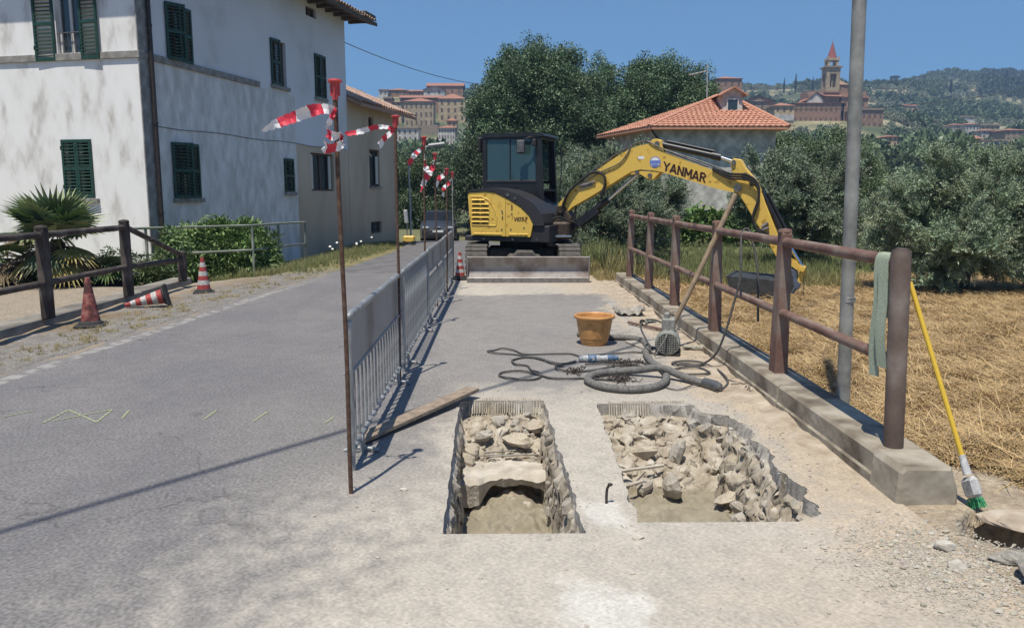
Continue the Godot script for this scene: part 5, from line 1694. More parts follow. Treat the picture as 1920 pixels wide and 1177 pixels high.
	# ---- boom, in its own plane turned 25 degrees towards the camera
	var bm := Transform3D(Basis(Vector3.UP, deg_to_rad(-25)), P3(1.27 - 0.47, 0, 15.46 - 15.75))
	b = MB.new()
	b.prism(pv([[-0.17, 1.3], [0.0, 1.32], [0.13, 1.1], [0.12, 0.78], [0.0, 0.7], [-0.3, 0.68], [-0.45, 0.75], [-0.45, 0.95], [-0.22, 1.05]]), -0.16, 0.16, id, 0.03)
	b.tube(Vector3(-0.08, 1.26, -0.2), Vector3(-0.08, 1.26, 0.2), 0.07, -1, 14)
	b.tube(Vector3(-0.2, 0.72, 0.0), Vector3(-0.2, 1.02, 0.0), 0.11, -1, 14)
	P.call("swing_bracket", b, "cast_brown", bm)
	b = MB.new()
	b.prism(pv([[-0.13, 1.19], [-0.16, 1.3], [-0.11, 1.4], [0.002, 1.5], [0.3, 1.75], [0.628, 1.985], [0.95, 2.2], [1.231, 2.353], [1.379, 2.407], [1.5, 2.43], [1.6, 2.43], [1.851, 2.297], [2.4, 2.092], [3.044, 1.85], [3.212, 1.75], [3.255, 1.66], [3.2, 1.58], [3.149, 1.57], [2.832, 1.64], [2.3, 1.8], [1.832, 1.945], [1.68, 1.97], [1.45, 1.99], [1.271, 1.95], [0.911, 1.737], [0.5, 1.5], [0.133, 1.3], [0.03, 1.2]]), -0.13, 0.13, id, 0.014)
	var boom: MeshInstance3D = P.call("boom", b, "yellow", bm)
	b = MB.new()   # lugs above and below the bend
	for z in [[-0.12, -0.07], [0.07, 0.12]]:
		b.prism(pv([[1.45, 2.38], [1.6, 2.47], [1.66, 2.52], [1.745, 2.53], [1.81, 2.49], [1.85, 2.36], [1.86, 2.27]]), z[0], z[1], id, 0.006)
		b.prism(pv([[1.22, 1.97], [1.27, 1.9], [1.45, 1.9], [1.56, 1.83], [1.62, 1.8], [1.7, 1.815], [1.76, 1.88], [1.84, 1.96]]), z[0], z[1], id, 0.006)
	part(boom, "lug", b.mesh(), M("yellow"))
	for q in [[1.745, 2.44, 0.045], [1.39, 1.94, 0.04], [1.63, 1.88, 0.04]]:
		b = MB.new()
		b.tube(Vector3(q[0], q[1], -0.14), Vector3(q[0], q[1], 0.14), q[2], -1, 12)
		part(boom, "pin", b.mesh(), M("steel_grey"))
	lettering(boom, "maker_lettering", "YANMAR", 0.16, M("decal_dark"), Transform3D(Basis(Vector3(cos(-0.29), sin(-0.29), 0), Vector3(0.12, 1, 0), Vector3(0, 0, 1)), Vector3(2.27, 1.93, 0.134)), 0.93, 0.2)
	b = MB.new()
	b.tube(Vector3(1.72, 2.116, 0.125), Vector3(1.72, 2.116, 0.135), 0.1, -1, 24)
	var em: MeshInstance3D = part(boom, "round_emblem", b.mesh(), M("decal_blue"))
	b = MB.new()
	b.tube(Vector3(1.72, 2.116, 0.125), Vector3(1.72, 2.116, 0.1365), 0.085, -1, 24)
	part(em, "emblem_ring", b.mesh(), M("decal_white"))
	b = MB.new()
	b.box(Vector3(1.72, 2.12, 0.137), Vector3(0.165, 0.055, 0.006))
	b.prism(pv([[1.66, 2.08], [1.78, 2.08], [1.76, 2.04], [1.72, 2.034], [1.68, 2.04]]), 0.13, 0.14, id)
	part(em, "emblem_band", b.mesh(), M("decal_blue"))
	b = MB.new()
	b.box(Vector3(1.46, 2.2, 0.131), Vector3(0.11, 0.05, 0.004))
	part(boom, "lift_label", b.mesh(), M("decal_white"))
	# steel pipes and hoses along the boom
	for q in [[0.1, 0.05, "steel_grey"], [0.05, -0.04, "steel_grey"]]:
		b = MB.new()
		b.path(spline([Vector3(0.5, 1.96, q[0]), Vector3(1.0, 2.29, q[0]), Vector3(1.3, 2.44, q[0]), Vector3(1.5, 2.5, q[0]), Vector3(1.62, 2.47, 0.14), Vector3(1.9, 2.33, 0.14), Vector3(2.5, 2.11 + q[1] * 0.4, 0.13), Vector3(2.9, 1.96 + q[1] * 0.4, 0.12), Vector3(3.05, 1.9, 0.15)], 5), 0.013, 7)
		part(boom, "pipe", b.mesh(), M(q[2]))
	b = MB.new()
	b.path(spline([Vector3(0.3, 1.72, 0.15), Vector3(0.7, 1.95, 0.15), Vector3(1.05, 2.1, 0.15), Vector3(1.22, 2.3, 0.15), Vector3(1.27, 2.44, 0.12)], 5), 0.012, 7)
	part(boom, "pipe", b.mesh(), M("steel_grey"))
	for k in 4:
		b = MB.new()
		var o := 0.035 * k
		b.path(spline([Vector3(-0.1, 1.02 - o, 0.14 - o), Vector3(-0.02, 1.35, 0.2 - o * 0.5), Vector3(0.12, 1.62 + o * 0.3, 0.2 - o), Vector3(0.4, 1.86 + o * 0.4, 0.16 - o), Vector3(0.6, 1.95 + o * 0.3, 0.17 - o), Vector3(0.78, 1.88, 0.18), Vector3(0.8, 1.74 - o * 0.5, 0.17), Vector3(0.7, 1.55 - o, 0.12)], 6), 0.02, 8)
		part(boom, "hose", b.mesh(), M("rubber"))
	b = MB.new()
	for q in [[0.36, 1.72], [0.44, 1.73], [0.52, 1.76]]: b.tube(Vector3(q[0] - 0.08, q[1] - 0.02, 0.15), Vector3(q[0] + 0.08, q[1] + 0.02, 0.15), 0.022, -1, 8)
	b.box(Vector3(0.42, 1.68, 0.13), Vector3(0.26, 0.03, 0.04), Basis(Vector3.BACK, 0.3), 0.006)
	part(boom, "coupling", b.mesh(), M("worn_edge"))
	# boom cylinder under the boom with its guard
	b = MB.new()
	b.tube(Vector3(0.14, 0.95, 0), Vector3(0.82, 1.45, 0), 0.065, -1, 14)
	b.box(Vector3(0.42, 1.12, 0.09), Vector3(0.5, 0.15, 0.02), Basis(Vector3.BACK, 0.62), 0.01)
	b.box(Vector3(0.42, 1.12, -0.09), Vector3(0.5, 0.15, 0.02), Basis(Vector3.BACK, 0.62), 0.01)
	b.lathe([[0.0, -0.09], [0.075, -0.09], [0.075, 0.09], [0.0, 0.09]], Vector3(0.14, 0.95, 0), Basis(Vector3.RIGHT, PI / 2), 12)
	var cy: MeshInstance3D = P.call("boom_cylinder", b, "cab_black", bm)
	b = MB.new()
	b.tube(Vector3(0.82, 1.45, 0), Vector3(1.36, 1.9, 0), 0.03, -1, 12)
	part(cy, "piston_rod", b.mesh(), M("chrome"))
	# arm cylinder on top
	b = MB.new()
	b.tube(Vector3(1.76, 2.44, 0), Vector3(2.84, 2.19, 0), 0.058, -1, 14)
	b.tube(Vector3(2.7, 2.222, 0), Vector3(2.86, 2.185, 0), 0.068, -1, 14)
	b.tube(Vector3(1.9, 2.49, 0.03), Vector3(2.75, 2.29, 0.03), 0.022, -1, 8)
	cy = P.call("arm_cylinder", b, "cab_black", bm)
	b = MB.new()
	b.tube(Vector3(2.84, 2.19, 0), Vector3(3.12, 2.09, 0), 0.03, -1, 12)
	part(cy, "piston_rod", b.mesh(), M("chrome"))
	# ---- dipper arm
	b = MB.new()
	b.prism(pv([[3.04, 2.09], [3.06, 2.13], [3.1, 2.16], [3.22, 2.14], [3.3, 2.0], [3.503, 1.764], [3.62, 1.5], [3.651, 1.411], [3.858, 0.924], [4.037, 0.463], [4.13, 0.31], [4.1, 0.24], [4.02, 0.25], [3.93, 0.38], [3.678, 0.81], [3.479, 1.109], [3.3, 1.4], [3.2, 1.55], [3.12, 1.64], [3.1, 1.8]]), -0.105, 0.105, id, 0.012)
	var arm: MeshInstance3D = P.call("dipper_arm", b, "yellow", bm)
	for q in [[3.19, 1.65, 0.18, 0.065], [3.1, 2.09, 0.14, 0.04], [4.07, 0.28, 0.16, 0.045]]:
		b = MB.new()
		b.tube(Vector3(q[0], q[1], -q[2]), Vector3(q[0], q[1], q[2]), q[3], -1, 16)
		part(arm, "pin", b.mesh(), M("steel_grey"))
	for q in [[3.3, 1.86, 0.055], [3.42, 1.73, 0.045]]:
		b = MB.new()
		b.tube(Vector3(q[0], q[1], 0.1), Vector3(q[0], q[1], 0.118), q[2], -1, 16)
		part(arm, "access_hole", b.mesh(), M("rust_dark"))
	for k in 3:
		b = MB.new()
		var o := 0.04 * k
		b.path(spline([Vector3(2.75, 2.0 - o * 0.4, 0.15), Vector3(3.05, 1.9 - o, 0.17), Vector3(3.35, 1.87 - o, 0.18), Vector3(3.53, 1.72 - o, 0.18), Vector3(3.55, 1.48 - o, 0.17), Vector3(3.47, 1.18 - o * 0.5, 0.16), Vector3(3.52, 0.98, 0.15), Vector3(3.64, 0.84 + o, 0.15), Vector3(3.74, 0.78 + o, 0.13)], 6), 0.019, 8)
		part(arm, "hose", b.mesh(), M("rubber"))
	b = MB.new()
	b.tube(Vector3(3.62, 0.98, 0.14), Vector3(3.72, 1.06, 0.14), 0.03, -1, 10)
	b.tube(Vector3(3.6, 0.92, 0.14), Vector3(3.74, 0.98, 0.14), 0.025, -1, 10)
	b.box(Vector3(2.98, 1.9, 0.15), Vector3(0.2, 0.05, 0.05), Basis(Vector3.BACK, -0.3), 0.008)
	part(arm, "coupling", b.mesh(), M("worn_edge"))
	# bucket cylinder
	b = MB.new()
	b.tube(Vector3(3.58, 1.6, 0), Vector3(3.99, 0.83, 0), 0.06, -1, 14)
	b.tube(Vector3(3.68, 1.56, 0.04), Vector3(4.04, 0.9, 0.04), 0.022, -1, 8)
	b.tube(Vector3(3.96, 0.89, 0), Vector3(4.02, 0.78, 0), 0.07, -1, 14)
	cy = P.call("bucket_cylinder", b, "cab_black", bm)
	b = MB.new()
	b.tube(Vector3(4.0, 0.8, 0), Vector3(4.32, 0.29, 0), 0.028, -1, 12)
	part(cy, "piston_rod", b.mesh(), M("chrome"))
	# links
	b = MB.new()
	for z in [[-0.14, -0.11], [0.11, 0.14]]:
		b.prism(pv([[4.0, 0.44], [4.04, 0.5], [4.12, 0.44], [4.3, 0.35], [4.36, 0.29], [4.34, 0.23], [4.28, 0.23], [4.1, 0.36]]), z[0], z[1], id, 0.006)
		b.prism(pv([[4.28, 0.3], [4.36, 0.3], [4.35, 0.15], [4.31, 0.04], [4.24, 0.05], [4.26, 0.18]]), z[0] * 0.72, z[1] * 0.72, id, 0.004)
	b.tube(Vector3(4.32, 0.285, -0.17), Vector3(4.32, 0.285, 0.17), 0.04, -1, 12)
	P.call("bucket_link", b, "yellow", bm)
	# quick coupler
	b = MB.new()
	for z in [[-0.13, -0.1], [0.1, 0.13]]:
		b.prism(pv([[4.05, 0.26], [4.12, 0.3], [4.22, 0.24], [4.24, 0.1], [4.29, 0.02], [4.28, -0.06], [4.2, -0.1], [4.15, -0.22], [4.07, -0.24], [4.03, -0.17], [4.07, 0.02]]), z[0], z[1], id, 0.008)
	b.box(Vector3(4.16, 0.0, 0), Vector3(0.1, 0.3, 0.2), Basis.IDENTITY, 0.02)
	for q in [[4.1, 0.24], [4.25, -0.02], [4.08, -0.2]]: b.tube(Vector3(q[0], q[1], -0.16), Vector3(q[0], q[1], 0.16), 0.034, -1, 12)
	P.call("quick_coupler", b, "coupler_blue", bm)
	# wide grading bucket
	b = MB.new()
	var shell := [[3.12, 0.15], [3.75, 0.12], [3.98, 0.1], [4.06, 0.0], [4.05, -0.12], [3.95, -0.2], [3.75, -0.235], [3.45, -0.215], [3.2, -0.17]]
	var zw := 0.5
	for k in shell.size() - 1:
		var p0: Array = shell[k]
		var p1: Array = shell[k + 1]
		var e := Vector2(p1[0] - p0[0], p1[1] - p0[1]).normalized() * 0.014
		var nn := Vector2(e.y, -e.x)
		b.quad(Vector3(p0[0], p0[1], zw), Vector3(p1[0], p1[1], zw), Vector3(p1[0], p1[1], -zw), Vector3(p0[0], p0[1], -zw))
		b.quad(Vector3(p0[0] + nn.x, p0[1] + nn.y, -zw), Vector3(p1[0] + nn.x, p1[1] + nn.y, -zw), Vector3(p1[0] + nn.x, p1[1] + nn.y, zw), Vector3(p0[0] + nn.x, p0[1] + nn.y, zw))
	for s in [zw, -zw - 0.016]:
		var sp := shell.duplicate()
		b.prism(pv(sp), s, s + 0.016, id)
	b.box(Vector3(3.14, 0.15, 0), Vector3(0.05, 0.03, 2 * zw + 0.03), Basis.IDENTITY, 0.006)
	b.box(Vector3(3.2, -0.175, 0), Vector3(0.12, 0.024, 2 * zw + 0.03), Basis(Vector3.BACK, -0.12), 0.006)
	for z in [-0.12, 0.12]: b.prism(pv([[3.8, 0.1], [3.95, 0.24], [4.14, 0.26], [4.2, 0.0], [4.12, -0.22], [3.98, -0.16]]), z - 0.012, z + 0.012, id)
	P.call("bucket", b, "bucket_steel", bm)
	# safety chain hanging at the coupler
	b = MB.new()
	for k in 13:
		var c := Vector3(4.35 + 0.006 * sin(k * 2.0), 0.16 - k * 0.03, 0.1)
		var ring := []
		for a in 9:
			var an := TAU * a / 8.0
			var q := Vector3(cos(an) * 0.012, sin(an) * 0.02, 0) if k % 2 else Vector3(0, sin(an) * 0.02, cos(an) * 0.012)
			ring.append(c + q)
		b.path(PackedVector3Array(ring), 0.0045, 5, false)
	P.call("chain", b, "rust_dark", bm)
	# hoses and pins about the swing post
	for k in 5:
		b = MB.new()
		b.path(spline([Vector3(0.55, 1.0 - 0.05 * k, 0.35 - 0.1 * k), Vector3(0.75, 1.12 - 0.06 * k, 0.3 - 0.08 * k), Vector3(0.9, 1.05 - 0.05 * k, 0.2 - 0.06 * k), Vector3(1.05, 1.0 + 0.08 * k, 0.1)], 5), 0.018, 7)
		P.call("hose", b, "rubber", up)
	b = MB.new()
	b.tube(Vector3(0.62, 0.76, 0.55), Vector3(1.0, 0.76, 0.28), 0.026, -1, 10)
	P.call("swing_rod", b, "chrome", up)
	b = MB.new()
	b.box(Vector3(0.72, 0.86, 0.1), Vector3(0.5, 0.34, 0.5), Basis.IDENTITY, 0.04)
	b.tube(Vector3(0.5, 0.78, 0.55), Vector3(0.7, 0.78, 0.5), 0.05, -1, 12)
	P.call("swing_mount", b, "cast_brown", up)
	b = MB.new()
	b.path(spline([Vector3(0.6, 0.62, 0.5), Vector3(0.95, 0.6, 0.42), Vector3(1.12, 0.6, 0.38), Vector3(1.16, 0.66, 0.36), Vector3(1.15, 0.74, 0.34)], 4), 0.014, 7)
	b.box(Vector3(0.86, 0.59, 0.2), Vector3(0.55, 0.03, 0.5), Basis.IDENTITY, 0.006)
	P.call("step", b, "steel_grey", up)
# ------------------------------------------------------------------ things lying about the site
func flat_path(a: Array, y: float, off := Vector3.ZERO) -> Array:
	var o := []
	for q in a: o.append(P3(q[0], y, q[1]) - off)
	return o

func cone(label: String, at: Vector3, faded: bool, height: float) -> Node3D:
	var t := thing("traffic_cone", label, "traffic cone", at, 0.3, "traffic cones")
	var b := MB.new()
	var r := height * 0.27
	b.box(Vector3(0, 0.018, 0), Vector3(r * 2.1, 0.036, r * 2.1), Basis.IDENTITY, 0.012)
	b.lathe([[r * 0.86, 0.036], [r * 0.8, 0.06], [r * 0.66, 0.075]], Vector3.ZERO, Basis.IDENTITY, 24)
	part(t, "base", b.mesh(), M("cone_black"))
	var r0 := r * 0.68
	var r1 := r * 0.17
	var n := 1 if faded else 7
	for k in n:
		var a := 0.07 + (height - 0.07) * k / n
		var e := 0.07 + (height - 0.07) * (k + 1) / n
		var ra := lerpf(r0, r1, float(k) / n)
		var re := lerpf(r0, r1, (k + 1.0) / n)
		b = MB.new()
		var pr := [[ra, a], [re, e]]
		if k == n - 1: pr.append([re * 0.7, e + 0.004]); pr.append([0.0, e + 0.002])
		b.lathe(pr, Vector3.ZERO, Basis.IDENTITY, 24)
		var red := k % 2 == 0
		part(t, "cone_body" if faded else ("red_band" if red else "white_band"), b.mesh(), M("cone_faded") if faded else (M("cone_red") if red else M("cone_white")))
	return t

func build_site_things() -> void:
	var b := MB.new()
	var rng := rnd(33)
	cone("faded dark red cone without stripes by the left kerb", P3(-4.86, 0.0, 9.4), true, 0.58)
	var lying := cone("striped cone lying on its side against the left kerb", P3(-4.78, 0.2, 11.25), false, 0.56)
	var up := Vector3(-0.93, -0.22, 0.32).normalized()
	var sx := up.cross(Vector3(0.1, 0.0, 1).normalized()).normalized()
	lying.transform = Transform3D(Basis(sx, up, sx.cross(up)), P3(-4.62, 0.17, 11.05))
	cone("upright red and white striped cone at the end of the left railing", P3(-4.7, 0.0, 12.6), false, 0.56)
	cone("small striped cone between the last barrier and the excavator blade", P3(-0.76, 0.0, 14.6), false, 0.5)
	# builder's tub
	var t := thing("builders_bucket", "round orange plastic builder's bucket on the asphalt", "bucket", P3(0.965, 0, 8.2))
	b = MB.new()
	b.lathe([[0.0, 0.004], [0.128, 0.0], [0.14, 0.03], [0.142, 0.04], [0.146, 0.045], [0.15, 0.07], [0.156, 0.076], [0.16, 0.1], [0.192, 0.285], [0.2, 0.29], [0.206, 0.296], [0.206, 0.306], [0.2, 0.31], [0.188, 0.3], [0.152, 0.1], [0.125, 0.012], [0.0, 0.012]], Vector3.ZERO, Basis.IDENTITY, 40)
	part(t, "tub", b.mesh(), M("bucket_orange"))
	b = MB.new()
	b.lathe([[0.199, 0.28], [0.213, 0.282], [0.216, 0.297], [0.21, 0.31], [0.2, 0.312], [0.19, 0.3]], Vector3.ZERO, Basis.IDENTITY, 40)
	part(t, "rim", b.mesh(), M("bucket_orange"))
	# thick grey hose
	t = thing("vibrator_hose", "thick grey rubber hose coiled in a loop on the asphalt", "hose", P3(1.1, 0, 6.8))
	var hp := [[0.84, 8.64], [1.0, 8.53], [1.18, 8.43], [1.34, 8.39], [1.46, 8.25], [1.47, 7.88], [1.39, 7.54], [1.37, 7.12], [1.41, 6.87], [1.4, 6.63], [1.33, 6.36], [1.2, 6.18], [1.01, 6.11], [0.82, 6.19], [0.72, 6.37], [0.72, 6.5], [0.81, 6.67], [0.98, 6.75], [1.17, 6.72], [1.35, 6.63], [1.49, 6.52], [1.6, 6.38], [1.68, 6.25]]
	var pts := flat_path(hp, 0.032, P3(1.1, 0, 6.8))
	for i in [17, 18, 19, 20]: pts[i].y += [0.0, 0.02, 0.058, 0.02][i - 17]
	b = MB.new()
	b.path(spline(pts, 7), 0.032, 14)
	part(t, "hose_body", b.mesh(), M("hose_grey"))
	b = MB.new()
	b.path(PackedVector3Array([P3(0.55, 0.034, -0.48), P3(0.6, 0.034, -0.58), P3(0.62, 0.03, -0.64), P3(0.63, 0.028, -0.66)]), [0.042, 0.045, 0.042, 0.02], 16)
	part(t, "end_fitting", b.mesh(), M("steel_grey"))
	# thin cables
	var cables := [
		[[[0.74, 7.53], [0.67, 7.63], [0.52, 7.61], [0.23, 7.63], [0.13, 7.8], [0.01, 7.9], [-0.07, 7.84], [-0.14, 7.77], [-0.04, 7.64], [0.12, 7.62], [0.32, 7.43], [0.46, 7.23], [0.57, 7.19], [0.69, 7.29]], "thin black cable in a long flat loop left of the plug", 0.008],
		[[[0.69, 7.26], [0.49, 7.16], [0.36, 7.4], [0.22, 7.47], [0.1, 7.33], [0.13, 7.13], [0.23, 7.1], [0.26, 6.91], [0.33, 6.76], [0.32, 6.62], [0.22, 6.53], [0.07, 6.57], [-0.02, 6.71], [0.02, 6.83], [0.18, 6.85], [0.32, 6.73], [0.42, 6.59], [0.57, 6.55], [0.7, 6.59], [0.95, 6.5]], "black cable with a small oval loop at the left front of the tangle", 0.009],
		[[[0.81, 7.57], [1.03, 7.6], [1.26, 7.67], [1.38, 7.69], [1.5, 7.63]], "short black cable running from the plug to the motor", 0.008],
		[[[1.89, 7.11], [1.73, 7.05], [1.58, 7.11], [1.58, 7.21], [1.68, 7.26], [1.81, 7.21], [1.89, 7.05], [1.91, 6.77], [1.87, 6.43], [1.78, 6.23], [1.71, 6.18]], "black cable looping right of the motor toward the kerb", 0.01],
		[[[1.46, 6.87], [1.6, 6.97], [1.75, 6.98], [1.81, 6.86], [1.8, 6.76], [1.68, 6.7], [1.5, 6.75]], "black cable loop just behind the hose end fitting", 0.009],
		[[[0.56, 7.09], [0.49, 7.06], [0.5, 6.91], [0.65, 6.86], [0.81, 6.89], [1.02, 7.03], [1.2, 7.12], [1.28, 7.01], [1.33, 7.08], [1.26, 7.28], [1.11, 7.22], [0.76, 7.12]], "black cable winding around the heap of binding wire", 0.009],
		[[[1.29, 6.34], [1.4, 6.18], [1.57, 6.33], [1.68, 6.23], [1.7, 6.11]], "thin wire in front of the hose end fitting", 0.005],
		[[[1.9, 6.5], [1.97, 6.33], [2.0, 6.1]], "straight cable end pointing to the scrap wire by the kerb", 0.008]]
	for q in cables:
		b = MB.new()
		var cp := flat_path(q[0], q[2] + 0.002)
		for p in cp.size(): cp[p].y += 0.004 * (p % 3)
		b.path(spline(cp, 7), q[2], 7)
		var o := part(self, "electric_cable", b.mesh(), M("cable_black"))
		tag(o, q[1], "cable", "thin black cables on the asphalt")
	# cable hanging over the railing down to the ground
	b = MB.new()
	b.path(spline([Vector3(2.235, 0.45, -6.85), Vector3(2.24, 0.9, -6.95), Vector3(2.2, 1.2, -7.05), Vector3(2.16, 1.245, -7.08), Vector3(2.12, 1.19, -7.05), Vector3(2.09, 1.03, -6.95), Vector3(2.08, 0.83, -6.9), Vector3(2.03, 0.6, -6.9), Vector3(1.97, 0.36, -6.9), Vector3(1.9, 0.14, -6.95), Vector3(1.8, 0.02, -7.08), Vector3(1.68, 0.012, -7.16), Vector3(1.6, 0.012, -7.12)], 7), 0.01, 8)
	var hc := part(self, "electric_cable", b.mesh(), M("cable_black"))
	tag(hc, "black cable hanging over the top rail of the rusty railing", "cable")
	# plug and socket
	t = thing("plug_coupling", "white and blue industrial plug and socket lying on the asphalt", "plug", P3(0.9, 0.035, 7.3), 0.05)
	var ax := Basis(Vector3.BACK, -PI / 2)
	b = MB.new()
	b.lathe([[0.0, -0.18], [0.026, -0.18], [0.03, -0.165], [0.03, -0.12], [0.034, -0.118], [0.034, -0.1], [0.03, -0.095]], Vector3.ZERO, ax, 18)
	part(t, "cable_gland", b.mesh(), M("connector_white"))
	b = MB.new()
	b.lathe([[0.03, -0.095], [0.036, -0.09], [0.038, -0.03], [0.034, -0.02]], Vector3.ZERO, ax, 18)
	b.box(Vector3(-0.05, 0.0, 0.03), Vector3(0.05, 0.05, 0.02), Basis(Vector3.BACK, 0.4), 0.012)
	part(t, "blue_collar", b.mesh(), M("connector_blue"))
	b = MB.new()
	b.lathe([[0.034, -0.02], [0.032, 0.0], [0.028, 0.03], [0.03, 0.08], [0.034, 0.085]], Vector3.ZERO, ax, 18)
	part(t, "socket_body", b.mesh(), M("connector_white"))
	b = MB.new()
	b.lathe([[0.034, 0.085], [0.036, 0.09], [0.034, 0.13], [0.026, 0.15], [0.02, 0.19], [0.0, 0.195]], Vector3.ZERO, ax, 18)
	part(t, "blue_plug", b.mesh(), M("connector_blue"))
	b = MB.new()
	b.tube(Vector3(-0.05, 0.004, 0.038), Vector3(-0.05, 0.004, 0.043), 0.013, -1, 12)
	part(t, "white_mark", b.mesh(), M("connector_white"))
	# heaps of thin binding wire
	for q in [[1.0, 6.55, 0.12, 0.1, "tangled heap of dark binding wire inside the hose loop", 26], [0.66, 6.84, 0.1, 0.07, "small tangle of rusty wire left of the hose loop", 16], [1.12, 7.14, 0.19, 0.1, "tangle of dark wire beside the blue plug", 26], [2.0, 6.2, 0.07, 0.13, "bundle of cut wire ends beside the kerb", 12]]:
		b = MB.new()
		for k in q[5]:
			var w := []
			var c := Vector3(rng.randfn() * q[2] * 0.45, 0.015, rng.randfn() * q[3] * 0.45)
			var a := rng.randf() * TAU
			for s in 6:
				w.append(c + Vector3(cos(a), 0, sin(a)) * (s * 0.022) + Vector3(rng.randf_range(-0.02, 0.02), rng.randf_range(-0.012, 0.03), rng.randf_range(-0.02, 0.02)))
			b.path(spline(w, 3), 0.0035, 5)
		var o := part(self, "wire_heap", b.mesh(), M("rust_dark"), P3(q[0], 0, q[1]))
		tag(o, q[4], "wire")
	# concrete vibrator motor
	t = thing("vibrator_motor", "dusty grey electric motor with round fan grille standing by the kerb", "motor", P3(1.64, 0, 7.72), -0.25)
	var fw := Basis(Vector3.RIGHT, PI / 2)   # axis towards the camera
	b = MB.new()
	b.lathe([[0.0, -0.2], [0.06, -0.2], [0.09, -0.18], [0.1, -0.15], [0.1, -0.02], [0.112, -0.015], [0.112, 0.0], [0.1, 0.005], [0.1, 0.05], [0.116, 0.055], [0.12, 0.07], [0.12, 0.15], [0.112, 0.17], [0.1, 0.175], [0.1, 0.16], [0.0, 0.16]], Vector3(0, 0.125, 0), fw, 28)
	part(t, "motor_housing", b.mesh(), M("motor_grey"))
	for k in 12:
		b = MB.new()
		var a := TAU * k / 12.0
		b.box(Vector3(cos(a) * 0.105, 0.125 + sin(a) * 0.105, -0.08), Vector3(0.014, 0.008, 0.13), Basis(Vector3.BACK, a))
		part(t, "cooling_fin", b.mesh(), M("motor_grey"))
	for k in 9:
		var c := lerpf(-0.088, 0.088, k / 8.0)
		var hl := sqrt(maxf(0.098 * 0.098 - c * c, 0.0001))
		b = MB.new()
		b.tube(Vector3(-hl, 0.125 + c, 0.172), Vector3(hl, 0.125 + c, 0.172), 0.0035, -1, 5)
		part(t, "grille_bar", b.mesh(), M("motor_grey"))
		b = MB.new()
		b.tube(Vector3(c, 0.125 - hl, 0.176), Vector3(c, 0.125 + hl, 0.176), 0.0035, -1, 5)
		part(t, "grille_bar", b.mesh(), M("motor_grey"))
	b = MB.new()
	b.tube(Vector3(0, 0.125, 0.15), Vector3(0, 0.125, 0.166), 0.098, -1, 20)
	part(t, "fan_opening", b.mesh(), M("cone_black"))
	b = MB.new()
	b.box(Vector3(0.0, 0.285, -0.02), Vector3(0.13, 0.13, 0.16), Basis.IDENTITY, 0.012)
	b.box(Vector3(-0.02, 0.36, -0.02), Vector3(0.05, 0.08, 0.12), Basis.IDENTITY, 0.01)
	part(t, "switch_box", b.mesh(), M("motor_grey"))
	b = MB.new()
	b.box(Vector3(0, 0.014, 0.0), Vector3(0.24, 0.028, 0.32), Basis.IDENTITY, 0.008)
	part(t, "foot_plate", b.mesh(), M("cone_black"))
	b = MB.new()
	b.path(spline([Vector3(-0.05, 0.3, 0.03), Vector3(-0.15, 0.33, 0.02), Vector3(-0.24, 0.32, 0.06), Vector3(-0.26, 0.25, 0.1), Vector3(-0.18, 0.12, 0.2), Vector3(-0.14, 0.05, 0.28)], 5), 0.009, 7)
	part(t, "supply_cable", b.mesh(), M("cable_black"))
	b = MB.new()
	b.path(spline([Vector3(0.0, 0.27, 0.06), Vector3(-0.01, 0.2, 0.2), Vector3(-0.06, 0.11, 0.26), Vector3(-0.11, 0.02, 0.3)], 5), 0.008, 7)
	part(t, "motor_lead", b.mesh(), M("hose_grey"))
	# work gloves
	for q in [[1.44, 0.3, 7.78, 0.9, "worn pale work glove lying on top of the motor", 0.0], [1.93, 0.03, 7.85, 2.6, "pale work glove dropped on the soil right of the motor", 0.0]]:
		b = MB.new()
		b.rock(Vector3.ZERO, Vector3(0.06, 0.022, 0.045), rng, 0.12, 8, 12)
		for k in 4: b.path(spline([Vector3(0.045, 0.0, -0.03 + k * 0.02), Vector3(0.08, 0.006, -0.036 + k * 0.024), Vector3(0.11, -0.006 + 0.004 * k, -0.036 + k * 0.025)], 3), [0.012, 0.012, 0.012, 0.012, 0.012, 0.011, 0.008], 7)
		b.path(spline([Vector3(-0.01, 0.0, 0.035), Vector3(0.02, 0.006, 0.06), Vector3(0.05, 0.0, 0.068)], 3), [0.012, 0.012, 0.012, 0.012, 0.012, 0.011, 0.008], 7)
		b.path(PackedVector3Array([Vector3(-0.04, 0, 0), Vector3(-0.1, 0.004, 0)]), [0.03, 0.036], 10, false)
		var o := part(self, "work_glove", b.mesh(), mat("glove_cloth", Color(0.5, 0.47, 0.38), 0.95, 0.0, tx["blotch"], 8.0), P3(q[0], q[1], q[2]))
		o.rotation.y = q[3]
		tag(o, q[4], "glove")
	# crumpled paper cement bag
	b = MB.new()
	var nz := FastNoiseLite.new()
	nz.seed = 3; nz.frequency = 5.0
	var grid := []
	for j in 11:
		var row := []
		for i in 13:
			var x := (i / 12.0 - 0.5) * 0.34
			var z := (j / 10.0 - 0.5) * 0.42
			row.append(Vector3(x, 0.012 + 0.075 * absf(nz.get_noise_2d(x * 3, z * 3)) * 1.8 + 0.05 * smooth(0.08, 0.17, x), z) + Vector3(nz.get_noise_2d(z * 4, 7), 0, nz.get_noise_2d(x * 4, 3)) * 0.05)
		grid.append(row)
	for j in 10:
		for i in 12: b.quad(grid[j][i], grid[j + 1][i], grid[j + 1][i + 1], grid[j][i + 1])
	var pb := part(self, "paper_bag", b.mesh(), M("paper"), P3(1.66, 0.0, 10.3))
	tag(pb, "crumpled pale paper bag lying on the soil by the white line", "paper bag")
	# flat board under the motor
	b = MB.new()
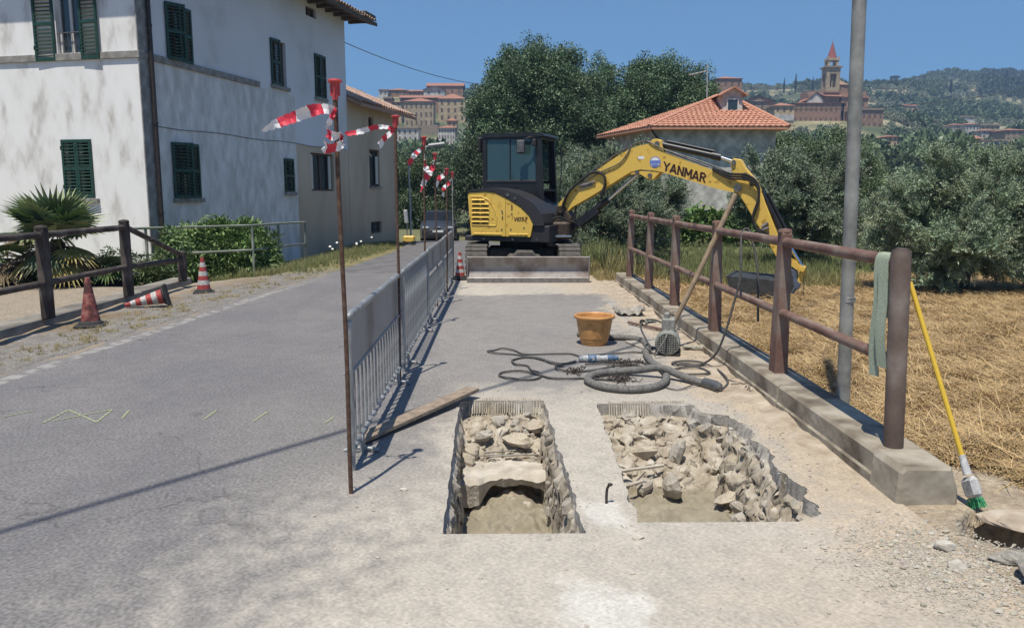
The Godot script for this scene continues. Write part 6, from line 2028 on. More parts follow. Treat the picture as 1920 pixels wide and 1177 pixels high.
	b.box(Vector3(0, 0.012, 0), Vector3(0.5, 0.02, 0.42), Basis(Vector3.UP, 0.3), 0.004)
	var bo := part(self, "plywood_board", b.mesh(), M("paper"), P3(1.6, 0, 8.15))
	tag(bo, "dusty flat board on the ground behind the motor", "board")
	b = MB.new()
	b.tube(P3(-0.2, 0.03, 0.5), P3(0.28, 0.03, -0.32), 0.017, -1, 9)
	var ip := part(self, "iron_pipe", b.mesh(), M("rust"), P3(1.72, 0, 8.95))
	tag(ip, "thin rusty pipe lying along the kerb behind the motor", "pipe")
	# wooden pole leaning over the railing
	b = MB.new()
	b.path(spline([Vector3(1.62, 0.02, -7.93), Vector3(1.86, 0.55, -7.9), Vector3(2.11, 1.11, -7.9), Vector3(2.3, 1.55, -7.9)], 5), 0.026, 12)
	var wp := part(self, "wooden_pole", b.mesh(), M("wood_handle"))
	tag(wp, "long wooden handle leaning from the motor against the top rail", "pole")
	# plank across the corner of the trench
	b = MB.new()
	b.box(Vector3(0, 0, 0), Vector3(1.34, 0.028, 0.115), Basis.IDENTITY, 0.004)
	var pk := part(self, "wooden_plank", b.mesh(), M("plank_wood"), P3(-0.56, 0.05, 5.42))
	pk.basis = Basis(Vector3.UP, atan2(1.12, 0.66)) * Basis(Vector3.BACK, 0.03)
	tag(pk, "grey wooden plank lying from the barrier to the trench corner", "plank")
	# broom
	t = thing("broom", "yellow handled broom with green bristles leaning on the end post", "broom", P3(2.34, 0.0, 3.8))
	var foot := Vector3(0.03, 0.0, 0.04)
	var top := Vector3(2.225, 1.075, -4.3) - P3(2.34, 0.0, 3.8)
	var dr := (top - foot).normalized()
	b = MB.new()
	b.tube(foot + dr * 0.19, top, 0.013, -1, 12)
	part(t, "handle", b.mesh(), M("broom_yellow"))
	b = MB.new()
	b.path(PackedVector3Array([foot + dr * 0.27, foot + dr * 0.2, foot + dr * 0.17]), [0.016, 0.02, 0.022], 12)
	var wide := dr.cross(Vector3(0, 0.3, 1)).normalized()
	var thin := dr.cross(wide).normalized()
	b.box(foot + dr * 0.105, Vector3(0.12, 0.11, 0.045), Basis(thin, dr, thin.cross(dr)), 0.02)
	part(t, "head", b.mesh(), M("broom_white"))
	b = MB.new()
	for k in 140:
		var o := thin * rng.randf_range(-0.05, 0.05) + wide * rng.randf_range(-0.016, 0.016)
		b.tube(foot + dr * 0.055 + o, foot + dr * 0.006 + o * 1.3 + Vector3(rng.randfn(), 0, rng.randfn()) * 0.006, 0.0016, 0.001, 4, false)
	var br := part(t, "bristles", b.mesh(), M("broom_green"))
	br.set_meta("kind", "stuff")
	# lifting strap over the top rail
	t = thing("lifting_strap", "pale green webbing strap hung over the top rail beside the end post", "strap", P3(2.12, 1.19, 4.36))
	for q in [[0.0, 0.64, 0.0], [0.03, 0.58, 0.02]]:
		b = MB.new()
		var sp := spline([Vector3(-0.042 + q[0] * 0.3, -q[1], 0.03 + q[2]), Vector3(-0.048, -q[1] * 0.7, 0.012 + q[2]), Vector3(-0.042, -q[1] * 0.35, 0.02), Vector3(-0.04, -0.03, 0.0), Vector3(-0.028, 0.03, 0.0), Vector3(0.0, 0.044, 0.0), Vector3(0.03, 0.03, 0.0), Vector3(0.042, -0.05, 0.0), Vector3(0.044 + q[0] * 0.4, -q[1] * 0.5, 0.0)], 6)
		for i in sp.size() - 1:
			var w := Vector3(0.012, 0, 0.03)
			var off := Vector3(0, 0, q[0] * 1.6)
			b.quad(sp[i] - w + off, sp[i + 1] - w + off, sp[i + 1] + w + off, sp[i] + w + off)
			var th := Vector3(-0.004, 0, 0.0016)
			b.quad(sp[i] - w + off + th, sp[i] + w + off + th, sp[i + 1] + w + off + th, sp[i + 1] - w + off + th)
		part(t, "webbing", b.mesh(), M("strap_green"))
	# tall pole behind the kerb
	t = thing("steel_pole", "tall grey galvanised pole standing behind the rusty railing", "pole", P3(2.36, -0.1, 5.32))
	b = MB.new()
	b.tube(Vector3(0.0, -0.3, 0), Vector3(-0.14, 6.2, 0), 0.044, -1, 20)
	part(t, "shaft", b.mesh(), M("galv_pole"))
	b = MB.new()
	var wr := []
	for k in 26: wr.append(Vector3(-0.02 + cos(k * 0.9) * 0.047, 0.93 + k * 0.0014, sin(k * 0.9) * 0.047))
	b.path(spline(wr, 3), 0.0035, 5)
	part(t, "wire_tie", b.mesh(), M("galv"))
	# overhead cable, whose shadow crosses the road
	t = thing("overhead_cable", "thick overhead cable high above the road, out of the picture", "cable", Vector3.ZERO)
	b = MB.new()
	b.tube(P3(-12.0, 8.0, -9.7), P3(26.0, 8.0, 37.1), 0.024, -1, 8)
	part(t, "conductor", b.mesh(), M("cable_black"))
	# service wires seen against the sky and the trees
	for q in [[P3(-6.6, 7.1, 27.0), P3(-1.2, 7.6, 46.0), 0.35, "black service wire from the white house to the big tree"], [P3(9.0, 5.5, 38.0), P3(40.0, 9.5, 56.0), 0.8, "thin wire from the red roofed house toward the right hillside"]]:
		b = MB.new()
		var w := PackedVector3Array()
		for k in 13:
			var s := k / 12.0
			w.append(q[0].lerp(q[1], s) + Vector3(0, -q[2] * 4.0 * s * (1 - s), 0))
		b.path(w, 0.016, 5)
		var o := part(self, "service_wire", b.mesh(), M("cable_black"))
		tag(o, q[3], "wire")

# ------------------------------------------------------------------ parked car, street lamp, yellow trolley far down the road
func build_car() -> void:
	var t := thing("parked_car", "dark grey car parked on the road beyond the barriers", "car", P3(-3.1, road_y(40.0), 40.0), 0.05)
	var paint := mat("car_paint", Color(0.035, 0.038, 0.046), 0.25, 0.3)
	paint.clearcoat_enabled = true
	paint.clearcoat = 0.6
	var b := MB.new()
	# body from cross sections along the length (front towards +z)
	var secs := [[2.02, 0.3, 0.55, 0.62, 0.62], [1.95, 0.22, 0.72, 0.76, 0.76], [1.5, 0.2, 0.9, 0.87, 0.84], [0.85, 0.2, 1.0, 0.88, 0.84], [0.2, 0.2, 1.0, 0.88, 0.84], [-1.2, 0.2, 1.02, 0.88, 0.84], [-1.9, 0.22, 1.0, 0.84, 0.8], [-2.05, 0.35, 0.9, 0.74, 0.7]]
	var ring := func(q: Array) -> Array:
		var z: float = q[0]
		return [Vector3(-q[3], q[1], z), Vector3(-q[3] - 0.01, (q[1] + q[2]) * 0.55, z), Vector3(-q[4], q[2] - 0.04, z), Vector3(-q[4] * 0.7, q[2] + 0.02, z), Vector3(q[4] * 0.7, q[2] + 0.02, z), Vector3(q[4], q[2] - 0.04, z), Vector3(q[3] + 0.01, (q[1] + q[2]) * 0.55, z), Vector3(q[3], q[1], z)]
	for k in secs.size() - 1:
		var r0: Array = ring.call(secs[k])
		var r1: Array = ring.call(secs[k + 1])
		for i in 8: b.quad(r0[i], r0[(i + 1) % 8], r1[(i + 1) % 8], r1[i])
	var f0: Array = ring.call(secs[0])
	for i in range(1, 7): b.tri(f0[0], f0[i + 1], f0[i])
	part(t, "body", b.mesh(), paint)
	b = MB.new()
	var roof := [[Vector3(-0.78, 0.98, 0.9), Vector3(0.78, 0.98, 0.9)], [Vector3(-0.62, 1.42, 0.1), Vector3(0.62, 1.42, 0.1)], [Vector3(-0.63, 1.5, -0.4), Vector3(0.63, 1.5, -0.4)], [Vector3(-0.6, 1.44, -1.4), Vector3(0.6, 1.44, -1.4)], [Vector3(-0.74, 1.0, -1.95), Vector3(0.74, 1.0, -1.95)]]
	for k in range(1, 3): b.quad(roof[k][0], roof[k][1], roof[k + 1][1], roof[k + 1][0])
	for s in [0, 1]:
		var e := 0.07 * (1 if s == 0 else -1)
		b.quad(roof[0][s], roof[0][s] + Vector3(e, 0, 0), roof[1][s] + Vector3(e, 0, 0), roof[1][s])
	part(t, "roof", b.mesh(), paint)
	b = MB.new()
	b.quad(roof[0][0], roof[0][1], roof[1][1], roof[1][0])
	b.quad(roof[3][0], roof[3][1], roof[4][1], roof[4][0])
	for s in [0, 1]:
		var base := 0.86 * (-1 if s == 0 else 1)
		b.quad(Vector3(base, 0.98, 0.75), roof[1][s], roof[2][s], Vector3(base, 1.0, -0.4))
		b.quad(Vector3(base, 1.0, -0.4), roof[2][s], roof[3][s], Vector3(base, 1.0, -1.5))
	var cg := mat("car_glass", Color(0.015, 0.018, 0.022), 0.1)
	cg.metallic_specular = 0.25
	part(t, "windows", b.mesh(), cg)
	for s in [-1, 1]:
		b = MB.new()
		b.box(Vector3(0.58 * s, 0.72, 1.93), Vector3(0.34, 0.12, 0.12), Basis(Vector3.UP, 0.45 * s), 0.03)
		part(t, "headlight", b.mesh(), mat("headlight_clear", Color(0.6, 0.62, 0.64), 0.12, 0.4))
		b = MB.new()
		b.box(Vector3(0.98 * s, 1.02, 0.65), Vector3(0.16, 0.12, 0.1), Basis.IDENTITY, 0.03)
		part(t, "wing_mirror", b.mesh(), paint)
		for z in [1.25, -1.3]:
			b = MB.new()
			b.lathe([[0.0, -0.1], [0.28, -0.1], [0.31, -0.07], [0.31, 0.07], [0.28, 0.1], [0.0, 0.1]], Vector3(0.76 * s, 0.31, z), Basis(Vector3.BACK, PI / 2), 20)
			var wl := part(t, "wheel", b.mesh(), M("rubber"))
			b = MB.new()
			b.lathe([[0.0, -0.105], [0.19, -0.105], [0.19, 0.105], [0.0, 0.105]], Vector3(0.765 * s, 0.31, z), Basis(Vector3.BACK, PI / 2), 16)
			part(wl, "rim", b.mesh(), M("steel_grey"))
	b = MB.new()
	b.box(Vector3(0, 0.74, 2.0), Vector3(0.22, 0.06, 0.05), Basis.IDENTITY, 0.01)
	part(t, "chrome_grille", b.mesh(), M("chrome"))
	b = MB.new()
	b.box(Vector3(0, 0.4, 2.02), Vector3(0.9, 0.16, 0.06), Basis.IDENTITY, 0.02)
	part(t, "air_intake", b.mesh(), M("cone_black"))
	b = MB.new()
	b.box(Vector3(0, 0.55, 2.05), Vector3(0.5, 0.1, 0.02), Basis.IDENTITY, 0.004)
	part(t, "number_plate", b.mesh(), M("decal_white"))
	# street lamp
	t = thing("street_lamp", "slim grey street lamp with curved arm behind the barriers", "street lamp", P3(-3.72, road_y(33.0), 33.0))
	b = MB.new()
	b.path(spline([Vector3(0, 0, 0), Vector3(0, 1.5, 0), Vector3(-0.03, 2.9, 0), Vector3(0.05, 3.4, 0), Vector3(0.4, 3.75, 0), Vector3(0.8, 3.9, 0)], 6), 0.036, 9)
	part(t, "post", b.mesh(), M("connector_white"))
	b = MB.new()
	b.box(Vector3(1.1, 3.96, 0), Vector3(0.7, 0.12, 0.25), Basis(Vector3.BACK, 0.12), 0.05)
	part(t, "lamp_head", b.mesh(), M("connector_white"))
	# yellow trolley with an upright sign seen edge-on
	t = thing("sign_trolley", "small yellow trolley carrying a narrow upright sign at the roadside", "trolley", P3(-3.5, road_y(30.0), 30.0))
	b = MB.new()
	b.box(Vector3(0.05, 0.22, 0), Vector3(0.42, 0.24, 0.4), Basis.IDENTITY, 0.04)
	part(t, "battery_box", b.mesh(), M("yellow"))
	b = MB.new()
	b.tube(Vector3(-0.02, 0.3, 0), Vector3(-0.02, 1.1, 0), 0.025, -1, 8)
	part(t, "mast", b.mesh(), M("galv"))
	b = MB.new()
	b.box(Vector3(-0.05, 1.05, 0), Vector3(0.14, 0.5, 0.24), Basis(Vector3.BACK, 0.08), 0.03)
	part(t, "sign_head", b.mesh(), M("connector_white"))
	for s in [-1, 1]:
		b = MB.new()
		b.tube(Vector3(0.05 + 0.16 * s, 0.08, -0.22), Vector3(0.05 + 0.16 * s, 0.08, 0.22), 0.08, -1, 12)
		part(t, "wheel", b.mesh(), M("rubber"))
# ------------------------------------------------------------------ hills, town, church, village
const PROF_L := [[8, -1.2], [36, -0.9], [60, 0.5], [150, 4.0], [290, 18.0], [305, 20.2], [330, 27.0], [400, 48.0], [440, 50.0], [900, 40.0], [1500, 30.0]]
const PROF_M := [[8, -1.2], [36, -0.9], [60, 0.0], [150, 4.0], [290, 17.0], [320, 27.0], [345, 34.0], [380, 36.0], [450, 38.0], [560, 62.0], [620, 82.0], [900, 112.0], [1000, 118.0], [1500, 120.0]]
const PROF_R := [[8, -1.2], [36, -0.9], [60, 0.0], [120, 3.0], [250, 14.0], [290, 17.0], [350, 25.0], [400, 32.0], [500, 47.0], [700, 90.0], [900, 124.0], [960, 129.0], [1500, 138.0]]
var hill_noise: FastNoiseLite
func far_y(s: float, d: float) -> float:   # s: direction, d: distance
	if hill_noise == null:
		hill_noise = FastNoiseLite.new()
		hill_noise.seed = 8; hill_noise.frequency = 0.006; hill_noise.fractal_octaves = 3
	var wl := 1.0 - smooth(880, 1250, s)
	var wr := smooth(1640, 1760, s)
	var y := pw(PROF_M, d)
	y = lerpf(y, pw(PROF_L, d), wl)
	y = lerpf(y, pw(PROF_R, d), wr)
	y += smooth(600, 950, d) * lerpf(-14.0, 4.0, smooth(1380, 1560, s)) * (1.0 - wl)
	var x := (s - 940.0) / 1500.0 * d
	return y + hill_noise.get_noise_2d(x, d) * 7.0 * smooth(420, 800, d)

func house_roof(b: MB, w: float, dp: float, y: float, rh: float, kind: String) -> void:
	var o := 0.5
	var x0 := -w * 0.5 - o
	var x1 := w * 0.5 + o
	var z0 := o
	var z1 := -dp - o
	var a := Vector3(x0, y, z0)
	var c := Vector3(x1, y, z0)
	var e := Vector3(x1, y, z1)
	var f := Vector3(x0, y, z1)
	if kind == "hip":
		var m := minf(w, dp) * 0.5
		var r0 := Vector3(x0 + m + o, y + rh, (z0 + z1) * 0.5)
		var r1 := Vector3(x1 - m - o, y + rh, (z0 + z1) * 0.5)
		if r0.x > r1.x: r0.x = 0.0; r1.x = 0.01
		b.quad(a, c, r1, r0); b.tri(c, e, r1); b.quad(e, f, r0, r1); b.tri(f, a, r0)
	elif kind == "gable":
		var r0 := Vector3(x0, y + rh, (z0 + z1) * 0.5)
		var r1 := Vector3(x1, y + rh, (z0 + z1) * 0.5)
		b.quad(a, c, r1, r0); b.quad(e, f, r0, r1)
	elif kind == "gablefront":
		var r0 := Vector3(0, y + rh, z0)
		var r1 := Vector3(0, y + rh, z1)
		b.quad(a, r0, r1, f); b.quad(c, e, r1, r0)
	else:
		b.box(Vector3(0, y + rh * 0.5, -dp * 0.5), Vector3(w + 0.5, rh, dp + 0.5))
	b.quad(a + Vector3(0, -0.02, 0), f + Vector3(0, -0.02, 0), e + Vector3(0, -0.02, 0), c + Vector3(0, -0.02, 0))

func far_house(q: Array) -> void:
	var t := thing(q[11], q[12], "house" if q[11] != "bastion" else "bastion", P3(q[0], q[1], q[2]), 0.0, "hillside houses")
	var b := MB.new()
	var w: float = q[3]
	var h: float = q[4]
	var dp: float = q[6]
	b.box(Vector3(0, h * 0.5 - 4.0, -dp * 0.5), Vector3(w, h + 8.0, dp))
	if q[7] == "gablefront":
		b.tri(Vector3(-w * 0.5, h, 0), Vector3(w * 0.5, h, 0), Vector3(0, h + q[5], 0))
	if q[7] == "gable":
		b.tri(Vector3(w * 0.5, h, 0), Vector3(w * 0.5, h, -dp), Vector3(w * 0.5, h + q[5], -dp * 0.5))
		b.tri(Vector3(-w * 0.5, h, 0), Vector3(-w * 0.5, h + q[5], -dp * 0.5), Vector3(-w * 0.5, h, -dp))
	var wall: String = q[8]
	part(t, "wall", b.mesh(), M("far_cream" if wall == "creamlow" else "far_" + wall))
	if wall == "creamlow":
		b = MB.new()
		b.box(Vector3(0, h * 0.2, 0.1), Vector3(w * 0.98, h * 0.42, 0.4))
		part(t, "lower_storey", b.mesh(), M("far_white"))
	b = MB.new()
	house_roof(b, w, dp, h, q[5], q[7])
	part(t, "roof", b.mesh(), M("far_roof" if q[7] != "flat" else "far_stone"))
	var cols: int = q[9]
	var rws: int = q[10]
	var ww := minf(0.9, w / cols * 0.34)
	var wh := minf(1.7, h / rws * 0.5)
	var wm := MB.new()
	wm.box(Vector3.ZERO, Vector3(ww, wh, 0.12))
	var ms := wm.mesh()
	for r in rws:
		for c in cols:
			part(t, "window", ms, M("far_window"), Vector3((c + 0.5) / cols * w - w * 0.5, h - (r + 0.55) / rws * h * 0.96, 0.02))

func build_far() -> void:
	var far_noise := grey_tex("far_n", 61, 0.05, 4, 0.72, 1.0)
	mat("far_ochre", Color(0.52, 0.41, 0.27), 0.9, 0.0, far_noise, 0.1)
	mat("far_cream", Color(0.62, 0.48, 0.3), 0.9, 0.0, far_noise, 0.1)
	mat("far_white", Color(0.66, 0.64, 0.6), 0.9, 0.0, far_noise, 0.1)
	mat("far_brick", Color(0.4, 0.245, 0.165), 0.9, 0.0, far_noise, 0.15)
	mat("far_salmon", Color(0.46, 0.25, 0.17), 0.9, 0.0, far_noise, 0.1)
	mat("far_stone", Color(0.38, 0.3, 0.22), 0.9, 0.0, far_noise, 0.15)
	mat("far_roof", Color(0.45, 0.21, 0.135), 0.9, 0.0, far_noise, 0.25)
	mat("far_window", Color(0.12, 0.085, 0.06), 0.6)
	# land: one sheet out to the horizon
	var mb := MB.new()
	var dl := [8.0, 20.0, 30.0, 36.0, 45.0, 60.0, 80.0, 110.0, 150.0, 200.0, 250.0, 280.0, 300.0, 320.0, 340.0, 360.0, 380.0, 400.0, 430.0, 470.0, 510.0, 560.0, 600.0, 650.0, 700.0, 750.0, 800.0, 850.0, 900.0, 940.0, 980.0, 1050.0, 1200.0, 1500.0]
	var sl := []
	var s := -1400.0
	while s <= 4000.0:
		sl.append(s)
		s += 40.0 if s > 500 and s < 2100 else 150.0
	var pt := func(a: float, d: float) -> Vector3: return P3((a - 940.0) / 1500.0 * d, far_y(a, d), d)
	for j in dl.size() - 1:
		for i in sl.size() - 1:
			mb.quad(pt.call(sl[i], dl[j]), pt.call(sl[i + 1], dl[j]), pt.call(sl[i + 1], dl[j + 1]), pt.call(sl[i], dl[j + 1]))
	var hm := mat("hill_m", Color(1, 1, 1), 0.97, 0.0, ramp_tex("hill_t", 62, 0.03, 5, [[0, Color(0.05, 0.07, 0.03)], [0.4, Color(0.1, 0.115, 0.055)], [0.55, Color(0.2, 0.185, 0.1)], [0.75, Color(0.3, 0.26, 0.16)], [1, Color(0.36, 0.31, 0.2)]]), 0.008, null, 0.0, true)
	structure("hills", mb.mesh(), hm)
	var rows := [
		[-33.1, 28.0, 330, 11.7, 10.2, 1.8, 10.0, "hip", "ochre", 6, 3, "townhouse", "large ochre grey building with three rows of windows on the hilltop"],
		[-20.7, 31.6, 345, 11.2, 9.4, 2.8, 12.0, "hip", "cream", 4, 3, "townhouse", "cream hilltop building with red roof beside the big tree"],
		[-34.9, 20.7, 305, 7.9, 5.0, 0.6, 9.0, "flat", "white", 4, 2, "townhouse", "white house below the ochre building at the foot of the town"],
		[-19.9, 19.0, 298, 6.2, 6.3, 1.2, 8.0, "hip", "white", 6, 3, "townhouse", "bright white house under the red roof beside the big tree"],
		[-18.2, 25.9, 302, 3.5, 2.3, 1.4, 8.0, "hip", "cream", 2, 1, "townhouse", "little house with a red hipped roof above the white house"],
		[-27.3, 48.5, 400, 17.6, 4.8, 2.4, 16.0, "gable", "brick", 5, 1, "townhouse", "long brick hall with a low red roof at the top of the town"],
		[-31.6, 47.6, 388, 9.8, 2.4, 1.8, 10.0, "gablefront", "white", 2, 1, "townhouse", "house with a pale gable wall near the top of the town"],
		[-50.3, 48.5, 400, 9.8, 2.8, 1.6, 12.0, "hip", "brick", 3, 1, "townhouse", "broad house with hipped roof on the skyline of the town"],
		[-56.5, 47.9, 395, 4.1, 3.0, 0.8, 8.0, "hip", "white", 2, 1, "townhouse", "small pale house at the left end of the town skyline"],
		[-41.0, 48.0, 398, 8.2, 2.5, 1.3, 10.0, "gable", "brick", 4, 1, "townhouse", "brick house between the hipped house and the pale gable"],
		[-35.5, 41.3, 362, 17.8, 2.0, 1.7, 12.0, "gable", "brick", 6, 1, "townhouse", "long red roofed house behind the ochre building"],
		[-48.5, 38.4, 352, 3.4, 3.5, 0.7, 8.0, "flat", "salmon", 2, 2, "townhouse", "narrow salmon house left of the ochre building"],
		[-43.6, 36.1, 342, 4.2, 3.2, 0.7, 9.0, "hip", "cream", 2, 2, "townhouse", "cream house with balconies just left of the ochre building"],
		[-52.5, 38.2, 350, 5.4, 2.2, 1.2, 9.0, "hip", "brick", 3, 1, "townhouse", "low house with dull red roof at the left end of the town"],
		[94.3, 41.2, 340, 10.8, 7.5, 1.8, 14.0, "hip", "brick", 4, 2, "townhouse", "tall brick house behind the dormer of the red roof"],
		[103.6, 31.7, 330, 13.4, 6.7, 2.6, 14.0, "gablefront", "stone", 4, 2, "townhouse", "grey stone house with a gable left of the church"],
		[111.6, 30.2, 322, 7.8, 5.7, 1.7, 10.0, "hip", "creamlow", 3, 2, "townhouse", "house with a white lower storey left of the long convent"],
		[130.3, 29.2, 335, 20.8, 9.2, 1.6, 22.0, "hip", "brick", 10, 2, "convent_building", "long brick convent wing below the church tower"],
		[146.9, 22.6, 325, 11.1, 12.0, 0.7, 16.0, "flat", "brick", 5, 3, "bastion", "tall brick bastion at the right end of the church"],
		[217.2, 30.9, 385, 6.1, 3.0, 1.0, 10.0, "hip", "white", 4, 1, "village_house", "left white house of the pair on the right hillside"],
		[220.6, 30.8, 380, 6.5, 2.9, 1.0, 10.0, "hip", "white", 4, 1, "village_house", "right white house of the pair on the right hillside"],
		[198.8, 24.2, 330, 6.6, 2.8, 0.9, 9.0, "hip", "white", 3, 2, "village_house", "two storey white house with brown roof on the right hillside"],
		[169.3, 18.3, 290, 5.6, 2.8, 1.5, 10.0, "gable", "cream", 3, 1, "village_house", "house with a bright red roof low on the right hillside"],
		[241.0, 32.9, 400, 9.5, 2.0, 0.8, 10.0, "flat", "cream", 4, 1, "village_house", "flat roofed cream house on the right hillside"],
		[203.7, 21.9, 320, 9.1, 4.5, 1.1, 12.0, "hip", "stone", 4, 2, "village_house", "grey house with pink roof at the right edge of the picture"],
		[173.8, 18.2, 282, 5.2, 1.6, 0.6, 8.0, "flat", "white", 2, 1, "village_house", "small white annex below the two storey house"],
		[260.9, 53.8, 520, 8.9, 3.3, 1.4, 10.0, "gable", "cream", 3, 1, "village_house", "lone farmhouse on the slope right of the church"],
		[258.0, 42.5, 450, 7.7, 1.1, 0.6, 10.0, "flat", "white", 2, 1, "village_house", "thin white roofs high on the right hillside"],
		[120.7, 16.3, 250, 3.0, 2.7, 0.7, 8.0, "hip", "cream", 2, 2, "village_house", "small house half hidden by trees right of the bastion"],
		[230.3, 38.2, 430, 4.3, 1.6, 0.6, 7.0, "flat", "white", 2, 1, "village_house", "tiny white cottage among the trees on the right slope"],
	]
	for q in rows: far_house(q)
	# retaining wall under the town
	var b := MB.new()
	b.box(Vector3(0, 2.0, 0), Vector3(8.4, 9.0, 3.0))
	var rw := part(self, "retaining_wall", b.mesh(), M("far_stone"), P3(-28.8, 21.8, 322))
	tag(rw, "brown stone retaining wall below the ochre hilltop building", "wall")
	build_church()
	# woods and groves on the slopes
	var rng := rnd(71)
	leaf_clumps()
	var xfs := []
	var cols := PackedColorArray()
	var grove := FastNoiseLite.new()
	grove.seed = 12; grove.frequency = 0.011; grove.fractal_octaves = 3
	var tries := 0
	while xfs.size() < 12000 and tries < 60000:
		tries += 1
		var d := 150.0 + 850.0 * pow(rng.randf(), 0.85)
		var a := rng.randf_range(560, 2050)
		if d < 120 and (a > 700 and a < 1000): continue
		var x := (a - 940.0) / 1500.0 * d
		var g := grove.get_noise_2d(x, d)
		var dense := 0.62 + g * 1.3
		# a bare terraced clearing high on the right
		if a > 1690 and a < 1810 and d > 690 and d < 830: dense = 0.22
		# keep the buildings clear
		var bad := false
		var dark := a > 1820 and d > 620
		var olive := g < 0.12 and not dark and d > 200
		var sz := (rng.randf_range(1.6, 3.0) if olive else rng.randf_range(2.6, 5.4)) * (1.2 if dark else 1.0)
		var top := far_y(a, d) + sz * 1.3
		for q in rows:
			if d < q[2] + q[6] and absf(x / d * q[2] - q[0]) < q[3] * 0.5 + 2.5:
				if d > q[2] - 3.0 or (top - 1.55) / d > (q[1] + q[4] * 0.12 - 1.55) / q[2]: bad = true
		if a > 690 and a < 880 and (d > 285 or (top - 1.55) / d > 0.064): bad = true
		if d > 324 and d < 360 and a > 1500 and a < 1662: bad = true
		if bad or rng.randf() > dense: continue
		var y := far_y(a, d)
		xfs.append(Transform3D(Basis(Vector3.UP, rng.randf() * TAU).scaled(Vector3(sz, sz * rng.randf_range(0.8, 1.2), sz)), P3(x, y + sz * 0.55, d)))
		var k := rng.randf_range(0.75, 1.25)
		cols.append((Color(0.27, 0.3, 0.2) if olive else (Color(0.075, 0.115, 0.065) if dark else Color(0.12, 0.17, 0.08))) * k)
	var wood := scatter(self, "hillside_wood", clump["far"], leaf_mat("leaf_far", 0.3), xfs, cols)
	tag(wood, "woods and olive groves covering the far hillsides", "wood")
	wood.set_meta("kind", "stuff")
	# trees one can pick out on the skyline
	var lone := [[207.0, 600.0, 11.0, 1.4, "slim cypress on the skyline, left of the three near the tower"], [215.4, 600.0, 14.0, 1.6, "tallest slim cypress on the skyline left of the tower"], [228.0, 600.0, 11.5, 1.4, "slim cypress on the skyline closest to the tower"], [432.0, 700.0, 13.0, 2.2, "dark cypress left of the terraced clearing on the hill"], [352.0, 640.0, 12.0, 2.0, "cypress on the slope right of the grey pole"]]
	for q in lone:
		var a: float = 940.0 + q[0] / q[1] * 1500.0
		var t := thing("cypress_tree", q[4], "tree", P3(q[0], far_y(a, q[1]), q[1]), 0.0, "cypresses on the hill")
		var tb := MB.new()
		tb.tube(Vector3.ZERO, Vector3(0, q[2] * 0.4, 0), 0.3, 0.15, 6)
		part(t, "trunk", tb.mesh(), M("bark"))
		var cx := []
		var cc := PackedColorArray()
		for k in 9:
			var f := k / 8.0
			var r: float = q[3] * (0.55 + 0.45 * sin(f * PI)) * (1.0 - 0.5 * f)
			cx.append(Transform3D(Basis(Vector3.UP, k * 1.3).scaled(Vector3(r, q[2] * 0.12, r)), Vector3(0, q[2] * (0.1 + 0.85 * f), 0)))
			cc.append(Color(0.022, 0.036, 0.02))
		scatter(t, "crown", clump["far"], leaf_mat("leaf_far", 0.3), cx, cc).set_meta("kind", "stuff")
	var pa := 940.0 + 427.0 / 890.0 * 1500.0
	var pt2 := thing("umbrella_pine", "lone umbrella pine on the crest of the right hill", "tree", P3(427, far_y(pa, 890) - 1.0, 890))
	var pb := MB.new()
	pb.tube(Vector3.ZERO, Vector3(0, 11, 0), 0.6, 0.4, 6)
	part(pt2, "trunk", pb.mesh(), M("bark"))
	var px := []
	var pc := PackedColorArray()
	for k in 12:
		var an := k * 2.4
		var r := 4.5 * sqrt((k + 0.5) / 12.0)
		px.append(Transform3D(Basis(Vector3.UP, k * 1.7).scaled(Vector3(2.8, 1.7, 2.8)), Vector3(cos(an) * r, 11.5 + 1.2 * (1 - r / 5.0), sin(an) * r)))
		pc.append(Color(0.025, 0.045, 0.02))
	scatter(pt2, "crown", clump["far"], leaf_mat("leaf_far", 0.3), px, pc).set_meta("kind", "stuff")

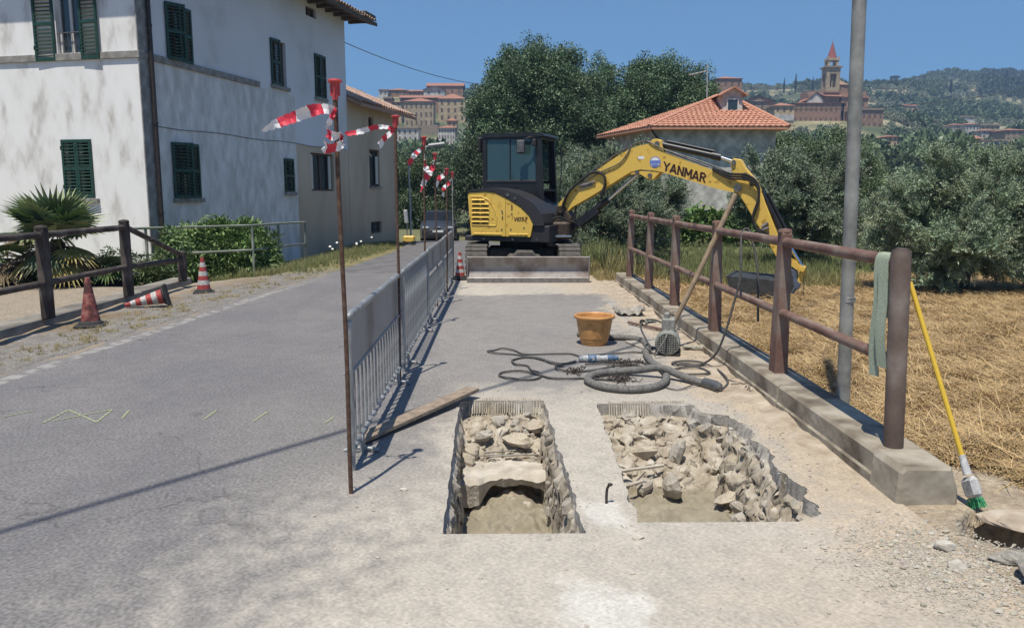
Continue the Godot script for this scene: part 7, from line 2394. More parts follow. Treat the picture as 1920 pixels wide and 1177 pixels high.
func build_church() -> void:
	var t := thing("church", "brick church with a tall bell tower and pointed red spire", "church", P3(136.0, 38.0, 336.0))
	var b := MB.new()
	b.box(Vector3(0, 0.5, -2.7), Vector3(5.9, 8.4, 5.4))
	b.box(Vector3(0, 4.9, -2.7), Vector3(6.5, 0.5, 6.0))
	part(t, "tower_base", b.mesh(), M("far_brick"))
	b = MB.new()
	for sx in [-1, 1]:
		for sz in [0.0, -1.0]: b.box(Vector3(sx * 2.05, 10.0, -0.8 + sz * 3.8), Vector3(1.5, 9.8, 1.5))
	b.box(Vector3(0, 5.9, -2.7), Vector3(5.4, 1.8, 5.2)); b.box(Vector3(0, 13.4, -2.7), Vector3(5.4, 2.4, 5.2))
	b.box(Vector3(0, 9.9, -2.7), Vector3(3.2, 6.6, 0.4)); b.box(Vector3(0, 9.9, -2.7), Vector3(0.4, 6.6, 3.2))
	part(t, "belfry", b.mesh(), M("far_ochre"))
	b = MB.new()
	b.box(Vector3(0, 14.9, -2.7), Vector3(6.9, 0.6, 6.5))
	part(t, "cornice", b.mesh(), M("far_stone"))
	b = MB.new()
	for sx in [-1, 1]:
		for sz in [0.0, -1.0]: b.box(Vector3(sx * 1.7, 16.5, -1.2 + sz * 3.0), Vector3(0.9, 3.0, 0.9))
	b.box(Vector3(0, 18.0, -2.7), Vector3(4.6, 0.9, 4.4))
	for sx in [-1, 1]: b.box(Vector3(sx * 2.1, 18.5, -0.7), Vector3(0.5, 1.2, 0.5))
	part(t, "lantern", b.mesh(), M("far_cream"))
	b = MB.new()
	b.lathe([[2.1, 18.4], [0.12, 25.0], [0.0, 25.2]], Vector3(0, 0, -2.7), Basis.IDENTITY, 8)
	b.tube(Vector3(0, 25, -2.7), Vector3(0, 26.2, -2.7), 0.08, -1, 5)
	part(t, "spire", b.mesh(), mat("spire_red", Color(0.36, 0.1, 0.08), 0.85, 0.0, tx["far_n"], 0.3))
	b = MB.new()
	b.box(Vector3(2.6, 1.0, -6.0), Vector3(24.0, 9.0, 9.0))
	b.box(Vector3(9.0, -2.0, -3.0), Vector3(11.0, 11.0, 8.0))
	part(t, "nave", b.mesh(), M("far_brick"))
	b = MB.new()
	b.quad(Vector3(-10.3, 4.4, -1.0), Vector3(-2.9, 4.4, -1.0), Vector3(-2.9, 4.6, -1.0), Vector3(-10.3, 4.6, -1.0))
	b.tri(Vector3(-10.3, 1.6, -0.9), Vector3(-2.3, 1.6, -0.9), Vector3(-6.3, 4.8, -0.9))
	b.box(Vector3(-6.3, 0.4, -1.2), Vector3(7.4, 2.4, 0.8))
	part(t, "pediment", b.mesh(), M("far_white"))
	b = MB.new()
	b.quad(Vector3(-10.8, 1.5, -0.4), Vector3(-6.3, 5.1, -0.4), Vector3(-6.3, 5.1, -10), Vector3(-10.8, 1.5, -10))
	b.quad(Vector3(-6.3, 5.1, -0.4), Vector3(-1.6, 1.7, -0.4), Vector3(-1.6, 1.7, -10), Vector3(-6.3, 5.1, -10))
	b.quad(Vector3(-4.0, 3.2, 1.6), Vector3(15.2, 2.4, 1.6), Vector3(13.6, 5.2, -6), Vector3(-4.0, 5.4, -6))
	b.quad(Vector3(15.2, 2.4, 1.6), Vector3(15.2, 2.4, -11.0), Vector3(13.6, 5.2, -6), Vector3(13.6, 5.2, -6))
	part(t, "nave_roof", b.mesh(), M("far_roof"))
	b = MB.new()
	b.lathe([[3.4, 3.0], [3.4, 8.2], [3.8, 8.2], [0.0, 10.4]], Vector3(5.6, 0, -6.5), Basis.IDENTITY, 8)
	part(t, "drum", b.mesh(), M("far_brick"))
	var wm := MB.new()
	wm.box(Vector3.ZERO, Vector3(0.9, 1.6, 0.14))
	var ms := wm.mesh()
	for k in 4: part(t, "window", ms, M("far_window"), Vector3(5.0 + k * 2.5, 0.2, 1.04))
	for k in 3: part(t, "window", ms, M("far_window"), Vector3(6.0 + k * 3.0, -3.6, 1.04))

# ------------------------------------------------------------------ house with red tiled roof on the right
func build_right_house() -> void:
	var t := thing("tiled_house", "grey rendered house with a bright orange hipped tile roof and dormer", "house", P3(9.4, -0.25, 36.0))
	var w0 := Vector3(6.85 - 9.4, 0, 0.0)
	mat("render_grey", Color(0.74, 0.71, 0.65), 0.92, 0.0, tx["blotch"], 0.4, tx["bump"], 0.4)
	mat("roof_orange", Color(1, 1, 1), 0.85, 0.0, ramp_tex("roof_o", 63, 0.05, 4, [[0, Color(0.42, 0.2, 0.13)], [0.5, Color(0.52, 0.255, 0.165)], [1, Color(0.58, 0.33, 0.235)]]), 1.0)
	mat("roof_orange_b", Color(1, 1, 1), 0.85, 0.0, ramp_tex("roof_p", 64, 0.05, 4, [[0, Color(0.38, 0.18, 0.12)], [0.5, Color(0.47, 0.225, 0.15)], [1, Color(0.55, 0.31, 0.22)]]), 1.0)
	var b := MB.new()
	var fl := w0
	var fr := Vector3(2.75, 0, 0.0)
	var bl := Vector3(5.4 - 9.4, 0, -5.4)
	var brr := Vector3(2.6, 0, -6.8)
	var up := Vector3(0, 4.62, 0)
	b.quad(fl, fr, fr + up, fl + up); b.quad(fr, brr, brr + up, fr + up); b.quad(brr, bl, bl + up, brr + up); b.quad(bl, fl, fl + up, bl + up)
	part(t, "wall", b.mesh(), M("render_grey"))
	# eaves and hipped roof
	var ey := 4.68
	var a := Vector3(6.42 - 9.4, ey, 0.55)
	var c := Vector3(12.55 - 9.4, ey, 0.55)
	var e := Vector3(12.5 - 9.4, ey, -7.2)
	var f := Vector3(4.8 - 9.4, ey, -5.2)
	var r0 := Vector3(10.25 - 9.4, 6.36, -3.0)
	var r1 := Vector3(11.0 - 9.4, 6.36, -3.2)
	b = MB.new()
	b.quad(a, c, r1, r0); b.quad(c, e, r1, r1 + Vector3(0.01, 0, 0)); b.quad(e, f, r0, r1); b.quad(f, a, r0, r0 + Vector3(0.0, 0, -0.01))
	var dn := Vector3(0, -0.1, 0)
	b.quad(a + dn, f + dn, e + dn, c + dn)
	b.quad(a + dn, c + dn, c, a); b.quad(f + dn, a + dn, a, f); b.quad(c + dn, e + dn, e, c)
	var rf := part(t, "roof", b.mesh(), M("roof_orange"))
	# courses of tiles on the two slopes in view
	var rng := rnd(88)
	var courses := 15
	for side in 2:
		var p0 := a if side == 0 else f
		var p1 := c if side == 0 else a
		var q0 := r0
		var q1 := r1 if side == 0 else r0
		for k in courses:
			var s0 := float(k) / courses
			var s1 := (k + 1.25) / courses
			if s1 > 1.0: s1 = 1.0
			var l0 := p0.lerp(q0, s0)
			var l1 := p1.lerp(q1, s0)
			var u0 := p0.lerp(q0, s1)
			var u1 := p1.lerp(q1, s1)
			var nn := (l1 - l0).cross(u0 - l0).normalized()
			var tb := MB.new()
			var n := maxi(int(l0.distance_to(l1) / 0.24), 1)
			for i in n:
				var t0 := (i + 0.04) / n
				var t1 := (i + 0.96) / n
				var h := nn * (0.045 + rng.randf() * 0.012)
				var x0 := l0.lerp(l1, t0) + h
				var x1 := l0.lerp(l1, t1) + h
				var y0 := u0.lerp(u1, t0) + nn * 0.012
				var y1 := u0.lerp(u1, t1) + nn * 0.012
				var xm := (x0 + x1) * 0.5 + nn * 0.03
				var ym := (y0 + y1) * 0.5 + nn * 0.03
				tb.quad(x0, xm, ym, y0); tb.quad(xm, x1, y1, ym)
				tb.quad(x0 - h, x1 - h, x1, x0); tb.tri(x0, x1, xm)
			part(rf, "tile_course", tb.mesh(), M("roof_orange" if rng.randf() < 0.55 else "roof_orange_b"))
	for q in [[a, r0], [c, r1], [r0, r1]]:
		b = MB.new()
		b.tube(q[0] + Vector3(0, 0.04, 0), q[1] + Vector3(0, 0.05, 0), 0.09, -1, 8)
		part(rf, "ridge_tiles", b.mesh(), M("roof_orange_b"))
	# dormer
	b = MB.new()
	var dx := 10.56 - 9.4
	var dz := -1.35
	b.box(Vector3(dx, 5.75, dz - 0.6), Vector3(0.92, 1.2, 1.2))
	b.tri(Vector3(dx - 0.46, 6.35, dz + 0.001), Vector3(dx + 0.46, 6.35, dz + 0.001), Vector3(dx, 6.6, dz + 0.001))
	var dm := part(t, "dormer", b.mesh(), M("render_grey"))
	b = MB.new()
	b.quad(Vector3(dx - 0.68, 6.24, dz + 0.2), Vector3(dx, 6.62, dz + 0.2), Vector3(dx, 6.62, dz - 1.6), Vector3(dx - 0.68, 6.24, dz - 1.6))
	b.quad(Vector3(dx, 6.62, dz + 0.2), Vector3(dx + 0.68, 6.24, dz + 0.2), Vector3(dx + 0.68, 6.24, dz - 1.6), Vector3(dx, 6.62, dz - 1.6))
	b.quad(Vector3(dx - 0.68, 6.18, dz + 0.2), Vector3(dx, 6.56, dz + 0.2), Vector3(dx, 6.62, dz + 0.2), Vector3(dx - 0.68, 6.24, dz + 0.2))
	b.quad(Vector3(dx, 6.56, dz + 0.2), Vector3(dx + 0.68, 6.18, dz + 0.2), Vector3(dx + 0.68, 6.24, dz + 0.2), Vector3(dx, 6.62, dz + 0.2))
	part(dm, "dormer_roof", b.mesh(), M("roof_orange_b"))
	b = MB.new()
	for q in [[0, 5.5, 0.56, 0.06], [0, 6.08, 0.56, 0.06], [-0.25, 5.79, 0.06, 0.52], [0.25, 5.79, 0.06, 0.52]]: b.box(Vector3(dx + q[0], q[1], dz + 0.01), Vector3(q[2], q[3], 0.06))
	part(dm, "window_frame", b.mesh(), M("frame_white"))
	b = MB.new()
	b.quad(Vector3(dx - 0.25, 5.5, dz + 0.015), Vector3(dx + 0.25, 5.5, dz + 0.015), Vector3(dx + 0.25, 6.08, dz + 0.015), Vector3(dx - 0.25, 6.08, dz + 0.015))
	part(dm, "pane", b.mesh(), M("window_glass"))
	# one slatted window low on the right of the wall
	b = MB.new()
	b.box(Vector3(1.9, 2.9, 0.03), Vector3(0.7, 0.9, 0.08), Basis.IDENTITY, 0.01)
	part(t, "shutter", b.mesh(), M("frame_white"))
	# downpipe at the left corner
	b = MB.new()
	b.path(PackedVector3Array([a + Vector3(0.15, -0.15, -0.1), fl + Vector3(0.06, 4.2, 0.08), fl + Vector3(0.06, 0, 0.08)]), 0.05, 8)
	part(t, "downpipe", b.mesh(), M("pipe_brown"))
	# aerial behind the ridge
	b = MB.new()
	b.tube(Vector3(0.55, 6.0, -3.6), Vector3(0.5, 8.0, -3.6), 0.03, -1, 6)
	b.tube(Vector3(-0.35, 7.45, -3.6), Vector3(0.52, 7.65, -3.6), 0.03, -1, 6)
	for k in 5: b.tube(Vector3(-0.3 + k * 0.18, 7.46 + k * 0.04, -3.85), Vector3(-0.3 + k * 0.18, 7.46 + k * 0.04, -3.35), 0.018, -1, 5)
	part(t, "aerial", b.mesh(), M("connector_white"))
# ------------------------------------------------------------------ plants
var clump := {}
func leaf_mat(called: String, thru: float, rough := 0.5) -> StandardMaterial3D:
	if mt.has(called): return mt[called]
	var m := StandardMaterial3D.new()
	m.resource_name = called
	m.vertex_color_use_as_albedo = true
	m.roughness = rough
	m.cull_mode = BaseMaterial3D.CULL_DISABLED
	m.backlight = Color(thru * 0.9, thru, thru * 0.45)
	mt[called] = m
	return m
func leaf(b: MB, p: Vector3, dir: Vector3, side: Vector3, l: float, w: float, fold := 0.25) -> void:
	var nrm := dir.cross(side).normalized()
	var m := p + dir * l * 0.45
	var tip := p + dir * l - nrm * l * 0.12
	var a := m + side * w * 0.5 + nrm * w * fold
	var c := m - side * w * 0.5 + nrm * w * fold
	b.tri(p, c, m + dir * l * 0.1); b.tri(p, m + dir * l * 0.1, a)
	b.tri(a, m + dir * l * 0.1, tip); b.tri(m + dir * l * 0.1, c, tip)
func leaf_flat(b: MB, p: Vector3, dir: Vector3, side: Vector3, l: float, w: float) -> void:
	var m := p + dir * l * 0.5
	b.tri(p, m - side * w * 0.5, p + dir * l)
	b.tri(p, p + dir * l, m + side * w * 0.5)
func rdir(rng: RandomNumberGenerator) -> Vector3:
	return Vector3(rng.randfn(), rng.randfn(), rng.randfn()).normalized()
func leaf_clumps() -> void:
	if clump.size() > 0: return
	var rng := rnd(101)
	mat("bark", Color(0.12, 0.095, 0.075), 0.95, 0.0, tx["blotch"], 3.0, tx["bump"], 1.5)
	mat("bark_olive", Color(0.17, 0.15, 0.125), 0.95, 0.0, tx["blotch"], 3.0, tx["bump"], 1.5)
	# crown for far hills, radius 1
	var b := MB.new()
	b.use_col = true
	for i in 300:
		var d := rdir(rng)
		var p := d * pow(rng.randf(), 0.4) * (0.78 + 0.3 * sin(d.x * 5.0 + d.y * 3.0) * sin(d.z * 4.0 + 1.0))
		var g := rng.randf_range(0.7, 1.3)
		b.col = Color(g, g, g)
		var dir := (d + rdir(rng) * 0.9 + Vector3(0, 0.3, 0)).normalized()
		leaf_flat(b, p * 0.85, dir, dir.cross(rdir(rng)).normalized(), 0.25, 0.17)
	clump["far"] = b.mesh()
	# dense evergreen oak twig cluster, radius about 0.5
	for v in 2:
		b = MB.new()
		b.use_col = true
		for i in 130:
			var d := rdir(rng)
			var p := d * 0.46 * pow(rng.randf(), 0.45)
			var g := rng.randf_range(0.65, 1.35)
			b.col = Color(g, g * rng.randf_range(0.95, 1.05), g * rng.randf_range(0.8, 1.1))
			var dir := (d * 0.8 + rdir(rng) + Vector3(0, 0.15, 0)).normalized()
			leaf_flat(b, p, dir, dir.cross(rdir(rng)).normalized(), rng.randf_range(0.085, 0.13), 0.058)
		clump["oak%d" % v] = b.mesh()
	# olive spray: thin twig with narrow leaves, about 0.55 long, growing along +y
	for v in 3:
		b = MB.new()
		b.use_col = true
		b.col = Color(0.8, 0.7, 0.55)
		var bend := Vector3(rng.randf_range(-0.2, 0.2), 0, rng.randf_range(-0.2, 0.2))
		for tw in 3:
			var o := Vector3(rng.randf_range(-0.06, 0.06), rng.randf_range(0.0, 0.15), rng.randf_range(-0.06, 0.06))
			var td := (Vector3(rng.randf_range(-0.5, 0.5), 1, rng.randf_range(-0.5, 0.5)) + bend).normalized()
			b.col = Color(0.7, 0.62, 0.5)
			b.tube(o, o + td * 0.42, 0.004, 0.002, 3, false)
			for i in 15:
				var p := o + td * (0.04 + 0.4 * i / 15.0)
				for s in 2:
					var an := i * 1.57 + s * PI
					var x := td.cross(Vector3(0.3, 0.2, 1)).normalized()
					var dir := (td * rng.randf_range(0.4, 0.9) + (x * cos(an) + td.cross(x) * sin(an)) * 0.9).normalized()
					var g := rng.randf_range(0.6, 1.35)
					var silver := rng.randf()
					b.col = Color(g * (1.0 + 0.5 * silver), g * (1.0 + 0.3 * silver), g * (1.0 + 0.8 * silver))
					leaf_flat(b, p, dir, dir.cross(rdir(rng)).normalized(), rng.randf_range(0.06, 0.09), 0.019)
		clump["olive%d" % v] = b.mesh()
	# shrub with pointed drooping leaves
	for v in 2:
		b = MB.new()
		b.use_col = true
		for i in 46:
			var d := rdir(rng)
			var p := d * 0.22 * pow(rng.randf(), 0.5)
			var g := rng.randf_range(0.6, 1.4)
			b.col = Color(g, g, g * 0.9)
			var dir := (d * 0.7 + rdir(rng) * 0.6 + Vector3(0, -0.35, 0)).normalized()
			leaf(b, p, dir, dir.cross(Vector3.UP + rdir(rng) * 0.4).normalized(), rng.randf_range(0.1, 0.16), 0.045)
		clump["shrub%d" % v] = b.mesh()
	# vine with broad leaves
	b = MB.new()
	b.use_col = true
	for i in 40:
		var d := rdir(rng)
		var p := d * 0.3 * pow(rng.randf(), 0.5)
		var g := rng.randf_range(0.65, 1.4)
		b.col = Color(g, g, g * 0.8)
		var dir := (d * 0.5 + rdir(rng) * 0.5 + Vector3(0, -0.4, 0)).normalized()
		leaf(b, p, dir, dir.cross(Vector3.UP + rdir(rng) * 0.3).normalized(), rng.randf_range(0.11, 0.17), 0.13)
	clump["vine"] = b.mesh()

# a tree: lumps [centre, radii, number of twigs]
func tree(called: String, label: String, at: Vector3, lumps: Array, trunk_r: float, trunk_h: float, kinds: Array, col: Color, sz: float, sd: int, shell := 0.5, upw := 0.0, bark := "bark", thru := 0.45, group := "", stems := 1) -> Node3D:
	var rng := rnd(sd)
	var t := thing(called, label, "tree" if not called.contains("shrub") and not called.contains("vine") and not called.contains("bush") else "shrub", at, 0.0, group)
	var b := MB.new()
	for s in stems:
		var o := Vector3(rng.randf_range(-1, 1), 0, rng.randf_range(-1, 1)) * (0.12 * (stems - 1))
		var tp := o * 2.0 + Vector3(rng.randf_range(-0.1, 0.1), trunk_h, rng.randf_range(-0.1, 0.1))
		b.path(spline([o + Vector3(0, -0.15, 0), o * 1.2 + Vector3(0.03, trunk_h * 0.5, 0.02), tp], 4), [trunk_r * 1.35, trunk_r * 1.1, trunk_r, trunk_r * 0.95, trunk_r * 0.9, trunk_r * 0.85, trunk_r * 0.8, trunk_r * 0.75, trunk_r * 0.7], 9)
	part(t, "trunk", b.mesh(), M(bark))
	for q in lumps:
		b = MB.new()
		var c: Vector3 = q[0]
		var st := Vector3(0, trunk_h * 0.9, 0)
		b.path(spline([st, st.lerp(c, 0.5) + Vector3(0, 0.05 * trunk_h, 0), c + Vector3(0, q[1].y * 0.4, 0)], 3), [trunk_r * 0.6, trunk_r * 0.5, trunk_r * 0.42, trunk_r * 0.35, trunk_r * 0.28, trunk_r * 0.2, trunk_r * 0.12], 6)
		part(t, "limb", b.mesh(), M(bark))
	var lists := {}
	var tints := {}
	for k in kinds:
		lists[k] = []; tints[k] = PackedColorArray()
	for q in lumps:
		var subs := []
		for i in maxi(5, int(q[2] / (13.0 if upw > 0.0 else 2.5))):
			subs.append(rdir(rng) * pow(rng.randf(), shell) * rng.randf_range(0.8, 1.08))
		for i in q[2]:
			var d: Vector3 = (subs[rng.randi() % subs.size()] + rdir(rng) * rng.randf_range(0.03, 0.26))
			var p: Vector3 = q[0] + d * q[1]
			d = d.normalized()
			if p.y + at.y < at.y + 0.05: continue
			var bs := Basis(Vector3.UP, rng.randf() * TAU)
			if upw > 0.0:
				var grow := (d * Vector3(1, 0.7, 1) + Vector3(0, upw, 0) + rdir(rng) * 0.5).normalized()
				var sxx := grow.cross(rdir(rng)).normalized()
				bs = Basis(sxx, grow, sxx.cross(grow))
			else: bs = Basis.from_euler(Vector3(rng.randf() * TAU, rng.randf() * TAU, 0))
			var k: String = kinds[rng.randi() % kinds.size()]
			lists[k].append(Transform3D(bs.scaled(Vector3.ONE * sz * rng.randf_range(0.75, 1.25)), p))
			var g := rng.randf_range(0.8, 1.2)
			tints[k].append(Color(col.r * g * rng.randf_range(0.9, 1.1), col.g * g, col.b * g))
	for k in kinds: scatter(t, "crown", clump[k], leaf_mat("leaf_%s" % k, thru), lists[k], tints[k]).set_meta("kind", "stuff")
	return t

func build_plants() -> void:
	leaf_clumps()
	var oak := Color(0.095, 0.155, 0.075)
	var olive := Color(0.195, 0.255, 0.155)
	# two big evergreen oaks behind the excavator
	tree("evergreen_oak", "huge dark round evergreen tree behind the excavator cab", P3(1.9, -0.4, 46.0), [[Vector3(0.0, 7.2, 0), Vector3(2.9, 3.2, 2.8), 560], [Vector3(-1.9, 5.6, 0.6), Vector3(2.1, 2.6, 2.2), 330], [Vector3(2.3, 6.4, 0.4), Vector3(2.2, 2.9, 2.4), 360], [Vector3(-0.9, 8.3, 0), Vector3(1.7, 1.6, 1.8), 130], [Vector3(1.0, 8.6, 0.2), Vector3(1.6, 1.5, 1.6), 120], [Vector3(0.3, 4.0, 1.2), Vector3(3.4, 2.2, 2.0), 250], [Vector3(-2.9, 3.2, 0.8), Vector3(1.6, 1.8, 1.6), 120], [Vector3(3.0, 3.6, 0.8), Vector3(1.7, 2.0, 1.6), 120]], 0.35, 2.6, ["oak0", "oak1"], oak, 1.15, 201, 0.4)
	tree("evergreen_oak", "second dark evergreen tree behind the orange tiled roof", P3(9.2, -0.4, 51.0), [[Vector3(-3.9, 5.6, 0.4), Vector3(1.7, 2.6, 2.0), 190], [Vector3(3.2, 5.0, 0.4), Vector3(1.5, 2.6, 1.8), 180], [Vector3(0.0, 7.0, 0), Vector3(2.6, 3.0, 2.6), 460], [Vector3(-2.6, 7.2, 0), Vector3(2.3, 2.8, 2.2), 370], [Vector3(2.6, 6.9, 0), Vector3(1.8, 2.6, 2.0), 310], [Vector3(0.4, 9.1, 0), Vector3(1.8, 1.3, 1.7), 120], [Vector3(0, 4.0, 0.6), Vector3(4.0, 2.2, 2.0), 260]], 0.35, 2.6, ["oak0", "oak1"], oak * 1.18, 1.15, 202, 0.4)
	# darker bushes along the road behind the barriers
	tree("roadside_bush", "dense green bush behind the street lamp", P3(-4.6, -0.9, 46.0), [[Vector3(-0.8, 2.6, 0), Vector3(1.7, 2.3, 1.5), 200], [Vector3(1.1, 2.9, 0), Vector3(1.6, 2.4, 1.5), 200], [Vector3(0.0, 1.2, 0.5), Vector3(2.4, 1.4, 1.2), 160]], 0.2, 1.0, ["oak0", "oak1"], Color(0.09, 0.135, 0.06), 1.0, 203, 0.45)
	tree("roadside_bush", "dark leafy bush just left of the excavator cab", P3(-1.3, -0.7, 40.0), [[Vector3(0, 2.4, -1.5), Vector3(1.7, 2.6, 1.3), 220], [Vector3(1.7, 2.0, -1.0), Vector3(1.6, 2.2, 1.2), 190], [Vector3(3.8, 1.7, -1.0), Vector3(1.9, 2.0, 1.2), 200]], 0.2, 1.0, ["oak0", "oak1"], Color(0.065, 0.095, 0.045), 1.0, 204, 0.45)
	tree("roadside_bush", "dark shrub at the corner behind the beige building", P3(-6.4, -1.0, 50.0), [[Vector3(0, 2.2, 0), Vector3(2.0, 2.6, 1.5), 220], [Vector3(-2.4, 2.2, 0), Vector3(1.8, 2.4, 1.5), 180]], 0.2, 1.0, ["oak0", "oak1"], Color(0.09, 0.13, 0.06), 1.0, 205, 0.45)
	tree("green_bush", "mid green leafy tree behind the right end of the tiled house", P3(16.4, -0.4, 45.0), [[Vector3(-1.2, 3.3, 0), Vector3(1.9, 2.1, 1.6), 210], [Vector3(1.2, 3.7, 0), Vector3(1.9, 2.2, 1.6), 210], [Vector3(0, 1.6, 0.4), Vector3(3.0, 1.8, 1.4), 200], [Vector3(3.4, 2.6, 0), Vector3(1.7, 1.9, 1.4), 160]], 0.2, 1.2, ["oak0", "oak1"], Color(0.12, 0.17, 0.075), 1.0, 206, 0.45)
	tree("green_bush", "pale green tree right of the grey pole in the middle distance", P3(24.5, -0.2, 56.0), [[Vector3(-1.4, 1.9, 0), Vector3(2.2, 1.8, 1.8), 200], [Vector3(1.6, 1.7, 0), Vector3(2.4, 1.7, 1.8), 200], [Vector3(4.6, 1.6, 0), Vector3(2.4, 1.5, 1.8), 180], [Vector3(7.5, 1.5, 0), Vector3(2.2, 1.5, 1.8), 160]], 0.2, 1.0, ["oak0", "oak1"], Color(0.13, 0.17, 0.08), 1.0, 207, 0.45)
	# olive trees
	var ok := ["olive0", "olive1", "olive2"]
	tree("olive_tree", "silvery olive tree between the excavator boom and the tiled house", P3(3.4, -0.22, 22.5), [[Vector3(-1.1, 1.5, 0), Vector3(0.9, 0.85, 0.9), 280], [Vector3(0.3, 1.85, 0.2), Vector3(0.95, 0.95, 0.95), 310], [Vector3(0.85, 1.3, 0.3), Vector3(0.55, 0.85, 0.8), 190], [Vector3(-0.4, 1.0, 0.4), Vector3(1.2, 0.6, 0.8), 220], [Vector3(-0.2, 2.45, 0), Vector3(0.6, 0.45, 0.6), 90]], 0.1, 0.8, ok, olive, 1.0, 211, 0.5, 0.55, "bark_olive", 0.22, "olive trees", 2)
	tree("olive_tree", "olive tree under the boom, close behind the rusty railing posts", P3(2.95, -0.24, 19.8), [[Vector3(-0.1, 1.3, 0), Vector3(0.75, 0.85, 0.8), 260], [Vector3(0.7, 1.0, 0.2), Vector3(0.6, 0.7, 0.6), 170], [Vector3(-0.8, 0.9, 0.2), Vector3(0.7, 0.6, 0.6), 170]], 0.08, 0.6, ok, olive * 0.85, 0.95, 212, 0.5, 0.5, "bark_olive", 0.22, "olive trees", 2)
	tree("olive_tree", "broad olive tree behind the dipper arm and grey pole", P3(7.35, -0.24, 19.6), [[Vector3(-0.7, 1.6, 0), Vector3(0.6, 0.95, 1.0), 270], [Vector3(0.1, 1.75, 0.2), Vector3(0.85, 1.0, 1.0), 330], [Vector3(0.65, 1.35, 0.2), Vector3(0.65, 0.9, 0.9), 250], [Vector3(-0.2, 0.95, 0.4), Vector3(1.0, 0.65, 0.8), 250], [Vector3(0.5, 2.45, 0), Vector3(0.6, 0.4, 0.6), 90], [Vector3(-1.0, 2.3, 0), Vector3(0.45, 0.4, 0.5), 60]], 0.1, 0.8, ok, olive * 0.95, 1.0, 213, 0.5, 0.55, "bark_olive", 0.22, "olive trees", 2)
	tree("olive_tree", "largest olive tree at the right edge above the straw field", P3(8.45, -0.24, 14.6), [[Vector3(-0.7, 1.15, 0), Vector3(0.85, 0.85, 0.8), 430], [Vector3(0.4, 1.35, 0.2), Vector3(0.95, 0.9, 0.85), 460], [Vector3(1.3, 1.0, 0.2), Vector3(0.85, 0.8, 0.8), 360], [Vector3(-0.1, 0.75, 0.3), Vector3(1.3, 0.5, 0.7), 380], [Vector3(-0.35, 1.95, 0), Vector3(0.6, 0.38, 0.5), 100], [Vector3(0.75, 2.05, 0), Vector3(0.5, 0.3, 0.5), 70], [Vector3(-1.2, 0.7, 0.1), Vector3(0.4, 0.45, 0.45), 100]], 0.085, 0.75, ok, olive * 1.2, 0.85, 214, 0.5, 0.5, "bark_olive", 0.22, "olive trees", 4)
	tree("olive_tree", "olive tree farther back beside the right edge", P3(13.0, -0.3, 19.5), [[Vector3(-1.0, 1.2, 0), Vector3(1.0, 0.9, 0.9), 280], [Vector3(0.4, 1.45, 0.2), Vector3(1.1, 0.95, 0.9), 300], [Vector3(1.5, 1.2, 0.2), Vector3(1.0, 0.9, 0.9), 240]], 0.1, 0.8, ok, olive, 1.0, 215, 0.5, 0.5, "bark_olive", 0.22, "olive trees", 2)
	tree("olive_tree", "light green olive tree in the back row right of the pole", P3(20.0, -0.3, 36.0), [[Vector3(-1.4, 1.6, 0), Vector3(1.3, 1.2, 1.1), 300], [Vector3(0.5, 1.9, 0.2), Vector3(1.4, 1.3, 1.1), 330], [Vector3(2.0, 1.5, 0.2), Vector3(1.3, 1.1, 1.1), 260]], 0.12, 1.0, ok, Color(0.19, 0.27, 0.12), 1.25, 216, 0.5, 0.5, "bark_olive", 0.4, "olive trees", 2)
	tree("olive_tree", "small olive behind the excavator's swing bracket", P3(2.2, -0.3, 27.0), [[Vector3(0, 1.6, 0), Vector3(1.1, 1.2, 0.9), 330], [Vector3(-1.0, 1.2, 0.2), Vector3(0.9, 0.9, 0.8), 220], [Vector3(0.7, 2.4, 0), Vector3(0.8, 0.8, 0.8), 180]], 0.1, 0.8, ok, olive * 0.8, 1.1, 217, 0.5, 0.5, "bark_olive", 0.22, "olive trees", 2)
	# vine row before the tiled house
	tree("grape_vine", "bright green vine row below the tiled house wall", P3(6.9, -0.3, 27.5), [[Vector3(-1.3, 0.75, 0), Vector3(0.7, 0.5, 0.4), 70], [Vector3(-0.2, 0.8, 0), Vector3(0.8, 0.55, 0.4), 80], [Vector3(1.0, 0.7, 0), Vector3(0.8, 0.5, 0.4), 80], [Vector3(2.2, 0.7, 0), Vector3(0.8, 0.5, 0.4), 70]], 0.04, 0.5, ["vine"], Color(0.16, 0.25, 0.08), 1.0, 218, 0.5)
	# shrub behind the pipe fence
	tree("laurel_shrub", "leafy green shrub behind the pipe fence at the house corner", P3(-6.35, -0.3, 18.3), [[Vector3(-0.75, 0.45, 0), Vector3(0.5, 0.55, 0.5), 170], [Vector3(0.0, 0.6, 0.1), Vector3(0.6, 0.58, 0.5), 210], [Vector3(0.7, 0.55, 0), Vector3(0.5, 0.58, 0.5), 180], [Vector3(0.2, 0.25, 0.2), Vector3(1.1, 0.35, 0.4), 140], [Vector3(0.65, 1.0, 0), Vector3(0.22, 0.18, 0.22), 22], [Vector3(-0.1, 1.05, 0), Vector3(0.22, 0.18, 0.22), 22]], 0.03, 0.3, ["shrub0", "shrub1"], Color(0.15, 0.235, 0.075), 1.0, 219, 0.5, 0.0, "bark", 0.5)
	tree("ivy_shrub", "low dark climbing shrub along the house foot behind the palm", P3(-7.0, -0.25, 14.6), [[Vector3(-0.6, 0.25, 0), Vector3(0.5, 0.35, 0.3), 110], [Vector3(0.2, 0.3, 0), Vector3(0.55, 0.4, 0.3), 120], [Vector3(0.7, 0.35, 0), Vector3(0.3, 0.4, 0.25), 60], [Vector3(-1.4, 0.25, 0), Vector3(0.5, 0.35, 0.3), 90]], 0.02, 0.2, ["shrub0", "shrub1"], Color(0.1, 0.145, 0.055), 0.6, 220, 0.5)
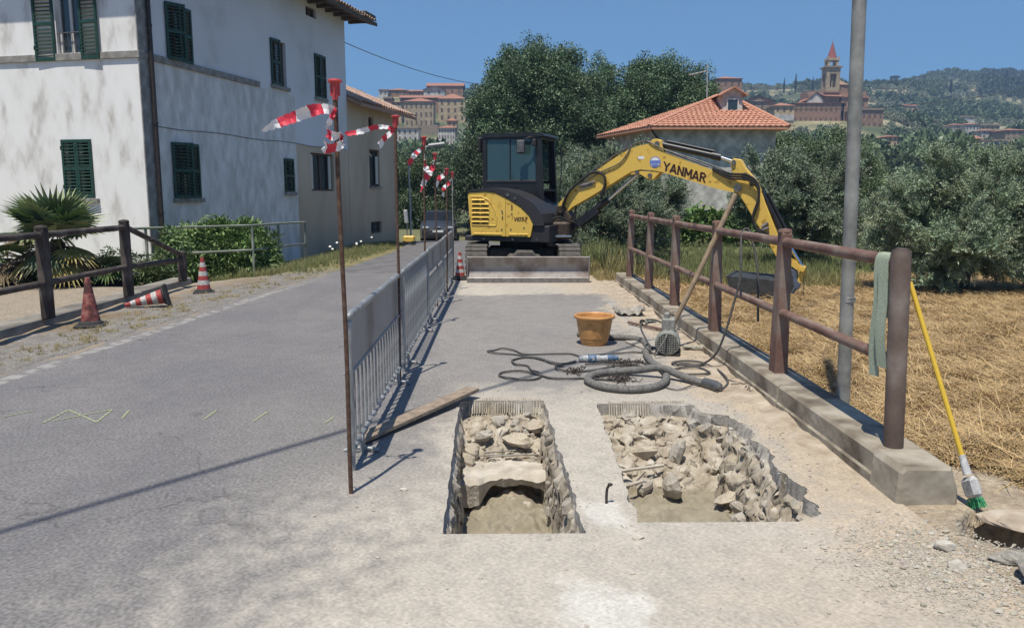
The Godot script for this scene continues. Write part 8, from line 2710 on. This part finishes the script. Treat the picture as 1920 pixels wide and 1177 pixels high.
	tree("corner_shrub", "small shrub growing at the foot of the house downpipe", P3(-6.55, -0.25, 15.8), [[Vector3(0, 0.4, 0), Vector3(0.25, 0.45, 0.22), 70], [Vector3(0.15, 0.8, 0), Vector3(0.2, 0.3, 0.2), 30]], 0.02, 0.3, ["shrub0", "shrub1"], Color(0.15, 0.23, 0.08), 0.75, 221, 0.5)
	build_palm()

func frond(par: Node, dir: Vector3, petiole: float, size: float, droop: float, m: String, rng: RandomNumberGenerator) -> void:
	var base := Vector3(0, 1.08, 0)
	var x := dir.normalized()
	var side := x.cross(Vector3.UP).normalized()
	var hub := base + x * petiole + Vector3(0, -droop * petiole * 0.4, 0)
	var b := MB.new()
	b.path(spline([base, base.lerp(hub, 0.5) + Vector3(0, 0.06, 0), hub], 4), 0.012, 6)
	var nrm := side.cross(x).normalized()
	var n := 26
	for k in n:
		var a := lerpf(-2.1, 2.1, k / (n - 1.0))
		var d := (x * cos(a) + side * sin(a)).normalized()
		var l := size * (0.72 + 0.28 * cos(a * 0.6)) * rng.randf_range(0.9, 1.06)
		var across := nrm.cross(d).normalized()
		var w := 0.03 * size / 0.55
		var p1 := hub + d * l * 0.5 - Vector3(0, droop * l * 0.1, 0)
		var tip := hub + d * l - Vector3(0, droop * l * rng.randf_range(0.3, 0.55), 0) + rdir(rng) * 0.015
		b.quad(hub - across * w * 0.2, hub + across * w * 0.2, p1 + across * w + nrm * 0.01, p1 + nrm * -0.008)
		b.quad(hub - across * w * 0.2, p1 + nrm * -0.008, p1 - across * w + nrm * 0.01, hub - across * w * 0.3)
		b.tri(p1 - across * w + nrm * 0.01, p1 + nrm * -0.008, tip); b.tri(p1 + nrm * -0.008, p1 + across * w + nrm * 0.01, tip)
	part(par, "frond", b.mesh(), M(m))

func build_palm() -> void:
	var rng := rnd(301)
	for q in [["palm_green", Color(0.17, 0.25, 0.09)], ["palm_pale", Color(0.3, 0.36, 0.16)], ["palm_yellow", Color(0.34, 0.28, 0.08)], ["palm_dead", Color(0.2, 0.15, 0.09)], ["palm_dark", Color(0.08, 0.115, 0.055)]]:
		var m := mat(q[0], q[1], 0.5, 0.0, tx["fine"], 2.0)
		m.backlight = Color(0.4, 0.5, 0.2)
		m.cull_mode = BaseMaterial3D.CULL_DISABLED
	var t := thing("fan_palm", "fan palm with spiky round fronds in front of the white wall", "palm", P3(-7.5, -0.2, 13.6))
	var b := MB.new()
	b.path(spline([Vector3(0, -0.1, 0), Vector3(0.02, 0.5, 0), Vector3(0, 1.0, 0)], 5), [0.11, 0.12, 0.13, 0.14, 0.14, 0.14, 0.13, 0.12, 0.11, 0.1, 0.08], 12)
	for k in 90:
		var a := k * 2.4
		var y := 0.1 + k * 0.0095
		var p := Vector3(cos(a) * 0.12, y, sin(a) * 0.12)
		b.tube(p, p + Vector3(cos(a) * 0.05, -0.05 + rng.randf() * 0.03, sin(a) * 0.05), 0.012, 0.003, 4, false)
	part(t, "trunk", b.mesh(), mat("palm_trunk", Color(0.09, 0.07, 0.05), 0.95, 0.0, tx["blotch"], 4.0, tx["bump"], 1.5))
	for k in 15:
		var a := k * 2.399
		var up := lerpf(1.7, 0.15, k / 14.0)
		frond(t, Vector3(cos(a), up, sin(a)), rng.randf_range(0.28, 0.46), rng.randf_range(0.55, 0.68), lerpf(0.05, 0.5, k / 14.0), ["palm_green", "palm_green", "palm_pale", "palm_dark"][k % 4], rng)
	frond(t, Vector3(0.15, 1.0, 0.5), 0.3, 0.68, 0.05, "palm_pale", rng)
	frond(t, Vector3(-0.6, 0.7, 0.7), 0.4, 0.58, 0.2, "palm_green", rng)
	frond(t, Vector3(0.8, 0.5, 0.6), 0.4, 0.55, 0.4, "palm_pale", rng)
	for k in 9:
		var a := k * 2.399 + 0.5
		frond(t, Vector3(cos(a), -0.25 - 0.05 * k, sin(a)), rng.randf_range(0.3, 0.5), 0.48, 0.9, ["palm_yellow", "palm_dead", "palm_yellow", "palm_dark"][k % 4], rng)
	# a second palm half out of the picture
	var t2 := thing("fan_palm", "smaller yellowing palm at the left edge behind the railing", "palm", P3(-8.55, -0.55, 13.9))
	b = MB.new()
	b.path(spline([Vector3(0, -0.1, 0), Vector3(0.0, 0.5, 0), Vector3(0, 1.0, 0)], 5), 0.1, 10)
	part(t2, "trunk", b.mesh(), M("palm_trunk"))
	for k in 13:
		var a := k * 2.399
		frond(t2, Vector3(cos(a), lerpf(0.8, -0.4, k / 12.0), sin(a)), rng.randf_range(0.3, 0.45), 0.52, lerpf(0.3, 0.9, k / 12.0), ["palm_green", "palm_yellow", "palm_dead"][k % 3], rng)
	var t3 := thing("potted_palm", "dark young palm behind the railing, right of the fan palm", "palm", P3(-6.75, -0.75, 13.8))
	b = MB.new()
	b.path(spline([Vector3(0, -0.1, 0), Vector3(0.0, 0.5, 0), Vector3(0, 1.0, 0)], 5), 0.07, 10)
	part(t3, "trunk", b.mesh(), M("palm_trunk"))
	for k in 10:
		var a := k * 2.399 + 1.0
		frond(t3, Vector3(cos(a), lerpf(0.7, -0.3, k / 9.0), sin(a)), rng.randf_range(0.12, 0.25), 0.36, lerpf(0.4, 0.9, k / 9.0), ["palm_dark", "palm_dark", "palm_green"][k % 3], rng)

# ------------------------------------------------------------------ straw, grass, weeds
func build_small_plants() -> void:
	var rng := rnd(401)
	var straw := []
	for v in 3:
		var b := MB.new()
		b.use_col = true
		for i in 9:
			var p := Vector3(rng.randf_range(-0.1, 0.1), rng.randf_range(0.0, 0.022), rng.randf_range(-0.1, 0.1))
			var a := rng.randf() * TAU
			var d := Vector3(cos(a), rng.randf_range(-0.06, 0.2), sin(a)).normalized()
			var l := rng.randf_range(0.07, 0.19)
			var g := rng.randf_range(0.55, 1.3)
			b.col = Color(g, g * rng.randf_range(0.92, 1.04), g * rng.randf_range(0.75, 1.15))
			var w := Vector3(-sin(a), 0.3, cos(a)).normalized() * rng.randf_range(0.0011, 0.0023)
			var m := p + d * l * 0.5 + Vector3(0, 0.012, 0)
			var e := p + d * l + rdir(rng) * 0.012
			b.quad(p - w, p + w, m + w, m - w); b.quad(m - w, m + w, e + w * 0.5, e - w * 0.5)
		straw.append(b.mesh())
	var xs := [[], [], []]
	var cs := [PackedColorArray(), PackedColorArray(), PackedColorArray()]
	var patch := FastNoiseLite.new()
	patch.seed = 9; patch.frequency = 1.1; patch.fractal_octaves = 3
	for i in 60000:
		var d := 3.9 + 13.6 * pow(rng.randf(), 1.5)
		var x := 2.36 + (1.2 + 0.62 * d) * rng.randf()
		if d < 4.6 and x < 2.36 + (4.7 - d) * 0.9: continue
		var pn := patch.get_noise_2d(x, d)
		if rng.randf() > 0.66 + pn * 1.7: continue
		var k := i % 3
		var sc := rng.randf_range(0.8, 1.25) * (1.0 + d * 0.03)
		xs[k].append(Transform3D(Basis.from_euler(Vector3(rng.randf_range(-0.25, 0.25), rng.randf() * TAU, rng.randf_range(-0.25, 0.25))).scaled(Vector3.ONE * sc), P3(x, ground_y(x, d) + rng.randf_range(0.0, 0.025) * (1 + pn * 2.0), d)))
		var g := rng.randf_range(0.75, 1.2)
		cs[k].append(Color(0.5, 0.355, 0.18) * g)
	for k in 3:
		var o := scatter(self, "straw", straw[k], leaf_mat("straw_m", 0.3, 0.7), xs[k], cs[k])
		tag(o, "loose cut straw covering the field beyond the railing", "straw")
		o.set_meta("kind", "stuff")
	# grass tufts
	var tuft := []
	for v in 3:
		var b := MB.new()
		b.use_col = true
		for i in 16:
			var p := Vector3(rng.randfn() * 0.05, 0, rng.randfn() * 0.05)
			var a := rng.randf() * TAU
			var ln := Vector3(cos(a), 0, sin(a)) * rng.randf_range(0.05, 0.3)
			var h := rng.randf_range(0.45, 1.0)
			var g := rng.randf_range(0.65, 1.3)
			b.col = Color(g, g, g * rng.randf_range(0.7, 1.1))
			var w := Vector3(-sin(a), 0, cos(a)) * 0.009
			var m := p + Vector3(0, h * 0.6, 0) + ln * 0.35
			var e := p + Vector3(0, h, 0) + ln
			b.quad(p - w, p + w, m + w * 0.8, m - w * 0.8); b.tri(m - w * 0.8, m + w * 0.8, e)
			if v == 1 and i % 4 == 0:
				for q in 5: leaf_flat(b, e + Vector3(0, -0.03 * q, 0), (Vector3.UP + rdir(rng) * 0.5).normalized(), rdir(rng), 0.06, 0.018)
		tuft.append(b.mesh())
	var put := func(label: String, n: int, pick: Callable) -> void:
		var tx3 := [[], [], []]
		var tc := [PackedColorArray(), PackedColorArray(), PackedColorArray()]
		for i in n:
			var q: Array = pick.call()   # x, d, height, colour
			if q.is_empty(): continue
			var k := rng.randi() % 3
			tx3[k].append(Transform3D(Basis(Vector3.UP, rng.randf() * TAU).scaled(Vector3(q[2] * 0.9 + 0.1, q[2], q[2] * 0.9 + 0.1)), P3(q[0], ground_y(q[0], q[1]) - 0.01, q[1])))
			var g := rng.randf_range(0.75, 1.25)
			tc[k].append(q[3] * g)
		for k in 3:
			if tx3[k].is_empty(): continue
			var o := scatter(self, "grass", tuft[k], leaf_mat("grass_m", 0.5, 0.6), tx3[k], tc[k])
			tag(o, label, "grass")
			o.set_meta("kind", "stuff")
	var green := Color(0.16, 0.205, 0.08)
	var dry := Color(0.42, 0.33, 0.16)
	put.call("tall green grass behind the end of the rusty railing", 2600, func() -> Array:
		var d := rng.randf_range(14.8, 21.0)
		var x := rng.randf_range(1.6, 2.6 + 0.28 * d)
		if x < road_right(d) + 0.05: return []
		var edge := smooth(14.8, 16.5, d)
		return [x, d, rng.randf_range(0.22, 0.42) * (1.0 + 0.9 * smooth(3.5, 2.0, x)), green.lerp(dry, 0.4 - 0.4 * edge + rng.randf() * 0.25)])
	put.call("green meadow grass between the olive trees", 5200, func() -> Array:
		var d := rng.randf_range(16.8, 34.0)
		var x := rng.randf_range(1.5, 0.68 * d)
		if x < road_right(d) + 0.1: return []
		return [x, d, rng.randf_range(0.14, 0.28), green.lerp(dry, rng.randf() * 0.2)])
	put.call("low dry grass growing along the left edge of the road", 1900, func() -> Array:
		var d := rng.randf_range(6.0, 15.5)
		var x := road_left(d) - 0.1 - absf(rng.randfn()) * 0.4
		if x < -5.2 and d < 14.3: return []
		if patch.get_noise_2d(x * 2.0 + 40.0, d * 2.0) < 0.05: return []
		return [x, d, rng.randf_range(0.015, 0.075), dry.lerp(green, rng.randf() * 0.15)])
	put.call("overgrown verge grass below the shaded house wall", 2600, func() -> Array:
		var d := rng.randf_range(15.5, 34.0)
		var l := road_left(d)
		var wall := -7.935 + (d - 18.23) * 0.24
		var x := rng.randf_range(maxf(wall + 0.1, l - 2.4), l - 0.15)
		return [x, d, rng.randf_range(0.07, 0.26) * smooth(0.0, 0.9, l - x + 0.2), dry.lerp(green, 0.45 + rng.randf() * 0.55)])
	put.call("dry weeds at the foot of the excavator's right track", 260, func() -> Array:
		return [rng.randf_range(1.75, 2.1), rng.randf_range(14.3, 17.0), rng.randf_range(0.12, 0.3), dry.lerp(green, rng.randf() * 0.4)])
	# white daisies in the verge, each a thing of its own
	var fl := MB.new()
	fl.lathe([[0.0, 0.0], [0.028, 0.006], [0.032, 0.012], [0.012, 0.014], [0.0, 0.018]], Vector3.ZERO, Basis(Vector3.RIGHT, 0.8), 9)
	var stem := MB.new()
	stem.tube(Vector3(0, 0, 0), Vector3(0, -0.45, 0), 0.005, -1, 4, false)
	var fm := fl.mesh()
	var sm := stem.mesh()
	for i in 7:
		var d := 19.6 + i * 0.9 + rng.randf() * 0.5
		var x := road_left(d) - 0.7 - rng.randf() * 0.7
		var t := thing("daisy", "white daisy flower standing in the verge before the beige wall", "flower", P3(x, ground_y(x, d) + 0.24 + rng.randf() * 0.18, d), 0.0, "daisies in the left verge")
		part(t, "flower_head", fm, M("frame_white"))
		part(t, "stem", sm, mat("stem_green", Color(0.08, 0.13, 0.04), 0.7))
